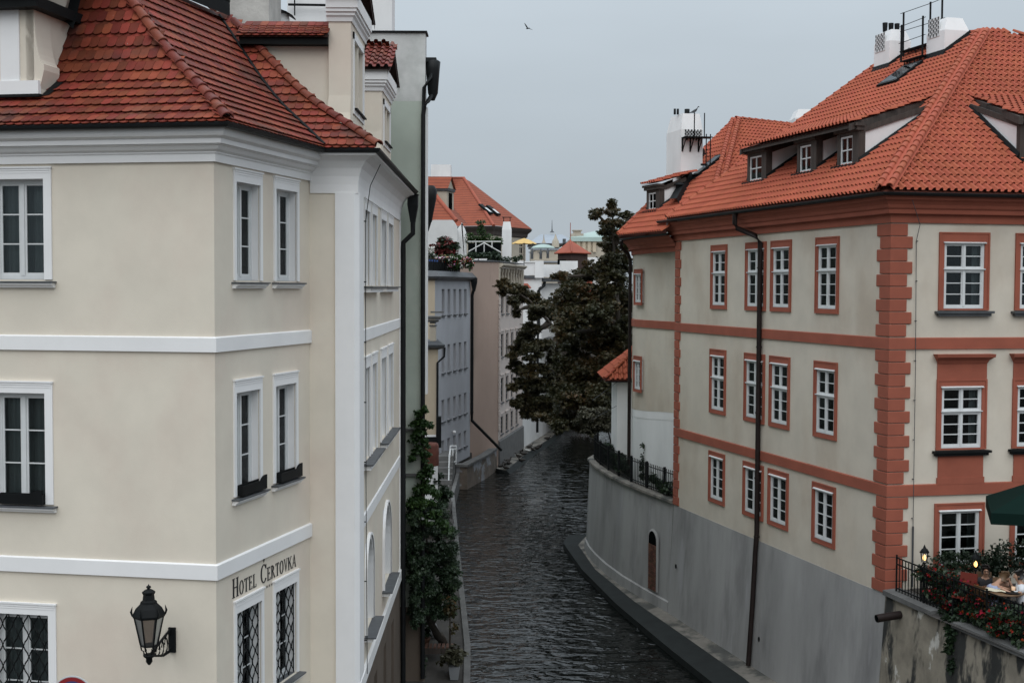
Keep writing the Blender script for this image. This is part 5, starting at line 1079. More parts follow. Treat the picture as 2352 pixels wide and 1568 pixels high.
P2 = onplane(1690, 276, e0, Vector((-n2.x * T2, -n2.y * T2, 1))); H2 = onplane(1648, 440, e0, Vector((-n2.x * T2, -n2.y * T2, 1)))
s2 = lambda q: ((q - e0).dot(d2), (q - e0).dot(n2))
Q2 = atz(1832, 292, P2.z - 0.05); r_ = MB()
e2 = Vector((4.2, 49.9, 13.95)); e3 = Vector((5.3, 53.3, 13.95)); e4 = Vector((6.2, 56.2, 13.95))
e00 = e0 - d2 * 1.2; r_.quad(e0 + d2 * 0.62, e1, P2, H2); r_.quad(e1, e2, P2); r_.quad(e2, e3, P2); r_.quad(e3, e4, Q2, P2); r_.quad(P2, Q2, Q2 + (H2 - P2) * 1.3, H2 + (H2 - P2) * 0.3)
wroof = world(r_, 'roof', PANDECK, WG)
sP, rP = s2(P2); sH, rH = s2(H2); S1 = (e1 - e0).length
pw = Prof([(0, 0), (rP, rP * T2)])
hb_ = lambda r: float(np.interp(r, [0, rH, rP], [0.62, sH, sP]))
def inW(s, r):
    if s < hb_(r): return False
    if s > S1 + (sP - S1) * r / rP: return False
    if 3.75 < s < 4.5 and 3.0 < r < 4.2: return False
    return True
def inside_poly(pts): 
    def f(x, y):
        c = False; n = len(pts)
        for i in range(n):
            (x1, y1), (x2, y2) = pts[i], pts[(i + 1) % n]
            if (y1 > y) != (y2 > y) and x < (x2 - x1) * (y - y1) / (y2 - y1) + x1: c = not c
        return c
    return f
tw = slope_mats(e0, d2, n2, pw, inW, 0.197, 0.355, -2, 11)
ra, rb = P2, Q2; eR = (rb - ra); eR.z = 0; eR.normalize(); dn = (H2 - P2) - eR * (H2 - P2).dot(eR); ru = -dn; rise = ru.z; nR = Vector((ru.x, ru.y, 0)); Lr = nR.length; nR.normalize()
base = H2 + (H2 - P2) * 0.25; k_ = base - eR * base.dot(eR)
pr2 = Prof([(0, 0), (Lr * 1.25, rise * 1.25)]); hx = (P2 - base).dot(eR); Lq = (Q2 - P2).dot(eR) + hx
tw += slope_mats(base, eR, nR, pr2, lambda s, r: s > hx * r / (Lr * 1.25) and s < Lq + 1, 0.197, 0.355, 0, Lq + 1)
lay_tiles(wroof, PT_ME, tw, 200)
up_ = Vector((0, 0, 0.05))
for sd_ in (-0.13, 0.13): ridge_run(wroof, [H2 + (H2 - P2) * 0.3 + up_, P2 + up_], RP, 0.36, lift=0.05, side=sd_)
ridge_run(wroof, [P2 + up_, Q2 + up_], RP, 0.36, lift=0.03); ridge_run(wroof, [e1 + up_, P2 + up_], RP, 0.36, lift=0.03)
M2 = Matrix(((-d2.x, n2.x, 0, e0.x), (-d2.y, n2.y, 0, e0.y), (0, 0, 1, e0.z), (0, 0, 0, 1)))
skylight(WG, M2, -4.45, -3.8, 3.05, 4.15, T2)
# tall white chimney with service platform
CH = thing('chimney', 'tall white chimney with a black service platform and ladder on the rounded wing', 'chimney', e0 + d2 * 6 + n2 * 3 + Vector((0, 0, 2)), 'white chimneys on the terracotta building roof')
xa, xb = at(1564, 350, 49.0), at(1612, 350, 49.35); zt = at(1575, 262, 49.3).z
cu0, cu1 = Vector((xa.x, 49.0, 0)), Vector((xb.x, 49.15, 0)); FCh = Fac((cu0.x, cu0.y), (cu1.x, cu1.y)); wch = FCh.L
c = MB(); rg = [[(0, 0, 14.4), (wch, 0, 14.4), (wch, 1.5, 14.4), (-0.12, 1.5, 14.4)], [(0, 0, zt - 0.62), (wch, 0, zt - 0.62), (wch, 1.5, zt - 0.62), (-0.12, 1.5, zt - 0.62)], [(0.09, 0.12, zt), (wch - 0.10, 0.12, zt), (wch - 0.1, 1.35, zt), (0.0, 1.35, zt)]]
c.loft([[FCh.M @ Vector(q) for q in r] for r in rg], True); world(c, 'chimney_stack', WHITEW, CH)
perforated(CH, FCh.at(wch * 0.16, zt - 1.05), FCh.u, wch * 0.78, 0.42, 11, 3, FCh.n)
for u_, r_p, h_ in ((-0.12, 0.045, 0.22), (0.02, 0.045, 0.22), (0.45, 0.10, 0.22)): MB().lathe([(r_p * 0.9, 0), (r_p, 0.02), (r_p, h_), (r_p * 0.8, h_)], 10).build('flue_pot', BLACKM, CH, Matrix.Translation(FCh.at(wch * u_, zt, -0.5)))
PLT = thing('chimney_platform', 'black bracketed platform with ladder fixed to the tall chimney', 'platform', FCh.at(wch * 0.6, zt - 1.4, 0.1))
c = MB(); zp = at(1590, 318, 49).z
for i in range(4): c.box(wch * 0.0, wch * 1.25, -0.14 - i * 0.13, -0.03 - i * 0.13, zp, zp + 0.03, FCh.M)
for f_ in (0.06, 0.42, 0.80):
    c.tube([FCh.at(wch * f_, zp, 0.02), FCh.at(wch * f_, zp - 0.5, 0.02)], 0.03, 4); c.tube([FCh.at(wch * f_, zp - 0.48, 0.03), FCh.at(wch * f_, zp, 0.5)], 0.022, 4); c.tube([FCh.at(wch * f_, zp - 0.01, 0.0), FCh.at(wch * f_, zp - 0.01, 0.55)], 0.025, 4)
world(c, 'platform', BLACKM, PLT)
c = MB()
for f_ in (0.42, 0.88): c.tube([FCh.at(wch * f_, zp, 0.5), FCh.at(wch * f_, zt - 0.05, 0.5)], 0.022, 5)
world(c, 'handrail_posts', BLACKM, PLT)
c = MB()
for f_ in (0.95, 1.14): c.tube([FCh.at(wch * f_, zp + 0.12, 0.55), FCh.at(wch * f_, zp - 1.25, 0.55)], 0.022, 5)
for k in range(6): c.tube([FCh.at(wch * 0.95, zp - 0.05 - 0.22 * k, 0.55), FCh.at(wch * 1.14, zp - 0.05 - 0.22 * k, 0.55)], 0.012, 4)
c.box(wch * 0.72, wch * 1.0, -0.6, -0.5, zp - 1.07, zp - 1.0, FCh.M); world(c, 'ladder', BLACKM, PLT)
fl = MB(); pa = onplane(1560, 468, e0 + Vector((0, 0, 0.1)), Vector((-n2.x * T2, -n2.y * T2, 1))); pb = onplane(1622, 352, e0 + Vector((0, 0, 0.1)), Vector((-n2.x * T2, -n2.y * T2, 1)))
fl.loft([[pa + Vector((0, 0, -0.04)), pa + Vector((-0.1, 0, 0.2)), pa + Vector((-0.3, 0.5, 0.2))], [pb + Vector((0, 0, -0.04)), pb + Vector((-0.1, 0, 0.2)), pb + Vector((-0.3, 0.5, 0.2))]]); world(fl, 'flashing', BLACKM, CH)
v = onplane(1560, 452, e0, Vector((-n2.x * T2, -n2.y * T2, 1))); VP = thing('vent_pipe', 'short black roof vent with a cone cap beside the tall chimney', 'vent', v)
MB().lathe([(0.24, -0.12), (0.16, 0.03), (0.13, 0.05), (0.13, 0.42), (0.14, 0.43)], 12, v).build('pipe', BLACKM, VP, W[VP.name] @ Matrix.Translation(-v)); MB().lathe([(0.21, 0.44), (0.17, 0.50), (0.0, 0.56)], 12, v).build('cap', BLACKM, VP, W[VP.name] @ Matrix.Translation(-v))
# small dormer on the wing's far flank
q = onplane(1500, 480, e0, Vector((-n2.x * T2, -n2.y * T2, 1))); sq, rq = s2(q)
TANs, TAN = TAN, T2
dormer_box(WG, M2, -(sq + 0.15), -(sq - 0.95), rq - 0.15, rq + 0.9, (rq - 0.15) * T2 + 0.85)
TAN = TANs
t = MB(); r0_ = rq - 0.4; zz = (rq - 0.15) * T2 + 1.0
t.loft([[M2 @ Vector((-(sq + 0.3), r0_, zz)), M2 @ Vector((-(sq - 1.1), r0_, zz))], [M2 @ Vector((-(sq + 0.3), rq + 1.2, zz + 0.45)), M2 @ Vector((-(sq - 1.1), rq + 1.2, zz + 0.45))]]); dso = world(t, 'shed_roof', PANDECK, WG)
lay_tiles(dso, PT_ME, slope_mats(e0 + d2 * (sq - 1.1) + n2 * r0_ + Vector((0, 0, zz)), d2, n2, Prof([(0, 0), (1.6, 0.45)]), lambda s, r: 0 <= s < 1.4, 0.197, 0.355, 0, 1.4), 40)
# pale chimney peeping over the ridge
a, b = at(1826, 270, 57), at(1872, 270, 57); chimney('pale chimney top half hidden behind the big roof', a.x, b.x + 0.6, 57, 58.2, 16, at(1845, 250, 57).z, WHITEW, taper=0.12, capz=0.4, group='white chimneys on the terracotta building roof')

# ---- garden pavilion
a, b = at(1417, 960, 54), at(1450, 960, 54); PV = thing('garden_pavilion', 'small white pavilion with an orange hipped tile roof beside the drainpipe', 'pavilion', (a.x + 1.5, 55.5, 4.4))
world(MB().box(a.x, a.x + 3, 54, 57, 4.35, 8.2), 'wall', WHITEW, PV)
zE = at(1417, 873, 53.7).z; xE = at(1389, 873, 53.6).x; ap = Vector((xE + 2.1, 55.5, zE + 1.75)); c4 = [Vector((xE, 53.5, zE)), Vector((xE + 4.2, 53.5, zE)), Vector((xE + 4.2, 57.5, zE)), Vector((xE, 57.5, zE))]
r_ = MB()
for i in range(4): r_.quad(c4[i], c4[(i + 1) % 4], ap)
r_.quad(*[q - Vector((0, 0, 0.03)) for q in c4]); pvr = world(r_, 'roof', PANDECK, PV)
pp_ = Prof([(0, 0), (2.0, 1.75)])
tl_ = slope_mats(c4[0] + Vector((0, 0, 0.02)), (1, 0, 0), (0, 1, 0), pp_, lambda s, r: r * 1.05 < s < 4.2 - r * 1.05, 0.197, 0.355, 0, 4.2) + slope_mats(c4[3] + Vector((0, 0, 0.02)), (0, -1, 0), (1, 0, 0), pp_, lambda s, r: r * 0.95 < s < 4 - r * 0.95, 0.197, 0.355, 0, 4.0)
lay_tiles(pvr, PT_ME, tl_, 120); ridge_run(pvr, [c4[0] + Vector((0, 0, 0.05)), ap], RP, 0.36, lift=0.04)
world(gutter([(xE + 0.1, 57.5), (xE + 0.1, 53.6), (xE + 4, 53.6)], zE - 0.02, 0.06, 0.02), 'gutter', GUTTER, PV)
for i in range(2): world(MB().tube([(a.x - 0.02, 54, 8.0 - i), (a.x - 1.1, 53.2, 7.2 - i * 0.8 + 0.1)], 0.01, 4), 'stay_wire', LEAD, PV)

# ---- curved terrace wall, doorway, pipe, railing
TW = thing('terrace_wall', 'curved grey terrace wall with a bricked arched doorway and coping', 'wall', (4.5, 51, 0.4))
TP = [(4.35, 58.8), (3.75, 57.6), (3.50, 56.7), (3.55, 55.2), (3.72, 53.6), (4.05, 51.6), (4.55, 49.4), (5.10, 47.5), (5.80, 45.35)]
ZTW = 4.30
b = MB(); P = [V2(p) for p in TP]
def toff(i, d): t = (P[min(i + 1, 8)] - P[max(i - 1, 0)]).normalized(); return P[i] + Vector((t.y, -t.x, 0)) * d
DA = Fac(TP[7], TP[8]); DU = DA.uz(1503, 1352)[0]; print('door u', DU, DA.L)
rings = [[toff(i, d) + Vector((0, 0, z)) for i in range(9)] for d, z in ((0.16, 0.2), (0.09, 2.2), (0.0, ZTW))]
b.loft(rings, False, False); world(b, 'wall', GREYPL, TW)
b = MB().sweep(TP, [(-0.35, ZTW), (0.10, ZTW), (0.11, ZTW + 0.03), (0.10, ZTW + 0.11), (0.04, ZTW + 0.135), (-0.35, ZTW + 0.135)]); world(b, 'coping', CONCRETE, TW)
b = MB(); b.sweep(TP, [(0.10, 0.2), (0.24, 0.2), (0.20, 0.75), (0.09, 0.82)]); world(b, 'wall_footing', GREYPL, TW)
# doorway: flat black arch, the shade of a recess painted on, part-filled with brick courses
FDR = Fac(TP[7], TP[8]); du0, du1 = FDR.uz(1497.5, 1300)[0], FDR.uz(1520.5, 1300)[0]; zd0, zd1 = FDR.uz(1505, 1352)[1], FDR.uz(1512, 1219)[1]
du0 = FDR.uz(1499, 1330)[0]; du1 = FDR.uz(1518, 1330)[0]
MD = FDR.T(du0, zd0, 0.0); w = du1 - du0; hd = zd1 - zd0; k = MB(); n = 10
arcp = [(w / 2 - w / 2 * math.cos(math.pi * i / n), hd - w / 2 + w / 2 * math.sin(math.pi * i / n)) for i in range(n + 1)]
out_ = [(0, 0)] + arcp + [(w, 0)]
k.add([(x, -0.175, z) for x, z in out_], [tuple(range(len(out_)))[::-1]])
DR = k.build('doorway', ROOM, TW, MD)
k = MB(); o2 = [(x + (x - w / 2) * 0.28, z + (0.07 if 0 < z else 0)) for x, z in out_]
k.loft([[(x, -0.172, z) for x, z in out_], [(x, -0.20, z) for x, z in out_], [(x, -0.15, z) for x, z in o2]], False, False); k.build('door_reveal', GREYPL, DR, MD)
BRICK = mat('door_brick', (0.105, 0.042, 0.026), 0.95, 0.25, 8.0, bump=0.6, bscale=40, island=0.3, hue=0.01)
bh = 0.077; me = MB().box(0, 1, -0.19, -0.17, 0.006, bh - 0.006).mesh('brick', BRICK)
for r in range(int((hd * 0.80) / bh)):
    x = -0.10 if r % 2 else 0.0
    while x < w - 0.02:
        x0, x1 = max(x, 0.0), min(x + 0.235, w)
        if x1 - x0 > 0.04: inst('brick', me, DR, MD @ Matrix.Translation((x0 + 0.005, 0, r * bh)) @ Matrix.Diagonal((x1 - x0 - 0.01, 1, 1, 1)))
        x += 0.25
for lab, px_, py_, F_, d_ in (('rusty outlet pipe sticking out of the curved terrace wall', 1427, 1184, (3.78, 53.3), 0.62), ('dark outlet pipe by the mouldy garden wall corner', 2046, 1414, None, 0.6)):
    if F_: o = at(px_ + 14, py_ - 2, 52.6); dr_ = Vector((-0.85, -0.5, -0.05)).normalized(); o = o - dr_ * 0.15
    else: o = at(px_ + 14, py_ - 2, 31.0); dr_ = Vector((-0.97, -0.22, -0.1)).normalized(); o = o - dr_ * 0.1
    t = thing('outlet_pipe', lab, 'pipe', o); m = MB(); r_ = 0.13 if F_ else 0.10
    a_ = [o, o + dr_ * (0.75 if F_ else 0.65)]; m.tube(a_, r_, 12); world(m, 'pipe', BROWNM, t); e_ = a_[1]
    m = MB(); m.tube([e_ + dr_ * 0.002, e_ + dr_ * 0.004], r_ * 0.82, 12); world(m, 'pipe_mouth', ROOM, t)
def railing(label, path, z, h, spacing, post_every, group=None, spear=True, rails=(0.12, -0.15), bar=0.015, postr=0.045):
    P = [V2(p) for p in path]; L = [0]
    for a, b in zip(P, P[1:]): L.append(L[-1] + (b - a).length)
    f = lambda d: Vector((float(np.interp(d, L, [q.x for q in P])), float(np.interp(d, L, [q.y for q in P])), 0))
    t = thing('railing', label, 'fence', f(L[-1] / 2) + Vector((0, 0, z)), group); n = int(L[-1] / spacing)
    bm = MB(); bm.tube([(0, 0, 0.02), (0, 0, h - 0.06)], bar, 5)
    if spear: bm.lathe([(bar, h - 0.06), (bar * 1.7, h - 0.04), (0.0, h)], 5)
    bme = bm.mesh('bar', BLACKM)
    pm_ = MB().box(-postr, postr, -postr, postr, 0, h + 0.03).mesh('post', BLACKM)
    for i in range(n + 1):
        q = f(i * L[-1] / n); M = Matrix.Translation((q.x, q.y, z))
        inst('post' if i % post_every == 0 else 'bar', pm_ if i % post_every == 0 else bme, t, M)
    for k in rails:
        zz = z + (k if k > 0 else h + k); mb = MB(); m_ = 40
        mb.sweep([tuple(f(L[-1] * i / m_))[:2] for i in range(m_ + 1)], [(-0.014, zz), (0.014, zz), (0.014, zz + 0.028), (-0.014, zz + 0.028)]); world(mb, 'rail', BLACKM, t)
    return t
TPc = [tuple(toff(i, -0.17))[:2] for i in range(1, 9)]
railing('black iron railing with spear tips along the curved terrace wall', TPc, ZTW + 0.13, 1.0, 0.16, 10)
# ------------------------------------------------------------------ houses further up the canal
def facade_windows(par, F, xs, zs, w, m_frame, dep=0.18, sill=0.05, nx=2, nz=3, sillm=None, glass=True, off=0.0):
    """small window units set into a far wall: frame, pane, sill, dark back"""
    me_f = MB(); ring(me_f, 0, 1, 0, 1, 0.08, 0.08, 0.05, 0.05, dep - 0.05, dep - 0.01); bars(me_f, 0.08, 0.92, 0.05, 0.95, nx, nz, dep - 0.045, dep - 0.015, 0.05)
    fm = me_f.mesh('window_frame', m_frame)
    for u in xs:
        for z0, z1 in zs:
            M = F.T(u, z0); h = z1 - z0; S_ = Matrix.Diagonal((w, 1, h, 1))
            win = bpy.data.objects.new('window', BACKME); put(win, par, M @ Matrix.Translation((0, dep, 0)) @ S_)
            inst('window_frame', fm, win, M @ S_)
            if glass: inst('pane', UNIT, win, M @ Matrix.Translation((0.0, dep - 0.008, 0.0)) @ Matrix.Diagonal((w, 0.8, h, 1)))
            if sillm: inst('sill', SILLME, win, M @ Matrix.Translation((-0.06, 0, -0.07)) @ Matrix.Diagonal((w + 0.12, 1, 1, 1))); win.children[-1].data.materials[0] = sillm
BACKME = MB().quad((0, 0, 0), (1, 0, 0), (1, 0, 1), (0, 0, 1)).mesh('window', CURTD)
SILLME = MB().box(0, 1, -0.10, 0.0, 0, 0.07).mesh('sill', SILLM)

# blue-grey rendered house with five window columns, yellow strip and roof terrace
BH = thing('blue_grey_house', 'blue grey canal house with rows of narrow windows and a planted roof terrace', 'building', (-4, 78, 1.3))
b1 = at(1080, 800, 81.3); FBl = Fac((b1.x - 0.216 * 7.8, 81.3 - 0.976 * 7.8), (b1.x, 81.3)); zT = FBl.uz(1060, 641)[1]
cols_ = [FBl.uz(x, 750)[0] for x in (1014.5, 1028, 1041.5, 1054, 1066)]; wW = 0.62
rz_ = [(FBl.uz(1014.5, 724)[1], FBl.uz(1014.5, 664)[1]), (FBl.uz(1014.5, 857)[1], FBl.uz(1014.5, 793)[1]), (FBl.uz(1014.5, 969)[1], FBl.uz(1014.5, 919)[1]), (FBl.uz(1014.5, 1050)[1], FBl.uz(1014.5, 1012)[1])]
m = MB(); wall(m, FBl, -0.4, FBl.L, 1.2, zT, [(u, u + wW, a, b) for u in cols_ for a, b in rz_], 0.35); world(m, 'wall', BLUEPL, BH)
facade_windows(BH, FBl, cols_, rz_, wW, FRAMEW, 0.32, sillm=SILLM)
q = FBl.at(-0.4); m = MB(); FY = Fac((-7.5, q.y - 0.02), (q.x, q.y)); wall(m, FY, 0, FY.L, 1.2, zT); world(m, 'side_wall', YELPL, BH)
m = MB(); m.sweep([(-7.5, q.y), (q.x, q.y), (b1.x, b1.y), (b1.x - 2, b1.y + 1.2)], [(-0.05, zT - 0.1), (0.1, zT - 0.1), (0.32, zT + 0.02), (0.36, zT + 0.12), (0.1, zT + 0.42), (-0.4, zT + 0.46), (-0.4, zT)]); world(m, 'roof_edge', LEAD, BH)
m = MB(); m.quad((-9, q.y, zT + 0.3), (q.x, q.y, zT + 0.3), (b1.x, b1.y, zT + 0.3), (-9, 86, zT + 0.3)); world(m, 'terrace_floor', EARTH, BH)
m = MB(); p = FBl.at(FBl.L + 0.08, 0, 0.1); m.tube([(p.x + 0.2, p.y - 0.2, zT), (p.x + 0.15, p.y - 0.2, zT - 0.5), (p.x, p.y, zT - 1.0), (p.x, p.y, 4.0)], 0.10, 8)
p2 = at(1152, 1030, 83.6); m.tube([(p.x, p.y - 0.05, 4.05), (p.x, p.y - 0.06, 3.5), (p2.x, 82.4, p2.z + 0.05)], 0.10, 8); m.lathe([(0.12, zT - 0.75), (0.3, zT - 0.15), (0.3, zT + 0.1)], 4, (p.x + 0.12, p.y - 0.15, 0), False, 0.78); world(m, 'downpipe', GUTTER, BH)
lamp = MB(); o = FBl.at(FBl.uz(1038, 992)[0], FBl.uz(1038, 992)[1], 0.14); lamp.lathe([(0.0, -0.12), (0.10, -0.06), (0.12, 0.0), (0.08, 0.09), (0.0, 0.12)], 10, o); world(lamp, 'globe_light', WHITEW, BH)

# little yellow house squeezed in front, with flat capped chimney
YH = thing('yellow_house', 'narrow yellow house with capped chimney and bent drainpipe between green and blue walls', 'building', (-4, 62, 0.9))
a, b, c = at(979.5, 900, 61.5), at(1006, 900, 61.5), at(1012, 900, 64)
ze = at(990, 797, 61.5).z; m = MB(); FYh = Fac((a.x - 2.5, 61.5), (b.x, 61.5)); zs_ = at(990, 998, 61.5).z; wall(m, FYh, 0, FYh.L, zs_, ze); wall(m, Fac((b.x, 61.5), (b.x - 0.2, 64)), 0, 2.5, zs_, ze); world(m, 'wall', YELPL, YH)
m = MB(); wall(m, FYh, 0, FYh.L, 0.8, zs_); wall(m, Fac((b.x, 61.5), (b.x - 0.2, 64)), 0, 2.5, 0.8, zs_); world(m, 'lower_wall', WHITEW, YH)
m = MB(); m.sweep([(a.x - 2.5, 61.5), (b.x, 61.5), (b.x - 0.2, 64)], [(0, ze - 0.12), (0.08, ze - 0.1), (0.30, ze), (0.34, ze + 0.12), (0.05, ze + 0.3), (0, ze + 0.3)]); m.quad((a.x - 2.5, 61.5, ze + 0.28), (b.x, 61.5, ze + 0.28), (b.x - 0.2, 64, ze + 0.28), (a.x - 2.5, 64, ze + 0.28)); world(m, 'roof_edge', LEAD, YH)
x0, x1 = at(988, 770, 61.9).x, at(1000.5, 770, 61.9).x; zc0 = at(994, 749, 61.9).z; m = MB().box(x0, x1, 61.7, 62.5, ze + 0.2, zc0); world(m, 'chimney', STONE, YH)
m = MB()
for i, (e, h) in enumerate(((0.04, 0.06), (0.0, 0.22), (0.12, 0.30), (0.22, 0.42), (0.26, 0.50))): m.box(x0 - e, x1 + e, 61.7 - e, 62.5 + e, zc0 + (0.001 if i == 0 else h - 0.09), zc0 + h - 0.012)
m.box(x0 - 0.05, x1 + 0.32, 62.9, 63.4, zc0 + 0.62, zc0 + 0.70); world(m, 'chimney_cap', COPING, YH)
m = MB(); m.tube([(b.x + 0.32, 61.4, ze), (b.x + 0.30, 61.4, ze - 0.45), (b.x - 0.02, 61.4, ze - 0.75), (b.x - 0.03, 61.4, zs_ - 0.5)], 0.055, 8); world(m, 'downpipe', GUTTER, YH)
m = MB(); m.box(b.x + 0.0, b.x + 0.16, 61.2, 61.6, zs_ - 0.6, zs_ + 0.9); m.box(a.x - 0.5, a.x + 0.5, 61.35, 61.5, zs_ - 0.35, zs_ - 0.1); world(m, 'wall_lantern_box', BLACKM, YH)
q = at(990, 1043, 60.0); BR = thing('rusty_drum', 'rust red drum standing among the ivy by the yellow house', 'drum', (q.x - 0.35, 60.2, q.z - 0.6))
MB().lathe([(0.60, -0.55), (0.62, -0.5), (0.60, -0.1), (0.62, 0.0), (0.60, 0.4), (0.56, 0.5), (0.0, 0.5)], 18).build('drum_shell', mat('rust', (0.12, 0.035, 0.022), 0.8, 0.3, 4.0), BR, Matrix.Translation((q.x - 0.25, 60.2, q.z)))

# pink house: blind gable, then a canal front running right
PK = thing('pink_house', 'pink rendered house with a blind gable and balustraded attic above the canal', 'building', (-1.5, 85, 1.3))
c1 = V2(at(1145, 900, 83.6)); c1.z = 0; d0 = V2(at(1081, 900, 81.6)); FG_ = Fac((d0.x - 0.7, d0.y - 0.25), (c1.x, c1.y)); FR_ = Fac((c1.x, c1.y), (c1.x + 0.174 * 9.6, c1.y + 0.985 * 9.6))
zA = at(1120, 601, 83).z; m = MB(); wall(m, FG_, 0, FG_.L, 0.2, zA); world(m, 'gable_wall', PINKPL, PK)
zc_ = FR_.uz(1147, 672)[1]; cu_ = [FR_.uz(x, 790)[0] for x in (1149.5, 1161.3, 1172.8, 1184)]
rw_ = [(FR_.uz(1149.5, 721)[1], FR_.uz(1149.5, 679)[1]), (FR_.uz(1149.5, 820)[1], FR_.uz(1149.5, 767)[1]), (FR_.uz(1149.5, 925)[1], FR_.uz(1149.5, 868)[1]), (FR_.uz(1149.5, 997)[1], FR_.uz(1149.5, 957)[1])]
m = MB(); wall(m, FR_, 0, FR_.L, 1.9, zA - 2.0 if False else zc_, [(u, u + 0.95, a, b) for u in cu_ for a, b in rw_], 0.25); world(m, 'wall', PINKLT, PK)
facade_windows(PK, FR_, cu_, rw_, 0.95, FRAMEW, 0.10, nz=4, sillm=SILLM)
m = MB()
for u in cu_:
    for a, b in rw_: M = FR_.T(u, a); m2 = MB(); ring(m2, -0.14, 1.09, -0.14, b - a + 0.16, 0.14, 0.14, 0.14, 0.16, -0.04, 0.0); m2.box(-0.2, 1.15, -0.09, 0.0, b - a + 0.16, b - a + 0.24); MBM(m2, M); m.add(m2.v, m2.f)
world(m, 'window_surround', PINKLT, PK)
m = MB(); n = int((zc_ - 2.5) / 0.46)
for i in range(n): m.box(-0.06, 0.22 if i % 2 else 0.34, -0.10, 0.0, 2.6 + i * 0.46, 2.6 + i * 0.46 + 0.36, FR_.M)
world(m, 'corner_quoins', PINKLT, PK)
m = MB(); m.sweep([FG_.at(FG_.L * 0.0), c1, FR_.at(FR_.L)], [(0, zc_ - 0.02), (0.1, zc_), (0.22, zc_ + 0.10), (0.22, zc_ + 0.16), (0, zc_ + 0.18)]) if False else m.sweep([c1, FR_.at(FR_.L)], [(-0.1, zc_), (0.10, zc_), (0.24, zc_ + 0.10), (0.24, zc_ + 0.18), (-0.1, zc_ + 0.2)])
m.sweep([c1, FR_.at(FR_.L)], [(-0.1, zA - 0.35), (0.12, zA - 0.35), (0.30, zA - 0.2), (0.30, zA - 0.1), (-0.1, zA - 0.05)]); world(m, 'cornice', STONE, PK)
zb_ = zc_ + 0.2; hb_z = zA - 0.37 - zb_
m = MB(); nn_ = 9
for i in range(nn_): m.lathe([(0.14, 0), (0.14, 0.12), (0.07, 0.16), (0.15, hb_z * 0.35), (0.07, hb_z * 0.75), (0.13, hb_z * 0.85), (0.13, hb_z)], 8, FR_.at(0.5 + i * (FR_.L - 1) / (nn_ - 1), zb_, -0.08))
for u in (0.12, FR_.L - 0.2): m.box(u - 0.14, u + 0.14, -0.06, 0.3, zb_, zb_ + hb_z, FR_.M)
world(m, 'balustrade', STONE, PK); m = MB(); wall(m, Fac(FR_.at(0.1, 0, -0.9), FR_.at(FR_.L, 0, -0.9)), 0, FR_.L - 0.1, zb_ - 0.2, zA - 0.3); world(m, 'attic_wall', PINKPL, PK)
m = MB(); m.sweep([FG_.at(0), c1, FR_.at(FR_.L)], [(-0.5, zA), (0.08, zA), (0.08, zA + 0.07), (-0.5, zA + 0.1)]); world(m, 'capping', LEAD, PK)
m = MB(); m.sweep([c1, FR_.at(FR_.L)], [(0, 0.2), (0.12, 0.2), (0.10, 1.85), (0, 1.95)]); world(m, 'plinth', COPING, PK)
# next stretch of old wall beyond
OW = thing('old_canal_wall', 'old patchy white wall standing along the far ledge behind the trees', 'wall', (2, 100, 0.3)); e0_ = FR_.at(FR_.L); Fo = Fac((e0_.x, e0_.y), (e0_.x + 0.2 * 17, e0_.y + 0.98 * 17)); m = MB(); wall(m, Fo, 0, Fo.L, 0.2, 8.0); world(m, 'wall', STAINW, OW)
m = MB(); p = Fo.at(5.5, 0, 0.1); m.tube([(p.x, p.y, 9), (p.x, p.y, 0.8)], 0.09, 6); world(m, 'downpipe', GUTTER, OW)

# ledge with waterfowl, terrace wall and steps on the far left bank
lg = MB(); I = [(-1.03, 83.0), (0.45, 91.6), (3.4, 106.5)]; O_ = [(0.09, 81.4), (1.57, 89.5), (3.45, 98.5), (4.6, 106)]
lg.mat(0).add([(-1.0, 82.7, 0.24), (-0.35, 82.0, 0.2), (0.95, 89.9, 0.2), (2.9, 99.2, 0.2), (4.1, 106, 0.2), (3.4, 106.5, 0.24), (0.45, 91.6, 0.24)], [tuple(range(7))])
lg.mat(1).quad((-0.35, 82.0, 0.2), (0.09, 81.4, -0.1), (1.57, 89.5, -0.1), (0.95, 89.9, 0.2)); lg.quad((0.95, 89.9, 0.2), (1.57, 89.5, -0.1), (3.45, 98.5, -0.1), (2.9, 99.2, 0.2)); lg.quad((2.9, 99.2, 0.2), (3.45, 98.5, -0.1), (4.6, 106, -0.1), (4.1, 106, 0.2)); lg.quad((-1.0, 82.7, 0.24), (-1.0, 82.7, -0.3), (0.09, 81.4, -0.1), (-0.35, 82.0, 0.2))
structure('far_ledge', lg, [CONCRETE, WETLEDGE])
TWL = thing('old_terrace_wall', 'low crumbling terrace wall with stone coping at the bend of the canal', 'wall', (-2, 78, 0.2)); tp_ = [(-3.3, 75.6), (-2.66, 75.5), (-1.60, 79.9), (-0.98, 83.6)]
m = MB(); m.sweep(tp_, [(0, -0.3), (0.05, -0.3), (0, 1.34)]); world(m, 'wall', mat('flaking_wall', (0.13, 0.105, 0.085), 0.95, 0.3, 1.5, bump=0.8, bscale=12, col2=(0.24, 0.245, 0.26), c2=(0.52, 0.56), c2scale=0.55), TWL)
m = MB(); m.sweep(tp_, [(-0.4, 1.33), (0.08, 1.33), (0.08, 1.47), (-0.4, 1.5)]); world(m, 'coping', COPING, TWL)
SW = thing('stone_steps', 'dark stone steps climbing to the blue grey house', 'steps', (-3.9, 73.5, 0.9))
for i in range(5): world(MB().box(-4.5, -3.35, 71.2 + i * 0.45, 75.6, 0.9 + i * 0.28, 0.9 + (i + 1) * 0.28 - 0.004), 'step', COPING, SW)
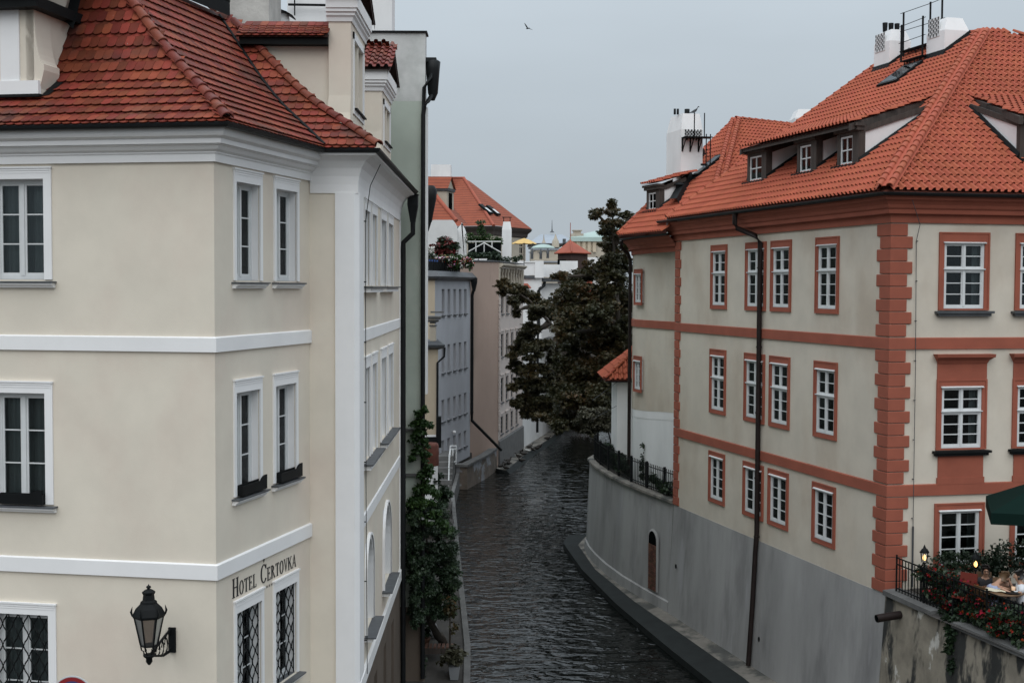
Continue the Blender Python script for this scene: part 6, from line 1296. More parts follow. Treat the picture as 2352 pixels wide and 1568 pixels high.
# white iron rail and folding table on the landing
WR = thing('white_railing', 'white painted iron stair railing at the top of the steps', 'railing', (-3.5, 73.5, 2.3)); m = MB()
pts = lambda l: [at(x, y, Y) for x, y, Y in l]
for l in ([(1048, 1024, 74), (1047, 1066, 74)], [(1034, 1024, 73.6), (1034, 1062, 73.6)], [(1034, 1024, 73.6), (1048, 1024, 74)], [(1034, 1031, 73.6), (1048, 1031, 74)], [(1040, 1031, 73.6), (1040, 1060, 73.6)], [(1034, 1060, 73.6), (1048, 1060, 74)], [(1034, 1031, 73.6), (1031, 1075, 71.5)], [(1032, 1042, 71.8), (1030.5, 1119, 71.2)]): m.tube(pts(l), 0.045, 5)
world(m, 'rail', FRAMEW, WR)
q = at(1015, 1053, 73.9); WT = thing('folding_table', 'small white folding table on the landing', 'table', q); m = MB(); m.box(q.x - 0.36, q.x + 0.36, 73.5, 74.1, q.z, q.z + 0.05); world(m, 'tabletop', FRAMEW, WT)
for sx_ in (-1, 1): world(MB().tube([(q.x + 0.28 * sx_, 73.7, q.z), (q.x - 0.12 * sx_, 73.7 + 0.06 * sx_, q.z - 0.65)], 0.035, 5), 'leg', FRAMEW, WT)

# white terraced building in the gap
WB_ = thing('white_terrace_building', 'white terraced building with parapet piers and a bent black drainpipe', 'building', (4, 112, 1.3)); Yw = 110
X = lambda x, Y=Yw: at(x, 700, Y).x
Z = lambda y, Y=Yw: at(1230, y, Y).z
m = MB(); m.box(X(1183), X(1244), Yw, Yw + 8, 1.2, Z(636)); m.box(X(1244), X(1335), Yw + 1.2, Yw + 8, 1.2, Z(650)); world(m, 'wall', WHITEW, WB_)
m = MB(); m.box(X(1188), X(1246), Yw - 0.15, Yw + 0.2, Z(632), Z(603)); m.box(X(1246), X(1318), Yw + 1.0, Yw + 1.3, Z(636), Z(607))
for x in (1192, 1238, 1296, 1316): m.box(X(x) - 0.38, X(x) + 0.38, Yw - 0.3, Yw + 0.5, Z(638), Z(599))
m.box(X(1186), X(1248), Yw - 0.25, Yw + 0.3, Z(603), Z(600)); world(m, 'parapet', WHITEW, WB_)
m = MB(); m.box(X(1191), X(1230), Yw - 0.2, Yw, Z(640), Z(633)); m.box(X(1240), X(1330), Yw + 0.3, Yw + 1.2, Z(647), Z(638)); world(m, 'gutter', LEAD, WB_)
m = MB(); m.tube([at(1251, 645, Yw + 0.7), at(1250, 655, Yw + 0.4), at(1240, 663, Yw - 0.1), at(1237, 668, Yw - 0.15), at(1237, 760, Yw - 0.15)], 0.14, 8); world(m, 'downpipe', GUTTER, WB_)
FW_ = Fac((X(1244), Yw + 1.18), (X(1335), Yw + 1.18)); uu = [FW_.uz(x, 700)[0] for x in (1258, 1270.5, 1283, 1296)]; facade_windows(WB_, FW_, uu, [(Z(720), Z(680))], 0.42, FRAMEW, -0.02, nz=3)
m = MB(); r_ = at(1280, 735, Yw - 1).z; m.box(X(1262), X(1325), Yw - 1.6, Yw + 1, r_ - 0.5, r_); world(m, 'balcony_slab', WHITEW, WB_)
m = MB(); m.box(X(1262), X(1325), Yw - 1.58, Yw - 1.5, r_, r_ + 1.35); world(m, 'balcony_screen', BLACKM, WB_)
m = MB(); m.box(X(1200), X(1290), Yw - 3, Yw, 1.2, Z(800)); world(m, 'lower_wing', WHITEW, WB_)
q0, q1 = at(1196, 660, Yw - 0.8), at(1212, 660, Yw - 0.8); m = MB(); m.quad((q0.x - 0.6, Yw - 0.9, q0.z), (q1.x + 0.3, Yw - 0.9, q0.z), (q1.x, Yw, q0.z + 0.35), (q0.x - 0.6, Yw, q0.z + 0.35)); m.quad((q0.x - 0.6, Yw - 0.9, q0.z - 0.08), (q1.x + 0.3, Yw - 0.9, q0.z - 0.08), (q1.x + 0.3, Yw - 0.9, q0.z), (q0.x - 0.6, Yw - 0.9, q0.z)); world(m, 'porch_roof', FARTILE, WB_)
for k, (x, y, w_, h_, Y) in enumerate(((1322, 738, 22, 14, 104), (1352, 668, 14, 34, 118))):
    t = thing('red_tiled_roof', ('low red tiled roof half hidden behind the canal trees', 'steep red tiled roof glimpsed higher between the trees')[k], 'roof', at(x, y + h_, Y)); a, b = at(x - w_, y + h_, Y), at(x + w_, y - h_, Y + 2)
    m = MB(); m.quad((a.x, Y, a.z), (b.x, Y, a.z), (b.x - 0.3, Y + 2, b.z), (a.x + 0.3, Y + 2, b.z)); world(m, 'roof_slope', FARTILE, t); m = MB(); m.box(a.x + 0.1, b.x - 0.1, Y + 0.2, Y + 2, 1.2, a.z); world(m, 'wall', WHITEW, t)

# big hipped roof, dormered house and white fire walls on the left skyline
BR_ = thing('hip_roofed_house', 'large beige house with a steep red hipped roof and two skylights', 'building', (-3, 128, 1.3))
cN, cR, cL = at(1134, 518, 118), at(1222, 527, 125), at(985, 518, 121); pR, pL = at(1065, 409, 127.5), at(1000, 409, 130); zz = cN.z
for v_ in (cR, cL): v_.z = zz
m = MB(); m.add([cN, cR, (pR + cR * 0.0), pR], [(0, 1, 3)]); m.quad(cL, cN, pR, pL); m.quad(cR, cR + Vector((-2, 14, 0)), pR + Vector((0.5, 4, 0)), pR)
FT2 = bpy.data.materials.new('coursed_far_tile'); FT2.use_nodes = True
def _ft():
    t = FT2.node_tree; N = t.nodes; L = t.links; p = N['Principled BSDF']; p.inputs['Roughness'].default_value = 0.85
    g = N.new('ShaderNodeNewGeometry'); s = N.new('ShaderNodeSeparateXYZ'); L.new(g.outputs['Position'], s.inputs[0])
    w = N.new('ShaderNodeMath'); w.operation = 'MULTIPLY'; w.inputs[1].default_value = 4.0; L.new(s.outputs['Z'], w.inputs[0]); f = N.new('ShaderNodeMath'); f.operation = 'FRACT'; L.new(w.outputs[0], f.inputs[0])
    bp = N.new('ShaderNodeBump'); bp.inputs['Distance'].default_value = 0.12; bp.inputs['Strength'].default_value = 1.0; L.new(f.outputs[0], bp.inputs['Height']); L.new(bp.outputs[0], p.inputs['Normal'])
    r = N.new('ShaderNodeValToRGB'); r.color_ramp.elements[0].color = (0.17, 0.04, 0.022, 1); r.color_ramp.elements[1].color = (0.36, 0.09, 0.045, 1); r.color_ramp.elements[1].position = 0.35; L.new(f.outputs[0], r.inputs[0])
    n = N.new('ShaderNodeTexNoise'); n.inputs['Scale'].default_value = 1.2; L.new(g.outputs['Position'], n.inputs['Vector']); x = N.new('ShaderNodeMix'); x.data_type = 'RGBA'; x.blend_type = 'MULTIPLY'; x.inputs['Factor'].default_value = 0.35
    L.new(r.outputs[0], x.inputs['A']); L.new(n.outputs['Fac'], x.inputs['B']); L.new(x.outputs['Result'], p.inputs['Base Color'])
_ft()
bro = world(m, 'roof', FT2, BR_)
m = MB(); m.tube([cN, pR], 0.16, 6); m.tube([pR, pL], 0.14, 6); world(m, 'ridge_tiles', FARTILE, bro)
nr = (cR - cN).cross(pR - cN).normalized(); nr = nr if nr.y < 0 else -nr
for x, y in ((1086, 486), (1103, 490)):
    x += 18 if False else 0; q = onplane(x * 1.0 + 52 * 0, y, cN, nr)
for x, y in ((1113.5, 484), (1131, 487)):
    q = onplane(x, y, cN, nr); ux_ = (cR - cN).normalized(); up2 = nr.cross(ux_); up2 = up2 if up2.z > 0 else -up2
    k = bpy.data.objects.new('skylight', MB().loft([[q + ux_ * a + up2 * b + nr * 0.1 for a, b in ((-0.35, -0.75), (0.35, -0.75), (0.35, 0.75), (-0.35, 0.75))], [q + ux_ * a + up2 * b + nr * 0.28 for a, b in ((-0.35, -0.75), (0.35, -0.75), (0.35, 0.75), (-0.35, 0.75))]], True).mesh('skylight', BLACKM)); put(k, BR_, Matrix.Identity(4))
    g_ = bpy.data.objects.new('pane', MB().quad(*[q + ux_ * a + up2 * b + nr * 0.29 for a, b in ((-0.22, -0.6), (0.22, -0.6), (0.22, 0.1), (-0.22, 0.1))]).mesh('pane', FRAMEW)); put(g_, k, Matrix.Identity(4))
m = MB(); wn_ = Vector((cN.x - 0.15, cN.y + 0.6, 0)); wr_ = Vector((cR.x - 0.6, cR.y + 0.3, 0)); wl_ = Vector((cL.x, cL.y + 0.6, 0)); Fb1, Fb2 = Fac((wl_.x, wl_.y), (wn_.x, wn_.y)), Fac((wn_.x, wn_.y), (wr_.x, wr_.y)); wall(m, Fb1, 0, Fb1.L, 1.2, zz - 0.1)
uw = [Fb2.uz(x, 580)[0] for x in (1166, 1193)]; zw = (Fb2.uz(1170, 598)[1], Fb2.uz(1170, 548)[1]); wall(m, Fb2, 0, Fb2.L, 1.2, zz - 0.1, [(u, u + 0.95, *zw) for u in uw], 0.2); world(m, 'wall', STONE, BR_)
facade_windows(BR_, Fb2, uw, [zw], 0.95, STONE, 0.15)
m = MB(); m.sweep([(wl_.x, wl_.y), (wn_.x, wn_.y), (wr_.x, wr_.y), (wr_.x - 1, wr_.y + 6)], [(0, zz - 0.9), (0.15, zz - 0.8), (0.2, zz - 0.5), (0.5, zz - 0.25), (0.62, zz - 0.05), (0, zz)]); world(m, 'cornice', TIMBER, BR_)
HL = thing('dormered_house', 'small house with a flared red roof and a grey-topped dormer on the left skyline', 'building', (-6, 100, 1.3))
eA, eB, eC_ = at(960, 507, 96), at(1048, 507, 96), at(1074, 519, 101); eC_.z = eB.z; pA = at(985, 405, 101); m = MB(); m.quad(eA, eB, at(1005, 455, 98.0), at(975, 420, 100.5), Vector((eA.x, 101, pA.z))); m.quad(eB, eC_, at(1045, 490, 101.5), at(1010, 440, 101.5), at(1005, 455, 98.0))
world(m, 'roof', FT2, HL); m = MB(); m.box(eA.x, eB.x - 0.3, 96.6, 101, 1.2, eB.z - 0.02); world(m, 'wall', STONE, HL)
m = MB(); m.tube([eB, at(1005, 455, 98.0), at(990, 435, 99)], 0.17, 6); world(m, 'hip_tiles', FARTILE, HL)
a, b = at(985, 450, 98.5), at(1026, 450, 98.5); c_ = at(1041, 480, 99.5); zt_, zb_2 = at(1020, 432, 98.5).z, at(1030, 484, 98.5).z
m = MB(); Fd1, Fd2 = Fac((a.x, 98.5), (b.x, 98.5)), Fac((b.x, 98.5), (c_.x, 100.2)); wall(m, Fd1, 0, Fd1.L, zb_2 - 0.6, zt_); ud_ = Fd2.L; wall(m, Fd2, 0, ud_, zb_2 - 0.6, zt_); m.add([Fd2.at(0, zt_), Fd2.at(ud_, zt_), Fd2.at(ud_ / 2, zt_ + 0.85)], [(0, 1, 2)]); DO = world(m, 'dormer', STONE, HL)
w_ = bpy.data.objects.new('window', MB().box(0, ud_ * 0.42, -0.05, 0.02, 0, 1.25).mesh('window', ROOM)); put(w_, DO, Fd2.T(ud_ * 0.28, zb_2 + 0.15))
m = MB(); ap0, ap1 = Fd2.at(ud_ / 2, zt_ + 0.95, 0.15), Fd2.at(ud_ / 2, zt_ + 0.95) + Vector((-2.2, 0, 0)); m.quad(Fd2.at(-0.15, zt_ - 0.03, 0.15), ap0, ap1, Fd2.at(-0.15, zt_ - 0.03) + Vector((-2.2, -0.1, 0))); m.quad(ap0, Fd2.at(ud_ + 0.15, zt_ - 0.03, 0.15), Fd2.at(ud_ + 0.15, zt_ - 0.03) + Vector((-2.0, 0, 0)), ap1); world(m, 'dormer_roof', FT2, HL)
m = MB(); m.sweep([Fd1.at(0), Fd2.at(0), Fd2.at(ud_)], [(0, zt_ - 0.25), (0.12, zt_ - 0.2), (0.16, zt_), (0, zt_ + 0.02)]); world(m, 'cornice', LEAD, HL)
chimney('broad white chimney block above the dormered house', at(990, 400, 126).x, at(1035, 400, 126).x, 126, 128, 14, at(1010, 378, 126).z, WHITEW)
for lab, xa, xb, yt, yb, Y, mm in (('streaky stained white fire wall behind the roof garden', 983, 1051, 505, 575, 92, STAINW), ('clean white fire wall with rounded shoulder beside the stained one', 1051, 1070, 512, 575, 93, WHITEW)):
    a, b = at(xa, yt, Y), at(xb, yt, Y); t = thing('fire_wall', lab, 'wall', (a.x, Y, 8)); zt_ = a.z; zb_3 = at(xa, yb, Y).z - 2
    m = MB(); w_ = b.x - a.x; poly = [(a.x, zb_3), (b.x, zb_3), (b.x, zt_ - 0.75), (b.x - 0.12, zt_ - 0.35), (b.x - 0.35, zt_), (a.x + 0.35, zt_), (a.x, zt_ - 0.4)]
    m.loft([[(x, Y, z) for x, z in poly], [(x, Y + 1.6, z) for x, z in poly]], True, True); world(m, 'wall', mm, t)
a, b = at(1153, 560, 95), at(1175, 560, 95); zt_ = at(1164, 509, 95).z; m = MB()
CW_ = thing('chimney', 'slim white chimney with a wire frame top on the roof terrace', 'chimney', (a.x, 95, zA)); m.loft([[(a.x, 95, zA - 1), (b.x, 95, zA - 1), (b.x, 95.7, zA - 1), (a.x, 95.7, zA - 1)], [(a.x, 95, zt_ - 0.6), (b.x, 95, zt_ - 0.6), (b.x, 95.7, zt_ - 0.6), (a.x, 95.7, zt_ - 0.6)], [(a.x + 0.1, 95.1, zt_), (b.x - 0.1, 95.1, zt_), (b.x - 0.1, 95.6, zt_), (a.x + 0.1, 95.6, zt_)]], True); world(m, 'chimney_stack', WHITEW, CW_)
m = MB()
for x in (a.x + 0.12, b.x - 0.12): m.tube([(x, 95.3, zt_), (x, 95.3, zt_ + 0.32)], 0.03, 4)
m.tube([(a.x, 95.3, zt_ + 0.33), (b.x, 95.3, zt_ + 0.33)], 0.035, 4); world(m, 'wire_frame', BLACKM, CW_)
# pergola and roof garden floor on the pink house
PG = thing('pergola', 'weathered white pergola frame over the roof garden', 'pergola', (-2, 90, zA)); m = MB()
for l in ([(1074, 555, 90), (1151, 555, 90)], [(1076, 578, 89), (1112, 558, 89)], [(1112, 558, 89), (1151, 580, 89)], [(1093, 555, 90), (1093, 578, 90)], [(1112, 555, 90), (1112, 578, 90)], [(1130, 555, 90), (1130, 570, 90)]): m.tube([at(*q) for q in l], 0.045, 5)
world(m, 'beams', GREYGAB, PG); m = MB(); a, b = at(1075, 558, 91), at(1151, 590, 91); m.box(a.x, b.x, 91, 91.1, b.z - 1.2, a.z); world(m, 'painted_shade', ROOM, PG)  # black panel painting the shade behind the pergola
m = MB(); m.quad((d0.x - 3, 82.5, zA - 0.05), (c1.x, 84.2, zA - 0.05), FR_.at(FR_.L, zA - 0.05, -0.3), (d0.x - 3, 97, zA - 0.05)); world(m, 'terrace_floor', CONCRETE, PK)
for (x, yt, yb, Y) in ((1087, 594, 604, 84.6), (1108, 594, 604, 85.2)): a, b = at(x - 9, yt, Y), at(x + 11, yb, Y); t = thing('trough', ('white plant trough at the roof garden edge, nearer the flowers', 'white plant trough at the roof garden edge, nearer the chimney')[x > 1100], 'planter', (a.x, Y, b.z)); m = MB(); m.loft([[(a.x, Y, a.z), (b.x, Y, a.z), (b.x, Y + 0.4, a.z), (a.x, Y + 0.4, a.z)], [(a.x + 0.15, Y + 0.05, b.z - 0.1), (b.x - 0.15, Y + 0.05, b.z - 0.1), (b.x - 0.15, Y + 0.35, b.z - 0.1), (a.x + 0.15, Y + 0.35, b.z - 0.1)]], True); world(m, 'trough_body', WHITEW, t)
# parasols
def parasol(label, x, y, Y, rad, hgt, m_, pole, n=8, drop=0.35, group=None):
    q = at(x, y, Y); t = thing('parasol', label, 'parasol', (q.x, Y, q.z - pole), group); M = Matrix.Translation(q); c = MB()
    rings = [[(0.02 * math.cos(2 * math.pi * k / 32), 0.02 * math.sin(2 * math.pi * k / 32), 0) for k in range(32)]]
    for f in (0.35, 0.7, 1.0): rings.append([(rad * f * math.cos(2 * math.pi * k / 32) * (1 - 0.03 * (k % 4 != 0)), rad * f * math.sin(2 * math.pi * k / 32) * (1 - 0.03 * (k % 4 != 0)), -hgt * (f ** 1.25) + (0.05 * f if k % 4 == 0 else 0)) for k in range(32)])
    c.loft(rings, True, False); c.build('canopy', m_, t, M); MB().tube([(0, 0, -pole), (0, 0, 0.1)], 0.03, 6).build('pole', BLACKM, t, M); return t
YEL = mat('yellow_canvas', (0.62, 0.42, 0.16), 0.9, 0.05, 2.0); PGREEN = mat('pale_green_canvas', (0.40, 0.50, 0.46), 0.9)
parasol('open yellow parasol on the roof terrace', 1204, 547, 100, 0.98, 0.46, YEL, 2.3)
# grand buildings on the far skyline
PGR = mat('pale_copper_green', (0.36, 0.45, 0.42), 0.8, 0.1, 0.1); SLATE = mat('pale_slate', (0.30, 0.33, 0.37), 0.7, 0.08, 0.1)
def far(label, name='palace', Y=300, x=1260): return thing(name, label, 'building', at(x, 660, Y))
FA = far('far pale palace with a low grey slate roof and thin spire', Y=340); Y = 340
Pp = lambda x, y, Y_=None: at(x, y, Y_ or Y)
m = MB(); a, b = Pp(1222, 572), Pp(1318, 572); m.box(a.x, b.x, Y, Y + 30, 3, Pp(1260, 559).z); world(m, 'wall', STONE, FA)
m = MB(); z0 = Pp(1260, 559).z; z1 = Pp(1270, 533).z; xm = Pp(1270, 533).x; m.add([(a.x - 1, Y - 1, z0), (b.x + 1, Y - 1, z0), (b.x + 1, Y + 31, z0), (a.x - 1, Y + 31, z0), (xm - 3, Y + 15, z1), (xm + 3, Y + 15, z1)], [(0, 1, 5, 4), (1, 2, 5), (2, 3, 4, 5), (3, 0, 4)]); world(m, 'roof', SLATE, FA)
m = MB(); m.box(a.x - 1, b.x + 1, Y - 1.2, Y - 0.6, z0 - 1.6, z0 - 0.8); m.box(a.x - 1, b.x + 1, Y - 1.2, Y - 0.6, z0 - 0.4, z0); m.box(Pp(1292, 560).x, Pp(1299, 560).x, Y - 2, Y, Pp(1290, 560).z, Pp(1290, 549).z); world(m, 'eaves_band', LEAD, FA)
m = MB(); m.tube([Pp(1268, 534, 355), Pp(1268, 505, 355)], [0.16, 0.04], 5); m.lathe([(0.7, 0), (0.2, 0.5), (0.15, 0.9)], 8, Pp(1268, 534, 355)); world(m, 'spire', LEAD, FA)
FB2 = far('far pale hall with statues and a shallow green copper dome', Y=290); Y = 290
m = MB(); a, b = Pp(1219, 600), Pp(1325, 600); m.box(a.x, b.x, Y, Y + 20, 3, Pp(1250, 573).z); m.box(a.x, b.x, Y - 1.5, Y, 3, Pp(1250, 597).z); world(m, 'wall', STONE, FB2)
m = MB(); q = Pp(1249, 568); hw_ = Pp(1277, 568).x - q.x; m.lathe([(hw_, 0), (hw_ * 0.85, hw_ * 0.14), (hw_ * 0.55, hw_ * 0.26), (hw_ * 0.2, hw_ * 0.33), (0, hw_ * 0.34)], 24, (q.x, Y + 6, q.z)); q2 = Pp(1306, 569); m.lathe([(hw_ * 0.75, 0), (hw_ * 0.5, hw_ * 0.16), (0, hw_ * 0.25)], 24, (q2.x, Y + 6, q2.z)); world(m, 'dome', PGR, FB2)
m = MB(); m.box(a.x, b.x, Y - 0.3, Y, Pp(1250, 574).z, Pp(1250, 571).z); m.box(a.x, b.x, Y - 1.8, Y - 1.5, Pp(1250, 603).z, Pp(1250, 600).z); world(m, 'cornice', SLATE, FB2)
m = MB(); q = Pp(1249, 558); m.lathe([(0.5, 0), (0.25, 0.5), (0.12, 1.0), (0.06, 1.9)], 8, q); world(m, 'finial', STONE, FB2); m = MB(); q = Pp(1276, 556, 300); m.lathe([(0.9, -1.2), (0.8, 0.2), (0.4, 0.8), (0.1, 1.8)], 8, q); world(m, 'finial', STONE, FB2)
for i, (x, y) in enumerate(((1222, 590), (1242, 590), (1258, 588))):
    q = Pp(x, y + 5, 285); m = MB(); m.lathe([(0.32, 0), (0.28, 0.8), (0.36, 1.3), (0.18, 1.7), (0.18, 2.1), (0.0, 2.4)], 8, q); m.tube([q + Vector((-0.8, 0, 1.5)), q + Vector((0, 0, 1.5)), q + Vector((0.8, 0, 1.9))], [0.07, 0.15, 0.06], 5); world(m, 'statue', LEAD, FB2)
FC_ = far('far beige palace with panelled frieze and pale green hipped roof', Y=310, x=1340); Y = 310
m = MB(); a, b = Pp(1312, 600), Pp(1420, 600); m.box(a.x, b.x, Y, Y + 30, 3, Pp(1340, 546).z); world(m, 'wall', STONE, FC_)
m = MB(); z0 = Pp(1340, 545).z; q = Pp(1392, 521); m.add([(a.x - 0.5, Y - 0.8, z0), (b.x + 30, Y - 0.8, z0), (b.x + 30, Y + 12, q.z + 3), (q.x, Y + 12, q.z)], [(0, 1, 2, 3)]); m.box(a.x - 0.5, b.x + 20, Y - 1, Y - 0.2, z0 - 1.0, z0); world(m, 'roof', PGR, FC_)
m = MB(); q = Pp(1326, 546); m.box(q.x - 1.5, q.x + 1.5, Y, Y + 3, q.z, q.z + 1.0); m.box(q.x - 0.9, q.x + 0.9, Y + 0.3, Y + 2.4, q.z + 1.0, Pp(1326, 529).z); m.box(q.x - 1.2, q.x + 1.2, Y, Y + 2.7, Pp(1326, 530).z, Pp(1326, 528).z); world(m, 'pier', STONE, FC_)
m = MB()
for x in (1322, 1334, 1347, 1359): a_, b_ = Pp(x - 4, 576), Pp(x + 4, 553); m.box(a_.x, b_.x, Y - 0.15, Y - 0.001, a_.z, b_.z); 
for x in (1328, 1341, 1353, 1365): q = Pp(x, 579); m.box(q.x - 0.4, q.x + 0.4, Y - 0.6, Y - 0.001, q.z, Pp(x, 550).z)
world(m, 'frieze_panels', YELPL, FC_)
m = MB(); a, b = Pp(1335, 600), Pp(1420, 640); m.box(a.x - 3, b.x, Y - 6, Y - 2, 3, Pp(1340, 592).z); world(m, 'lower_storey', WHITEW, FC_)
for x in (1366, 1388): a_, b_ = Pp(x - 3.5, 640, 303), Pp(x + 3.5, 624, 303); wo = bpy.data.objects.new('window', MB().box(a_.x, b_.x, 303.5, 304, a_.z, b_.z).mesh('window', ROOM)); put(wo, FC_, Matrix.Identity(4)); pd_ = bpy.data.objects.new('pediment', MB().add([(a_.x - 0.6, 303.4, b_.z + 0.5), (b_.x + 0.6, 303.4, b_.z + 0.5), ((a_.x + b_.x) / 2, 303.4, b_.z + 1.7)], [(0, 1, 2)]).mesh('pediment', LEAD)); put(pd_, wo, Matrix.Identity(4))
WTW = thing('timber_tower', 'dark timber tower with a red pyramid roof and thin finial', 'tower', at(1315, 640, 140)); Y = 140
a, b, c_ = at(1274, 579, 141), at(1313, 579, 138.0), at(1357, 579, 141.5); ap = at(1310, 551, 142); zz = b.z; a.z = zz; c_.z = zz; bk = Vector((ap.x + 0.3, 146, zz))
m = MB(); m.quad(a, b, ap); m.quad(b, c_, ap); m.quad(c_, bk, ap); m.quad(bk, a, ap); world(m, 'roof', FARTILE, WTW)
m = MB(); m.prism([(a.x + 0.35, 141), (b.x, 138.5), (c_.x - 0.35, 141.4), (bk.x, 145)], 2, zz - 0.05); world(m, 'timber_walls', mat('red_brown_boards', (0.055, 0.030, 0.024), 0.9, 0.2, 1.0, (3, 3, 0.2)), WTW)
m = MB(); m.tube([ap, ap + Vector((0, 0, 1.9))], 0.04, 5); m.tube([b + Vector((0, 0, 0.05)), ap], 0.09, 5); m.tube([a + Vector((0, 0, -0.05)), b + Vector((0, 0, -0.05)), c_ + Vector((0, 0, -0.05))], 0.10, 5); world(m, 'ridges_and_finial', FARTILE, WTW)
wo = bpy.data.objects.new('window', MB().box(-0.55, 0.55, -0.1, 0.1, -0.5, 0.5).mesh('window', ROOM)); q = at(1292, 607, 139.6); put(wo, WTW, Matrix.Translation(q))
q = at(1212, 864, 96); LM = thing('lit_lamp', 'small glowing yellow lamp behind the chestnut leaves', 'lamp', q); MB().lathe([(0.0, -0.09), (0.08, -0.05), (0.09, 0.0), (0.05, 0.08), (0.0, 0.10)], 8).build('bulb', mat('lamp_glow', (0.9, 0.6, 0.25), 0.5, emit=((1.0, 0.72, 0.35), 6.0)), LM, Matrix.Translation(q)); MB().tube([(0, 0, 0.1), (0, 0.3, 0.35), (0, 0.6, 0.35)], 0.02, 5).build('lamp_arm', BLACKM, LM, Matrix.Translation(q))
# ------------------------------------------------------------------ vegetation
def leaf_mesh(name, m, P, size, kind='single', seed=0, droop=0.5):
    """P: n x 3 positions; each becomes one folded leaf, or a palm of five drooping leaflets"""
    r = np.random.default_rng(seed); n = len(P); k = 5 if kind == 'palm' else 1
    yaw = r.uniform(0, 2 * np.pi, n); up = r.normal(0, 1, (n, 3)); up[:, 2] = np.abs(up[:, 2]) * 0.8 + 0.7; up /= np.linalg.norm(up, axis=1)[:, None]
    ref = np.c_[np.cos(yaw), np.sin(yaw), np.zeros(n)]; ax = np.cross(up, ref); ax /= np.linalg.norm(ax, axis=1)[:, None]; ay = np.cross(up, ax)
    sz = size * r.uniform(0.65, 1.3, n); V = []; 
    for j in range(k):
        t = (j - (k - 1) / 2) * 0.62 if k > 1 else r.uniform(0, 6.28, n)
        d = ax * np.cos(t)[:, None] + ay * np.sin(t)[:, None] if k == 1 else ax * math.cos(t) + ay * math.sin(t)
        s = np.cross(up, d); dr = droop * r.uniform(0.4, 1.4, n)[:, None]
        L = sz[:, None] * (1.0 if k == 1 else (1.0 - 0.13 * abs(j - 2)))
        wd_ = 0.34 if k == 1 else 0.19
        a = P; b = P + d * L * 0.55 + s * L * wd_ - up * L * 0.15 * dr + np.array([0, 0, 0.02]); c = P + d * L - up * L * 0.75 * dr; e = P + d * L * 0.55 - s * L * wd_ - up * L * 0.15 * dr
        V.append(np.stack([a, b, c, e], 1))
    V = np.stack(V, 1).reshape(-1, 3); nq = n * k; me = bpy.data.meshes.new(name)
    me.vertices.add(nq * 4); me.vertices.foreach_set('co', V.astype(np.float32).ravel()); me.loops.add(nq * 4); me.loops.foreach_set('vertex_index', np.arange(nq * 4))
    me.polygons.add(nq); me.polygons.foreach_set('loop_start', np.arange(nq) * 4); me.polygons.foreach_set('loop_total', np.full(nq, 4)); me.materials.append(m); me.update(calc_edges=True); return me
def clumps(blobs, n, seed=0, sub=14, sr=0.33, shell=0.45):
    """leaf positions gathered in small clumps through each blob (cx, cy, cz, rx, ry, rz)"""
    r = np.random.default_rng(seed); vol = np.array([(b[3] * b[4] * b[5]) ** 0.75 for b in blobs]); vol /= vol.sum(); P = []
    for b, f in zip(blobs, vol):
        m = max(8, int(n * f)); c = np.array(b[:3]); R = np.array(b[3:6]); k = max(3, int(sub))
        d = r.normal(0, 1, (k, 3)); d /= np.linalg.norm(d, axis=1)[:, None]; cc = d * r.uniform(shell, 1.0, (k, 1)) * R
        w = r.integers(0, k, m); q = r.normal(0, 1, (m, 3)); q *= (r.uniform(0, 1, (m, 1)) ** 0.4 / np.linalg.norm(q, axis=1)[:, None])
        q[:, 2] *= 0.55; P.append(c + cc[w] + q * R * sr * r.uniform(0.7, 1.3, (k, 1))[w])
    return np.concatenate(P)
def pxb(x, y, rx, ry, Y, dy=None):           # a crown blob from its outline in the print and its distance
    c = at(x, y, Y); s = Y / FP; return (c.x, c.y, c.z, rx * s, dy or max(rx, ry) * s * 1.1, ry * s)
def tree(name, label, base, blobs, n, m, size, branches, tr=0.3, kind='palm', seed=0, cat='tree', group=None, part='crown', sub=14, sr=0.33):
    t = thing(name, label, cat, base, group); o = Vector(base)
    P = clumps(blobs, n, seed, sub, sr) - np.array(base); put(bpy.data.objects.new(part, leaf_mesh(part, m, P, size, kind, seed)), t, W[t.name])
    b = MB(); r = random.Random(seed)
    for path in branches:
        p = [Vector(q) - o for q in path]; k = len(p); q2 = []
        for i in range(k - 1):
            for s_ in range(3): q2.append(p[i].lerp(p[i + 1], s_ / 3) + (Vector((r.uniform(-1, 1), r.uniform(-1, 1), r.uniform(-1, 1))) * 0.05 * tr * 3 if (i or s_) else Vector()))
        q2.append(p[-1]); b.tube(q2, [tr * (1 - 0.88 * i / (len(q2) - 1)) for i in range(len(q2))], 6)
    if branches: b.build('trunk', BARK, t, W[t.name])
    return t
Yr = 70
rb = [(1406, 470, 9, 14), (1405, 488, 18, 9), (1376, 487, 20, 8), (1366, 497, 12, 7), (1440, 494, 20, 8), (1410, 510, 26, 12), (1392, 530, 20, 12), (1445, 520, 14, 10), (1420, 540, 24, 16), (1400, 562, 22, 18), (1440, 560, 16, 22), (1395, 600, 26, 22), (1428, 605, 26, 30), (1362, 622, 34, 22), (1322, 640, 38, 20), (1288, 634, 18, 12), (1402, 650, 38, 34), (1340, 672, 46, 26), (1300, 690, 34, 28), (1432, 690, 24, 40), (1375, 712, 42, 34), (1318, 726, 40, 30), (1430, 770, 26, 46), (1382, 775, 42, 40), (1330, 788, 44, 36), (1296, 760, 30, 26), (1405, 838, 42, 44), (1345, 850, 46, 40), (1300, 838, 32, 30), (1425, 890, 26, 40), (1372, 915, 44, 38), (1318, 912, 42, 36), (1284, 896, 26, 26), (1300, 958, 36, 28), (1345, 970, 36, 24), (1285, 975, 24, 18), (1395, 960, 26, 30)]
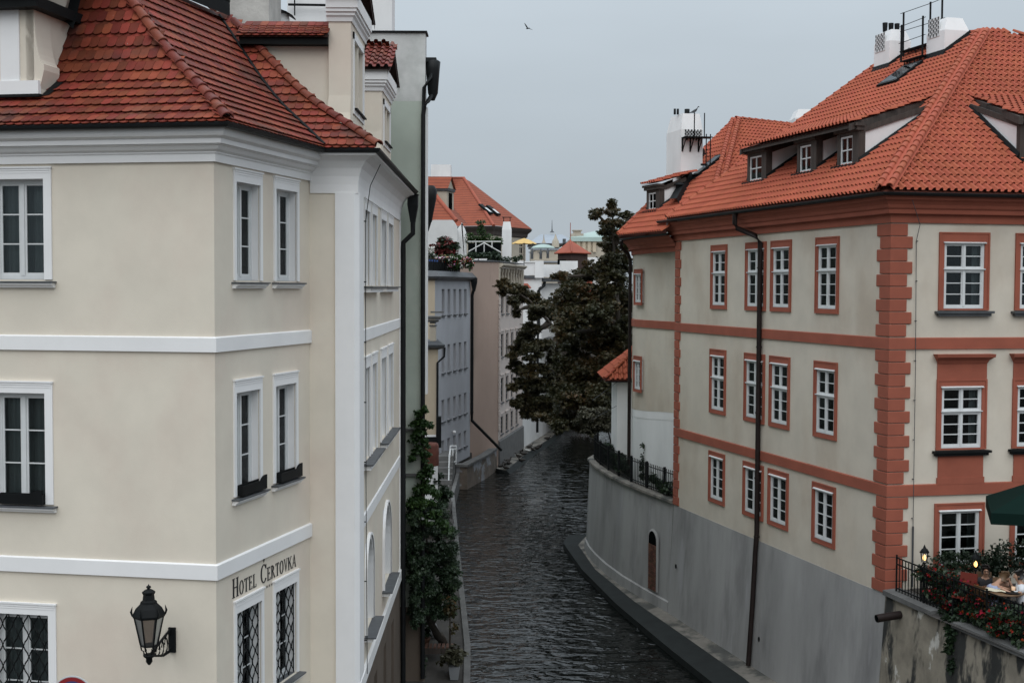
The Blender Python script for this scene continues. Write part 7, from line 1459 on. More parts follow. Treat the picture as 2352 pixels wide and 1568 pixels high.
base = (7.4, 73, 4.0); trunk_top = at(1412, 600, 71); tb = [base, at(1425, 850, 72), at(1418, 700, 71), trunk_top, at(1404, 455, 70)]
br = [tb] + [[at(1418, y0, 71), at((1418 + x1) / 2, (y0 + y1) / 2 - 6, 70.5), at(x1, y1, 70)] for y0, x1, y1 in ((640, 1290, 636), (700, 1300, 700), (760, 1290, 770), (800, 1340, 870), (850, 1290, 930), (700, 1360, 620), (560, 1372, 490), (555, 1445, 500), (540, 1375, 520), (760, 1380, 700), (900, 1320, 960))]
tree('chestnut_tree', 'tall brown-leaved chestnut with a bare spired top beside the rounded wing', base, [pxb(*b, Yr + (i % 5) - 2) for i, b in enumerate(rb)], 34000, LF_CHEST, 0.17, br, 0.24, seed=3, group='chestnut trees leaning over the canal', sub=30, sr=0.42)
Yl = 78
lb_ = [(1160, 652, 19, 11), (1155, 668, 10, 12), (1186, 664, 26, 13), (1214, 684, 26, 15), (1242, 704, 28, 17), (1180, 694, 13, 13), (1186, 716, 9, 12), (1262, 722, 22, 16), (1225, 725, 14, 12), (1222, 752, 22, 13), (1206, 772, 22, 16), (1194, 796, 22, 20), (1222, 806, 26, 20), (1250, 790, 24, 14), (1180, 818, 14, 10), (1186, 842, 20, 18), (1216, 850, 22, 18), (1246, 846, 18, 12), (1270, 820, 14, 20), (1200, 880, 22, 16), (1176, 888, 12, 9), (1232, 886, 28, 20), (1268, 872, 22, 24), (1210, 912, 24, 18), (1186, 925, 14, 14), (1244, 926, 30, 20), (1270, 920, 18, 26), (1214, 944, 22, 15), (1238, 956, 18, 10), (1262, 955, 14, 16)]
bl = [(7.0, 80, 3.2), at(1380, 830, 79.5), at(1310, 790, 79), at(1262, 740, 78.5), at(1215, 690, 78), at(1165, 655, 78)]
brl = [bl] + [[at(x0, y0, 78.6), at((x0 + x1) / 2, (y0 + y1) / 2 - 5, 78.3), at(x1, y1, 78)] for x0, y0, x1, y1 in ((1262, 740, 1210, 790), (1290, 770, 1200, 850), (1310, 790, 1215, 930), (1310, 790, 1260, 930), (1230, 705, 1185, 715))]
tree('chestnut_tree', 'dark chestnut bough hanging over the water before the pink house', (7.0, 80, 3.2), [pxb(*b, Yl + (i % 4) - 1.5) for i, b in enumerate(lb_)], 21000, LF_DARK, 0.18, brl, 0.22, seed=5, group='chestnut trees leaning over the canal', sub=26, sr=0.42)
bk_ = [(1330, 720, 60, 50), (1400, 700, 45, 60), (1350, 800, 70, 60), (1420, 820, 40, 70), (1300, 880, 40, 50), (1360, 900, 60, 55), (1410, 930, 40, 50), (1330, 960, 50, 30)]
tree('background_tree', 'shadowy dark tree filling the end of the canal behind the chestnuts', (9.6, 104, 4.0), [pxb(*b, 103) for b in bk_], 16000, LF_DARK, 0.42, [[(9.6, 104, 4.0), at(1360, 880, 103), at(1350, 760, 103)], [at(1360, 880, 103), at(1300, 850, 103)]], 0.4, seed=8, sub=20, sr=0.5)
tree('olive_shrub', 'pale olive-grey shrub drooping to the water below the chestnut', (5.4, 66, 3.0), [pxb(*b, 65) for b in ((1362, 952, 30, 18), (1340, 968, 20, 14), (1385, 972, 22, 18), (1362, 988, 24, 14), (1345, 945, 16, 10), (1392, 950, 14, 14))], 9000, LF_OLIVE, 0.12, [[(5.4, 66, 3.0), at(1390, 960, 65), at(1350, 960, 65)]], 0.06, 'single', 11, 'shrub', sub=14, sr=0.4)
# ivy and the big bush on the left quay
def ivy(label, blobs, n, size, seed, base, m=LF_IVY, name='ivy', stems=(), sub=10, sr=0.4, cat='ivy'): return tree(name, label, base, blobs, n, m, size, stems, 0.03, 'single', seed, cat, None, 'foliage', sub, sr)
yi = 35.3
iv = [(962, 950, 10, 10), (975, 940, 6, 8), (960, 970, 16, 12), (985, 975, 12, 6), (965, 995, 14, 12), (948, 1010, 8, 10), (975, 1020, 8, 14), (960, 1030, 10, 14), (978, 1050, 9, 16), (985, 1075, 10, 14), (975, 1095, 14, 14), (985, 1120, 16, 16), (1000, 1128, 12, 14), (968, 1125, 16, 12), (955, 1145, 22, 10), (946, 1052, 6, 12)]
ivy('green ivy climbing the corner of the green gable wall', [pxb(*b, yi, 0.16) for b in iv], 5200, 0.085, 21, tuple(at(972, 1130, yi)), stems=[[at(972, 1140, yi), at(978, 1060, yi), at(968, 990, yi), at(966, 940, yi)], [at(968, 1000, yi), at(990, 975, yi)]])
bu = [(975, 1165, 36, 16, 36), (1000, 1180, 26, 20, 37), (950, 1185, 18, 26, 35.2), (950, 1270, 14, 30, 35.1), (952, 1320, 14, 30, 35.1), (955, 1370, 14, 30, 35.1), (958, 1420, 12, 20, 35.1), (985, 1210, 36, 26, 36.5), (1020, 1225, 24, 26, 37.5), (955, 1235, 22, 30, 35.3), (1000, 1260, 40, 30, 37), (1035, 1265, 18, 20, 38), (965, 1290, 28, 30, 35.6), (1015, 1310, 36, 30, 37.2), (1040, 1335, 16, 16, 38), (975, 1345, 32, 28, 36), (1018, 1360, 30, 28, 37.2), (1000, 1395, 30, 22, 37), (965, 1390, 22, 22, 35.8), (1030, 1400, 16, 14, 38)]
q = atz(1018, 1472, 0.95)
tree('quay_bush', 'large dark green bush leaning from the left quay over the water', (q.x, q.y, 0.9), [pxb(*b[:4], b[4], 0.85) for b in bu], 42000, LF_BUSH, 0.075, [[(q.x, q.y, 0.9), at(1000, 1448, 38.6), at(985, 1420, 37.6), at(985, 1330, 37), at(980, 1230, 36.5)], [at(990, 1425, 37.8), at(1020, 1340, 37.3)]], 0.16, 'single', 23, 'bush', None, 'foliage', 22, 0.42)
ivy('lighter green creeper topping the dark bush beside the wall', [pxb(*b, 35.1, 0.3) for b in ((950, 1160, 14, 8), (985, 1155, 22, 9), (960, 1180, 18, 9), (1000, 1178, 18, 9), (1015, 1200, 14, 9), (985, 1195, 20, 8), (1025, 1218, 14, 8))], 3600, 0.085, 25, tuple(at(985, 1195, 35.1)), name='creeper', cat='creeper')
q = at(955, 1188, 34.9); t = thing('white_sheet', 'scrap of white plastic caught in the top of the quay bush', 'litter', q); m = MB()
for x0, y0, w_, h_ in ((1633, 2088, 20, 7), (1606, 2078, 8, 6)):
    a = at(x0 / 1.7415 + 46, y0 / 1.7415 - 4, 34.85); m.quad(a + Vector((0, 0, 0.03)), a + Vector((w_ * 0.009, 0.02, 0.0)), a + Vector((w_ * 0.009, 0.06, -h_ * 0.008)), a + Vector((0, 0.05, -h_ * 0.009)))
world(m, 'sheet', FRAMEW, t)
ivy('dark trailing plants over the stone steps by the white rail', [pxb(*b, 62, 0.6) for b in ((1000, 1100, 20, 18), (1020, 1125, 18, 22), (995, 1140, 24, 20), (1010, 1165, 20, 18), (1022, 1150, 10, 20), (985, 1070, 8, 14))], 2600, 0.16, 27, (-3.4, 62, 0.9), LF_BUSH, 'trailing_plants', cat='plants')

# roof garden planting
def shrub(label, bl, Y, n, m, size, seed, name='shrub', flowers=None, group=None, dy=0.5):
    c = at(bl[0][0], bl[0][1] + bl[0][3], Y); t = tree(name, label, tuple(c), [pxb(*b, Y, dy) for b in bl], n, m, size, [], 0.03, 'single', seed, 'shrub' if name != 'flower_bed' else 'flowers', group, 'foliage', 10, 0.45)
    for k, (fm, nn_, fs) in enumerate(flowers or ()):
        P = clumps([pxb(*b, Y - 0.25, dy) for b in bl], nn_, seed + 40 + k, 9, 0.35, 0.75) - np.array(c); put(bpy.data.objects.new('flowers', leaf_mesh('flowers', fm, P, fs, 'single', seed, 0.2)), t, W[t.name])
    return t
shrub('red-leaved shrub on the roof garden before the stained wall', [(1022, 556, 16, 12), (1010, 570, 22, 14), (1035, 568, 18, 14), (1022, 582, 26, 12)], 80, 1500, LF_BUSH, 0.22, 31, flowers=[(LF_RED, 420, 0.2)])
shrub('feathery tall plant standing above the roof pergola', [(1100, 522, 16, 20), (1098, 545, 34, 14), (1080, 548, 16, 14), (1125, 552, 22, 12), (1142, 560, 14, 16)], 93, 1700, LF_IVY, 0.16, 33)
shrub('low green hedge along the pink house roof terrace', [(1095, 586, 22, 8), (1125, 586, 24, 9), (1080, 590, 10, 6), (1145, 588, 10, 8), (1160, 596, 14, 5), (1190, 594, 12, 7)], 88, 1500, LF_BUSH, 0.16, 35)
shrub('hanging flower baskets in red, white and orange along the roof terrace railing', [(990, 590, 12, 12), (1010, 596, 16, 9), (1036, 596, 16, 10), (1060, 598, 16, 11), (1078, 606, 10, 14), (1050, 610, 22, 9)], 78, 1800, LF_IVY, 0.17, 37, 'flower_bed', [(PETALM, 320, 0.12), (PETALR, 150, 0.13), (PETALW, 190, 0.11)])
shrub('white flowering plant at the left end of the roof garden', [(988, 578, 8, 12)], 77, 260, LF_IVY, 0.16, 39, flowers=[(PETALW, 160, 0.14)])
RLt = thing('roof_railing', 'dark roof terrace railing beneath the flower baskets', 'railing', FBl.at(4, zT + 0.4)); m = MB(); L_ = FBl.L - 0.3
for k in range(14): m.box(0.0 + k * L_ / 14, 0.06 + k * L_ / 14, 0.5, 0.54, zT + 0.3, zT + 1.1, FBl.M)
world(m, 'bars', BLACKM, RLt); m = MB(); m.box(0, L_, 0.5, 0.56, zT + 1.1, zT + 1.16, FBl.M); m.box(0.5, L_, 0.6, 0.7, zT + 0.3, zT + 1.0, FBl.M); world(m, 'rail', BLACKM, RLt)
BLU = mat('blue_fabric', (0.03, 0.07, 0.22), 0.8); q = at(992, 612, 76.5); BC = thing('blue_garden_seat', 'blue slatted garden seat behind the roof terrace rail', 'seat', (q.x, 76.6, zT + 0.35))
for i in range(3): world(MB().box(q.x - 0.38, q.x + 0.42, 76.6 + i * 0.02, 76.66 + i * 0.02, q.z + 0.28 - i * 0.36, q.z + 0.42 - i * 0.36), 'slat', BLU, BC)
for x in (-0.34, 0.36): world(MB().box(q.x + x, q.x + x + 0.05, 76.66, 76.72, zT + 0.3, q.z + 0.4), 'leg', BLACKM, BC)
tree('terrace_plants', 'dark low plants behind the curved terrace railing', (5.2, 51, 4.4), [(4.75, 51.5, 4.75, 0.35, 0.9, 0.35), (5.45, 48.0, 4.75, 0.2, 0.8, 0.3), (5.75, 46.6, 4.7, 0.2, 0.7, 0.28), (4.5, 53.5, 4.75, 0.4, 1.0, 0.35), (5.3, 49.2, 4.7, 0.25, 0.9, 0.3), (4.3, 55.5, 4.8, 0.4, 0.9, 0.4), (5.7, 47.3, 4.65, 0.22, 0.8, 0.26)], 5200, LF_BUSH, 0.12, [], 0.02, 'single', 41, 'plants', None, 'foliage', 18, 0.5)
tree('wall_creeper', 'thin dark creeper climbing the white base of the rounded wing', (4.98, 48.9, 4.4), [(5.02, 48.85, 5.0, 0.10, 0.2, 0.5), (5.05, 48.8, 5.8, 0.05, 0.12, 0.5)], 260, LF_BUSH, 0.1, [], 0.02, 'single', 43, 'creeper', None, 'foliage', 8, 0.4)

# ------------------------------------------------------------------ restaurant terrace on the right
GW = thing('garden_wall', 'mouldy plastered garden wall below the flower terrace with grey coping', 'wall', (10, 29, 0.2))
GP = [(9.42, 31.75), (9.95, 29.6), (10.70, 26.75), (12.2, 21.0), (13.4, 14.0), (14.0, -5.0)]
m = MB(); m.loft([[(a + V2((0, 0))) for a in [V2(p, z) + Vector((-0.0 - d, -d * 0.25, 0)) for p in GP]] for z, d in ((-0.5, 0.28), (2.2, 0.14), (4.36, 0.0))], False, False); m.quad((9.42, 31.75, 4.36), (9.14, 31.68, -0.5), (9.6, 32.0, -0.5), (9.6, 32.0, 4.36)); world(m, 'wall', STAINED, GW)
m = MB(); m.sweep([GP[0], (9.93, 29.65)], [(-0.4, 4.34), (0.09, 4.34), (0.09, 4.46), (-0.4, 4.49)]); m.sweep([(10.14, 28.85), GP[2], GP[3], GP[4], GP[5]], [(-0.4, 4.30), (0.09, 4.30), (0.09, 4.42), (-0.4, 4.45)]); world(m, 'coping', COPING, GW)
FP_ = [(9.62, 31.55), (10.08, 29.7), (10.84, 26.85), (12.34, 21.1)]
m = MB(); m.quad((9.5, 32.1, 4.38), (9.8, 29.5, 4.38), (12.2, 21, 4.38), (40, 21, 4.38), (40, 39, 4.38)); structure('restaurant_terrace', m, PAVE)
RL2 = railing('black iron railing with a scrolled arch along the flower terrace', FP_, 4.44, 0.92, 0.135, 9, spear=False, rails=(0.10, -0.06, -0.22), bar=0.013, postr=0.018)
f_ = Fac(FP_[1], FP_[0]); ua = f_.uz(2123, 1290)[0]; m = MB()
for rr in (0.155, 0.10, 0.05): m.tube([f_.at(ua + rr * math.cos(t), 5.22 + rr * 1.25 * math.sin(t)) for t in [math.pi * i / 10 for i in range(11)]], 0.014, 5); [m.tube([f_.at(ua + s_ * rr, 5.22), f_.at(ua + s_ * rr, 4.5)], 0.012, 5) for s_ in (-1, 1)]
world(m, 'scroll_arch', BLACKM, RL2)
def small_lantern(label, p, s=1.0, post=None):
    t = thing('terrace_lantern', label, 'lantern', p, 'glowing lanterns on the flower terrace'); M = Matrix.Translation(p); c = MB()
    c.lathe([(0.03, 0.0), (0.06, 0.02), (0.03, 0.04)], 6); c.lathe([(0.115, 0.27), (0.12, 0.285), (0.07, 0.36), (0.035, 0.385), (0.03, 0.41), (0.0, 0.47)], 6)
    for k in range(6): a = 2 * math.pi * k / 6; c.tube([(0.058 * math.cos(a), 0.058 * math.sin(a), 0.04), (0.095 * math.cos(a), 0.095 * math.sin(a), 0.28)], 0.008, 4)
    c.build('lantern_frame', BLACKM, t, M); MB().lathe([(0.0, 0.08), (0.03, 0.1), (0.042, 0.15), (0.03, 0.2), (0.0, 0.23)], 10).build('bulb', GLOW, t, M)
    if post: MB().tube([(0, 0, 0), (0, 0, -post)], 0.02, 6).build('post', BLACKM, t, M)
    return t
GLOW = mat('warm_bulb', (0.9, 0.5, 0.2), 0.5, emit=((1.0, 0.55, 0.18), 3.2))
small_lantern('glowing black lantern on top of the scrolled railing arch', f_.at(ua, 5.42))
q = at(2241, 1295, 29.3); small_lantern('glowing lantern half buried in the red flowers', q - Vector((0, 0, 0.15)), post=q.z - 4.5)
fl_b = [(2128, 1318, 20, 16, 30.6), (2160, 1325, 30, 22, 30.2), (2195, 1340, 34, 26, 29.7), (2150, 1360, 26, 24, 30.2), (2185, 1380, 34, 26, 29.6), (2225, 1365, 32, 26, 29.1), (2225, 1400, 36, 26, 28.9), (2262, 1372, 26, 22, 28.6), (2262, 1405, 34, 28, 28.3), (2300, 1410, 34, 24, 27.7), (2336, 1415, 30, 26, 27.2), (2300, 1440, 36, 22, 27.5), (2340, 1452, 26, 24, 27.0)]
c = (10.4, 28.4, 4.45)
t = tree('red_flower_bed', 'mass of red begonias over dark leaves along the terrace railing', c, [pxb(*b[:4], b[4], 0.4) for b in fl_b], 9000, LF_BUSH, 0.10, [], 0.02, 'single', 51, 'flowers', None, 'foliage', 16, 0.45)
P = clumps([pxb(b[0], b[1] - 4, b[2], b[3], b[4] - 0.15, 0.4) for b in fl_b], 850, 52, 26, 0.22, 0.72) - np.array(c); put(bpy.data.objects.new('flowers', leaf_mesh('flowers', PETALR, P, 0.075, 'single', 53, 0.2)), t, W[t.name])
tree('trailing_plant', 'dark plant spilling over the gap in the garden wall coping', (10.05, 29.2, 4.4), [pxb(2200, 1425, 26, 16, 29.0, 0.2), pxb(2190, 1448, 20, 20, 28.9, 0.15), pxb(2185, 1485, 14, 24, 28.85, 0.12), pxb(2190, 1525, 12, 24, 28.8, 0.1), pxb(2225, 1432, 20, 12, 28.9, 0.2)], 2200, LF_BUSH, 0.10, [], 0.02, 'single', 55, 'plants', None, 'foliage', 12, 0.5)
tree('clipped_hedge', 'dark hedge along the house front behind the terrace tables', (12, 31.6, 4.4), [(10.9, 31.85, 5.0, 0.5, 0.3, 0.42), (11.7, 31.75, 5.1, 0.6, 0.35, 0.45), (12.5, 31.7, 5.2, 0.6, 0.35, 0.5), (13.3, 31.7, 5.35, 0.5, 0.35, 0.55), (14.2, 31.8, 5.2, 0.6, 0.35, 0.5)], 5200, LF_BUSH, 0.09, [], 0.02, 'single', 57, 'hedge', None, 'foliage', 22, 0.5)
# green parasol at the frame edge
DKG = mat('dark_green_canvas', (0.006, 0.017, 0.014), 0.95, spec=0.05); q = at(2286, 1178, 28.6); pc = Vector((q.x + 1.55, 29.3, q.z + 0.75)); PU = thing('parasol', 'dark green square parasol over the restaurant tables at the right edge', 'parasol', (pc.x, pc.y, 4.4))
m = MB(); r_ = 1.7; cs = [pc + Vector((r_ * a, r_ * b * 0.9, -0.72)) for a, b in ((-1, -0.55), (0.55, -1), (1, 0.55), (-0.55, 1))]
for i in range(4): m.quad(cs[i], cs[(i + 1) % 4], pc); m.quad(cs[i] - Vector((0, 0, 0.26)), cs[(i + 1) % 4] - Vector((0, 0, 0.26)), cs[(i + 1) % 4], cs[i])
world(m, 'canopy', DKG, PU); world(MB().tube([(pc.x, pc.y, 4.4), (pc.x, pc.y, pc.z)], 0.03, 6), 'pole', TIMBER, PU)

# table, place things, people
TBL = at(2300, 1352, 28.3); TBL.z = 5.28
t = thing('round_table', 'round wooden cafe table behind the red flowers', 'table', (TBL.x, TBL.y, 4.4)); WOOD = mat('table_wood', (0.12, 0.065, 0.03), 0.5, 0.2, 6.0)
MB().lathe([(0.0, 0.84), (0.48, 0.84), (0.50, 0.86), (0.48, 0.88), (0.0, 0.88)], 28).build('tabletop', WOOD, t, W[t.name]); MB().tube([(0, 0, 0), (0, 0, 0.84)], 0.05, 8).build('pedestal', BLACKM, t, W[t.name]); MB().lathe([(0.25, 0.0), (0.22, 0.03), (0.05, 0.06)], 16).build('foot', BLACKM, t, W[t.name])
MN = thing('open_menu', 'open cream menu lying on the cafe table', 'menu', TBL + Vector((-0.16, -0.05, 0))); m = MB(); m.loft([[(x, -0.16, z) for x, z in ((-0.24, 0.012), (-0.12, 0.03), (0, 0.01), (0.12, 0.03), (0.24, 0.012))], [(x, 0.16, z) for x, z in ((-0.24, 0.012), (-0.12, 0.03), (0, 0.01), (0.12, 0.03), (0.24, 0.012))]]); m.build('pages', mat('menu_paper', (0.62, 0.56, 0.42), 0.8), MN, W[MN.name] @ Matrix.Rotation(-0.35, 4, 'Z') @ Matrix.Rotation(0.0, 4, 'X'))
CD = thing('candle', 'small lit candle in a pale glass beside the menu', 'candle', TBL + Vector((0.26, -0.02, 0))); MB().lathe([(0.035, 0.0), (0.045, 0.08), (0.04, 0.085), (0.0, 0.07)], 12).build('glass_cup', mat('candle_glass', (0.6, 0.45, 0.35), 0.4, emit=((1.0, 0.6, 0.3), 0.35)), CD, W[CD.name])
PLT_ = thing('serving_plate', 'dark oval plate with a white napkin on the cafe table', 'plate', TBL + Vector((0.12, -0.28, 0))); MB().lathe([(0.0, 0.005), (0.16, 0.008), (0.19, 0.022), (0.16, 0.016), (0.0, 0.012)], 20).build('plate', BLACKM, PLT_, W[PLT_.name]); MB().box(0.08, 0.2, 0.02, 0.1, 0.02, 0.03).build('napkin', FRAMEW, PLT_, W[PLT_.name])
SKIN = mat('skin', (0.40, 0.225, 0.15), 0.6); HAIRD = mat('dark_hair', (0.012, 0.010, 0.009), 0.5); HAIRB = mat('light_brown_hair', (0.12, 0.07, 0.035), 0.5)
def skin_mesh(name, verts, edges, radii, m, root=0, lev=1):
    me = bpy.data.meshes.new(name); me.from_pydata(verts, edges, []); o = bpy.data.objects.new(name, me); S.collection.objects.link(o)
    md = o.modifiers.new('skin', 'SKIN'); md.use_smooth_shade = True
    for i, r in enumerate(radii): me.skin_vertices[0].data[i].radius = (r, r) if not isinstance(r, tuple) else r
    me.skin_vertices[0].data[root].use_root = True; sb = o.modifiers.new('sub', 'SUBSURF'); sb.levels = lev; sb.render_levels = lev
    dg = bpy.context.evaluated_depsgraph_get(); me2 = bpy.data.meshes.new_from_object(o.evaluated_get(dg)); me2.name = name; bpy.data.objects.remove(o); me2.materials.clear(); me2.materials.append(m); return me2
def person(label, loc, yaw, lean, shirt, hair, arms='table', hairlen=0.0, head_down=0.0, glasses=False, group='people at the cafe table', stripe=None):
    t = thing('person', label, 'person', loc, group, Matrix.Translation(loc) @ Matrix.Rotation(yaw, 4, 'Z')); M = W[t.name]
    L = lambda h, y=0.0: (y + lean * h)                    # torso leans forward with height above the seat
    hp, ch_, nk = 0.47, 0.86, 1.03
    V = [(0, 0, hp), (0, L(.2), .68), (0, L(.39), ch_), (0, L(.5) + .01, .98), (0, L(.56) + .02, 1.06), (0, L(.63) + .05 + head_down * .4, 1.13 - head_down * .15), (0, L(.72) + .045 + head_down * .9, 1.20 - head_down * .3), (0, L(.8) + .03 + head_down * .9, 1.27 - head_down * .3),
         (0, L(.70) + .155 + head_down * .9, 1.165 - head_down * .3)]
    E = [(0, 1), (1, 2), (2, 3), (3, 4), (4, 5), (5, 6), (6, 7), (6, 8)]; R = [(.16, .12), (.14, .10), (.17, .11), (.10, .08), .055, (.066, .075), (.078, .095), (.06, .072), .014]
    sleeve = []
    for s in (-1, 1):
        b = len(V); sh = (s * .185, L(.46), .95)
        if arms == 'head': el, ha = (s * .20, L(.46) + .26, .80 + .04), (s * .085, V[6][1] + .06, V[6][2] - .07)
        elif arms == 'table': el, ha = (s * .24, L(.3) + .12, .78), (s * .10, L(.3) + .40, .90)
        else: el, ha = (s * .23, L(.3) + .02, .72), (s * .14, .28, .66)
        d = (Vector(ha) - Vector(el)).normalized(); w = Vector(ha) - d * .02; V += [sh, el, tuple(w), tuple(Vector(ha) + d * .05)]; E += [(3, b), (b, b + 1), (b + 1, b + 2), (b + 2, b + 3)]; R += [.062, .045, .030, (.036, .02)]
        side = d.cross(Vector((0, 0, 1))).normalized(); up_ = side.cross(d)
        for k in range(5):                                 # four fingers and a thumb
            f0 = len(V); off = (k - 1.5) * .017 if k < 4 else -s * .036; ln = (.062, .072, .068, .052, .045)[k]; p0 = Vector(ha) + d * (.055 if k < 4 else .01) + side * off; p1 = p0 + d * ln * .55 + side * (off * .3); p2 = p1 + d * ln * .45 - up_ * .014
            V += [tuple(p0), tuple(p1), tuple(p2)]; E += [(b + 3, f0), (f0, f0 + 1), (f0 + 1, f0 + 2)]; R += [.0095, .0088, .007]
        sleeve.append((sh, el))
        h0 = len(V); V += [(s * .10, .05, hp - .01), (s * .13, .45, .50), (s * .12, .42, .10), (s * .13, .56, .05)]; E += [(0, h0), (h0, h0 + 1), (h0 + 1, h0 + 2), (h0 + 2, h0 + 3)]; R += [.10, .06, .042, .035]
    put(bpy.data.objects.new('body', skin_mesh('body', V, E, R, SKIN)), t, M)
    V2_, E2, R2 = [V[0], V[1], V[2], V[3]], [(0, 1), (1, 2), (2, 3)], [(.185, .14), (.165, .125), (.195, .13), (.12, .09)]
    for sh, el in sleeve: b = len(V2_); V2_ += [sh, tuple(Vector(sh).lerp(Vector(el), .6))]; E2 += [(3, b), (b, b + 1)]; R2 += [.082, .066]
    put(bpy.data.objects.new('shirt', skin_mesh('shirt', V2_, E2, R2, shirt)), t, M)
    if stripe: V3, R3 = [V[1], V[2]], [(.168, .128), (.188, .13)]; put(bpy.data.objects.new('shirt_panel', skin_mesh('shirt_panel', [Vector(V[2]).lerp(Vector(V[3]), .2), Vector(V[2]).lerp(Vector(V[3]), .8)], [(0, 1)], [(.205, .14), (.17, .12)], stripe)), t, M)
    tv, te, tr_ = [V[0]], [], [.15]
    for s in (-1, 1): b = len(tv); tv += [(s * .10, .05, hp - .01), (s * .13, .45, .50), (s * .12, .42, .14)]; te += [(0, b), (b, b + 1), (b + 1, b + 2)]; tr_ += [.115, .078, .06]
    put(bpy.data.objects.new('trousers', skin_mesh('trousers', tv, te, tr_, mat('dark_trousers', (0.03, 0.032, 0.04), 0.9))), t, M)
    hc = Vector(V[6]); hv = [tuple(hc + Vector((0, -.035, .03))), tuple(hc + Vector((0, -.02, .075))), tuple(hc + Vector((0, -.055, -.03)))]; hr = [(.088, .085), (.066, .07), (.075, .06)]; he = [(0, 1), (0, 2)]
    if hairlen: hv.append(tuple(hc + Vector((0, -.07, -.03 - hairlen)))); he.append((2, 3)); hr.append((.085, .05))
    put(bpy.data.objects.new('hair', skin_mesh('hair', hv, he, hr, hair)), t, M)
    fc = MB()
    for s in (-1, 1): fc.lathe([(0.0, -.009), (.011, 0.0), (0.0, .009)], 8, hc + Vector((s * .031, .092, 0.012))); fc.lathe([(0.0, -.02), (.016, 0.0), (0.0, .02)], 6, hc + Vector((s * .083, .0, -0.005)))
    fc.box(-.022, .022, .085, .092, -.052, -.045, Matrix.Translation(hc)); fc.build('face_details', HAIRD if glasses else SKIN, t, M)
    if glasses: g_ = MB(); [g_.tube([hc + Vector((s * .034 + .026 * math.cos(a), .105, .012 + .02 * math.sin(a))) for a in [2 * math.pi * i / 10 for i in range(11)]], .005, 4) for s in (-1, 1)]; g_.box(-.01, .01, .1, .108, .012, .018, Matrix.Translation(hc)); g_.build('glasses', BLACKM, t, M)
    return t
ORG = mat('orange_shirt', (0.40, 0.10, 0.03), 0.85); BLS = mat('blue_white_shirt', (0.30, 0.34, 0.48), 0.85); DKS = mat('dark_top', (0.03, 0.028, 0.03), 0.9); WHS = mat('white_shirt', (0.62, 0.63, 0.66), 0.85)
def seat_at(x, y, Y, head): p = at(x, y, Y); p.z -= head; return p
person('person with dark hair and glasses seated behind the red flowers', seat_at(2262, 1308, 29.6, 1.20), math.pi * 0.95, 0.1, DKS, HAIRD, 'lap', 0.0, 0.0, True)
person('light-haired person in an orange and blue top leaning over the table', seat_at(2272, 1330, 28.45, 1.17), -1.2, 0.35, BLS, HAIRB, 'table', 0.0, 0.15, False, stripe=ORG)
person('person in a dark top resting their head in both hands over the menu', seat_at(2305, 1323, 29.0, 1.15), math.pi * 0.93, 0.22, DKS, HAIRB, 'head', 0.10, 0.08)
person('dark-haired person in a white shirt at the right picture edge', seat_at(2350, 1322, 28.2, 1.20), 1.35, 0.08, WHS, HAIRD, 'table', 0.06, 0.0)
def chair(label, loc, yaw, m_):
    t = thing('cafe_chair', label, 'chair', loc, 'chairs at the cafe table', Matrix.Translation(loc) @ Matrix.Rotation(yaw, 4, 'Z')); M = W[t.name]
    MB().box(-.21, .21, -.2, .22, .43, .47).build('seat', m_, t, M); MB().loft([[(-.2, -.2, .55), (.2, -.2, .55), (.2, -.17, .55), (-.2, -.17, .55)], [(-.2, -.26, .95), (.2, -.26, .95), (.2, -.235, .95), (-.2, -.235, .95)]], True).build('backrest', m_, t, M)
    for x in (-.19, .19):
        for y in (-.19, .2): MB().tube([(x, y, 0), (x, y, .44)], .016, 5).build('leg', BLACKM, t, M)
REDF = mat('red_cushion', (0.14, 0.03, 0.022), 0.9, spec=0.1)
for k, (x, y, Y, yw) in enumerate(((2262, 1308, 29.6, math.pi * 0.95), (2272, 1330, 28.45, -1.2), (2305, 1323, 29.0, math.pi * 0.93), (2350, 1322, 28.2, 1.35))):
    p = seat_at(x, y, Y, 1.17); p.z = 4.4 + 0.0; chair(('cafe chair under the person with glasses', 'cafe chair under the person in orange and blue', 'cafe chair under the person with head in hands', 'cafe chair under the person in white')[k], p, yw, WOOD)
q = at(2216, 1322, 29.0); chair('empty red-cushioned cafe chair poking above the flowers', (q.x, q.y, q.z - 0.92), 2.4, REDF)

# ------------------------------------------------------------------ quay furniture, birds
Q = lambda cx, cy: ((1560 + cx / 3.92) / 1.7415, (2331 + cy / 3.92) / 1.7415)
p = atz(*Q(750, 1000), 1.3); BN = thing('slatted_bench', 'wooden slatted bench in the shade on the left quay', 'bench', (p.x, p.y, 0.9)); SLT = mat('bench_slats', (0.13, 0.06, 0.04), 0.8, 0.2, 6)
for i in range(8): MB().box(-0.50 + i * 0.125, -0.42 + i * 0.125, -0.2, 0.22, 0.42, 0.45).build('slat', SLT, BN, W[BN.name])
for x in (-0.48, 0.42): MB().box(x, x + 0.06, -0.2, 0.2, 0, 0.42).build('leg', TIMBER, BN, W[BN.name])
MB().box(-0.5, 0.5, -0.21, -0.18, 0.25, 0.42).build('apron', TIMBER, BN, W[BN.name])
p = atz(*Q(530, 1040), 0.9); PO = thing('terracotta_pot', 'terracotta pot with a dark plant beside the quay bench', 'pot', p); MB().lathe([(0.0, 0), (0.13, 0.0), (0.19, 0.32), (0.21, 0.33), (0.21, 0.37), (0.17, 0.37), (0.15, 0.30), (0.0, 0.30)], 16).build('pot', mat('terracotta', (0.12, 0.055, 0.035), 0.9), PO, W[PO.name])
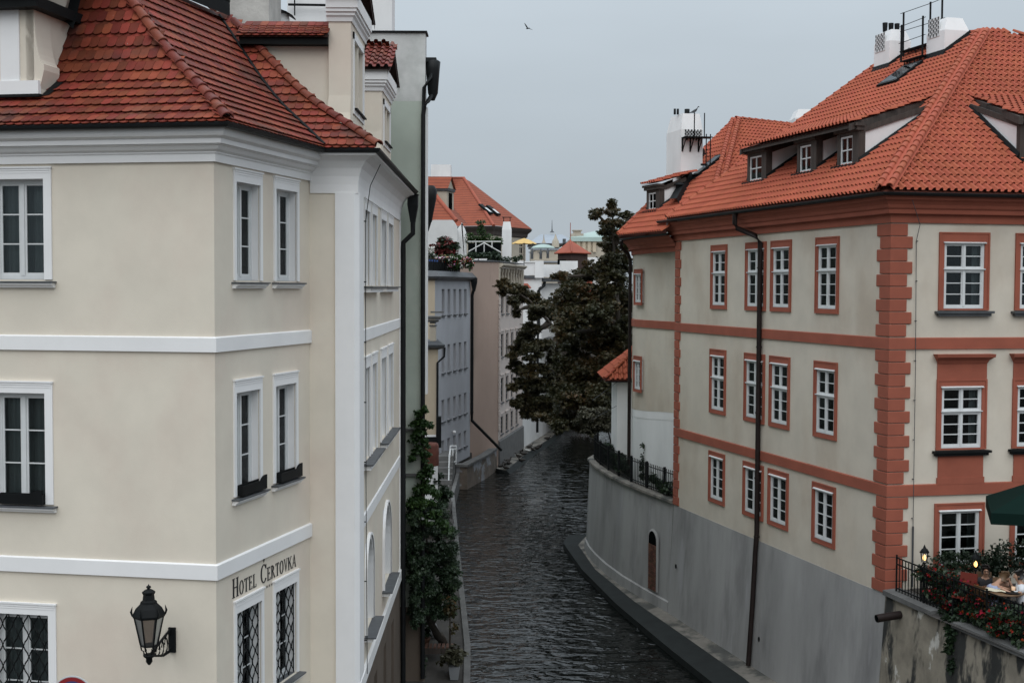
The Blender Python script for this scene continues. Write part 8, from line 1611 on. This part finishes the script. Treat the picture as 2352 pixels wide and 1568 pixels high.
put(bpy.data.objects.new('foliage', leaf_mesh('foliage', LF_BUSH, clumps([(0, 0, 0.7, 0.22, 0.22, 0.4)], 260, 61), 0.12, 'single', 61)), PO, W[PO.name])
p = atz(*Q(660, 830), 0.95); WSK = thing('white_sack', 'pale sack slumped against the leaning trunk on the quay', 'sack', p); MB().lathe([(0.0, 0), (0.17, 0.02), (0.20, 0.18), (0.15, 0.38), (0.06, 0.48), (0.0, 0.50)], 12).build('sack', mat('sack_cloth', (0.22, 0.22, 0.23), 0.9), WSK, W[WSK.name])
p = atz(*Q(1010, 1500), 0.9); PB = thing('pale_flower_pot', 'pale square flower pot with grassy leaves by the water edge', 'pot', p); MB().loft([[(-.11, -.11, 0), (.11, -.11, 0), (.11, .11, 0), (-.11, .11, 0)], [(-.16, -.16, .36), (.16, -.16, .36), (.16, .16, .36), (-.16, .16, .36)]], True).build('pot', mat('pale_pot', (0.20, 0.21, 0.22), 0.7), PB, W[PB.name])
put(bpy.data.objects.new('foliage', leaf_mesh('foliage', LF_OLIVE, clumps([(0, 0, 0.62, 0.3, 0.3, 0.3)], 320, 63), 0.16, 'single', 63)), PB, W[PB.name])
p = atz(*Q(940, 1420), 0.9); SP_ = tree('sapling', 'bare thin sapling with rusty leaves on the quay path', tuple(p), [(p.x + 0.05, p.y, p.z + 1.9, 0.18, 0.18, 0.3), (p.x, p.y, p.z + 0.35, 0.25, 0.25, 0.3), (p.x + 0.08, p.y, p.z + 1.35, 0.1, 0.1, 0.2)], 420, LF_CHEST, 0.12, [[tuple(p), (p.x, p.y, p.z + 1.2), (p.x + 0.02, p.y, p.z + 2.3)]], 0.05, 'single', 65, 'sapling', None, 'foliage', 10, 0.5)
p = atz(*Q(430, 1480), 0.9); ivy('dark bushy plant in the corner of the quay under the hotel pipe', [(p.x, p.y, 1.3, 0.25, 0.25, 0.45)], 500, 0.12, 67, tuple(p), LF_BUSH, 'potted_bush', cat='bush')
def bird_mesh(name, m_, kind):
    b = MB()
    if kind == 'duck':
        R_ = [(-0.26, 0.10, 0.01, 0.01), (-0.2, 0.11, 0.05, 0.035), (-0.08, 0.11, 0.10, 0.085), (0.06, 0.115, 0.105, 0.095), (0.15, 0.14, 0.07, 0.07), (0.19, 0.20, 0.04, 0.045), (0.20, 0.25, 0.04, 0.04), (0.24, 0.265, 0.035, 0.03), (0.29, 0.25, 0.018, 0.008), (0.32, 0.248, 0.006, 0.004)]
    elif kind == 'pigeon': R_ = [(-0.24, 0.06, 0.025, 0.006), (-0.14, 0.10, 0.04, 0.025), (-0.03, 0.14, 0.07, 0.06), (0.06, 0.19, 0.065, 0.055), (0.10, 0.25, 0.04, 0.035), (0.115, 0.30, 0.032, 0.03), (0.15, 0.315, 0.022, 0.02), (0.185, 0.30, 0.004, 0.004)]
    else: R_ = [(-0.24, 0, 0.04, 0.006), (-0.12, 0, 0.035, 0.03), (0.02, 0, 0.055, 0.05), (0.12, 0.01, 0.04, 0.035), (0.18, 0.015, 0.03, 0.027), (0.23, 0.01, 0.004, 0.004)]
    b.loft([[(x, w * math.cos(2 * math.pi * k / 8), z + h * math.sin(2 * math.pi * k / 8)) for k in range(8)] for x, z, w, h in R_], True, True, True)
    if kind == 'fly':
        for s in (-1, 1): b.loft([[(0.10, s * 0.03, 0.03), (-0.08, s * 0.03, 0.02)], [(0.14, s * 0.22, 0.14), (-0.05, s * 0.2, 0.11)], [(0.04, s * 0.46, 0.20), (-0.02, s * 0.44, 0.18)]])
    elif kind == 'pigeon':
        for s in (-1, 1): b.tube([(0.0, s * 0.025, 0.09), (0.01, s * 0.03, 0.0)], 0.006, 4)
    return b.mesh(name, m_)
DUCKM = mat('brown_duck', (0.025, 0.02, 0.016), 0.7, 0.3, 20); DUCKW = mat('white_duck', (0.5, 0.5, 0.48), 0.7); BIRDM = mat('grey_bird', (0.045, 0.05, 0.055), 0.7)
dk = bird_mesh('duck', DUCKM, 'duck'); pts_ = [(-0.69, 83.31), (-0.47, 84.29), (-0.23, 84.53), (-0.22, 85.8), (-0.36, 82.3), (0.70, 86.9), (0.85, 89.4), (0.51, 88.01), (0.71, 90.39), (1.32, 93.36), (1.55, 91.7), (1.83, 92.5), (2.04, 93.45), (2.77, 98.6)]
DUCKL = ['dark duck nearest the wall at the near end of the ledge', 'dark duck second along the near end of the ledge', 'dark duck on the outer side of the near trio', 'dark duck just behind the near cluster on the ledge', 'dark duck at the very tip of the ledge by the water', 'dark duck standing alone down on the wet slope', 'dark duck on the slope edge beside the middle pair', 'dark duck in front of the middle pair near the wall', 'dark duck on the inner side left of the white duck', 'dark duck close to the wall just beyond the white duck', 'dark duck first of three right of the white duck', 'dark duck middle of three right of the white duck', 'dark duck farthest of three right of the white duck', 'dark duck alone at the far end of the ledge']
for i, (x, y) in enumerate(pts_):
    o = bpy.data.objects.new('duck', dk); put(o, None, Matrix.Translation((x, y, 0.205 if i != 5 else 0.09)) @ Matrix.Rotation(random.uniform(0, 6.28), 4, 'Z') @ Matrix.Diagonal((1.25, 1.25, 1.25, 1))); tag(o, DUCKL[i], 'duck', 'ducks on the far ledge')
o = bpy.data.objects.new('duck', bird_mesh('duck', DUCKW, 'duck')); put(o, None, Matrix.Translation((1.12, 91.3, 0.205)) @ Matrix.Rotation(2.6, 4, 'Z')); tag(o, 'single white duck among the dark ones on the ledge', 'duck', 'ducks on the far ledge')
pg = bird_mesh('pigeon', BIRDM, 'pigeon'); o = bpy.data.objects.new('pigeon', pg); put(o, None, Matrix.Translation(FCh.at(wch * 0.75, zt * 0 + at(1575, 263, 49.3).z, -0.35)) @ Matrix.Rotation(-0.15, 4, 'Z')); tag(o, 'grey pigeon perched on the tall white chimney', 'pigeon')
fb = bird_mesh('bird', BIRDM, 'fly'); o = bpy.data.objects.new('bird', fb); put(o, None, Matrix.Translation(at(1212, 66, 100)) @ Matrix.Rotation(2.2, 4, 'Z') @ Matrix.Rotation(0.5, 4, 'X')); tag(o, 'small dark bird flying alone in the grey sky', 'bird')
o = bpy.data.objects.new('bird', fb); put(o, None, Matrix.Translation(at(1190, 630, 100) + Vector((0, 0, 0))) @ Matrix.Rotation(0.4, 4, 'Z') @ Matrix.Rotation(0.3, 4, 'X') @ Matrix.Diagonal((1.5, 1.5, 1.5, 1))); tag(o, 'dark bird gliding before the white terrace parapet', 'bird')
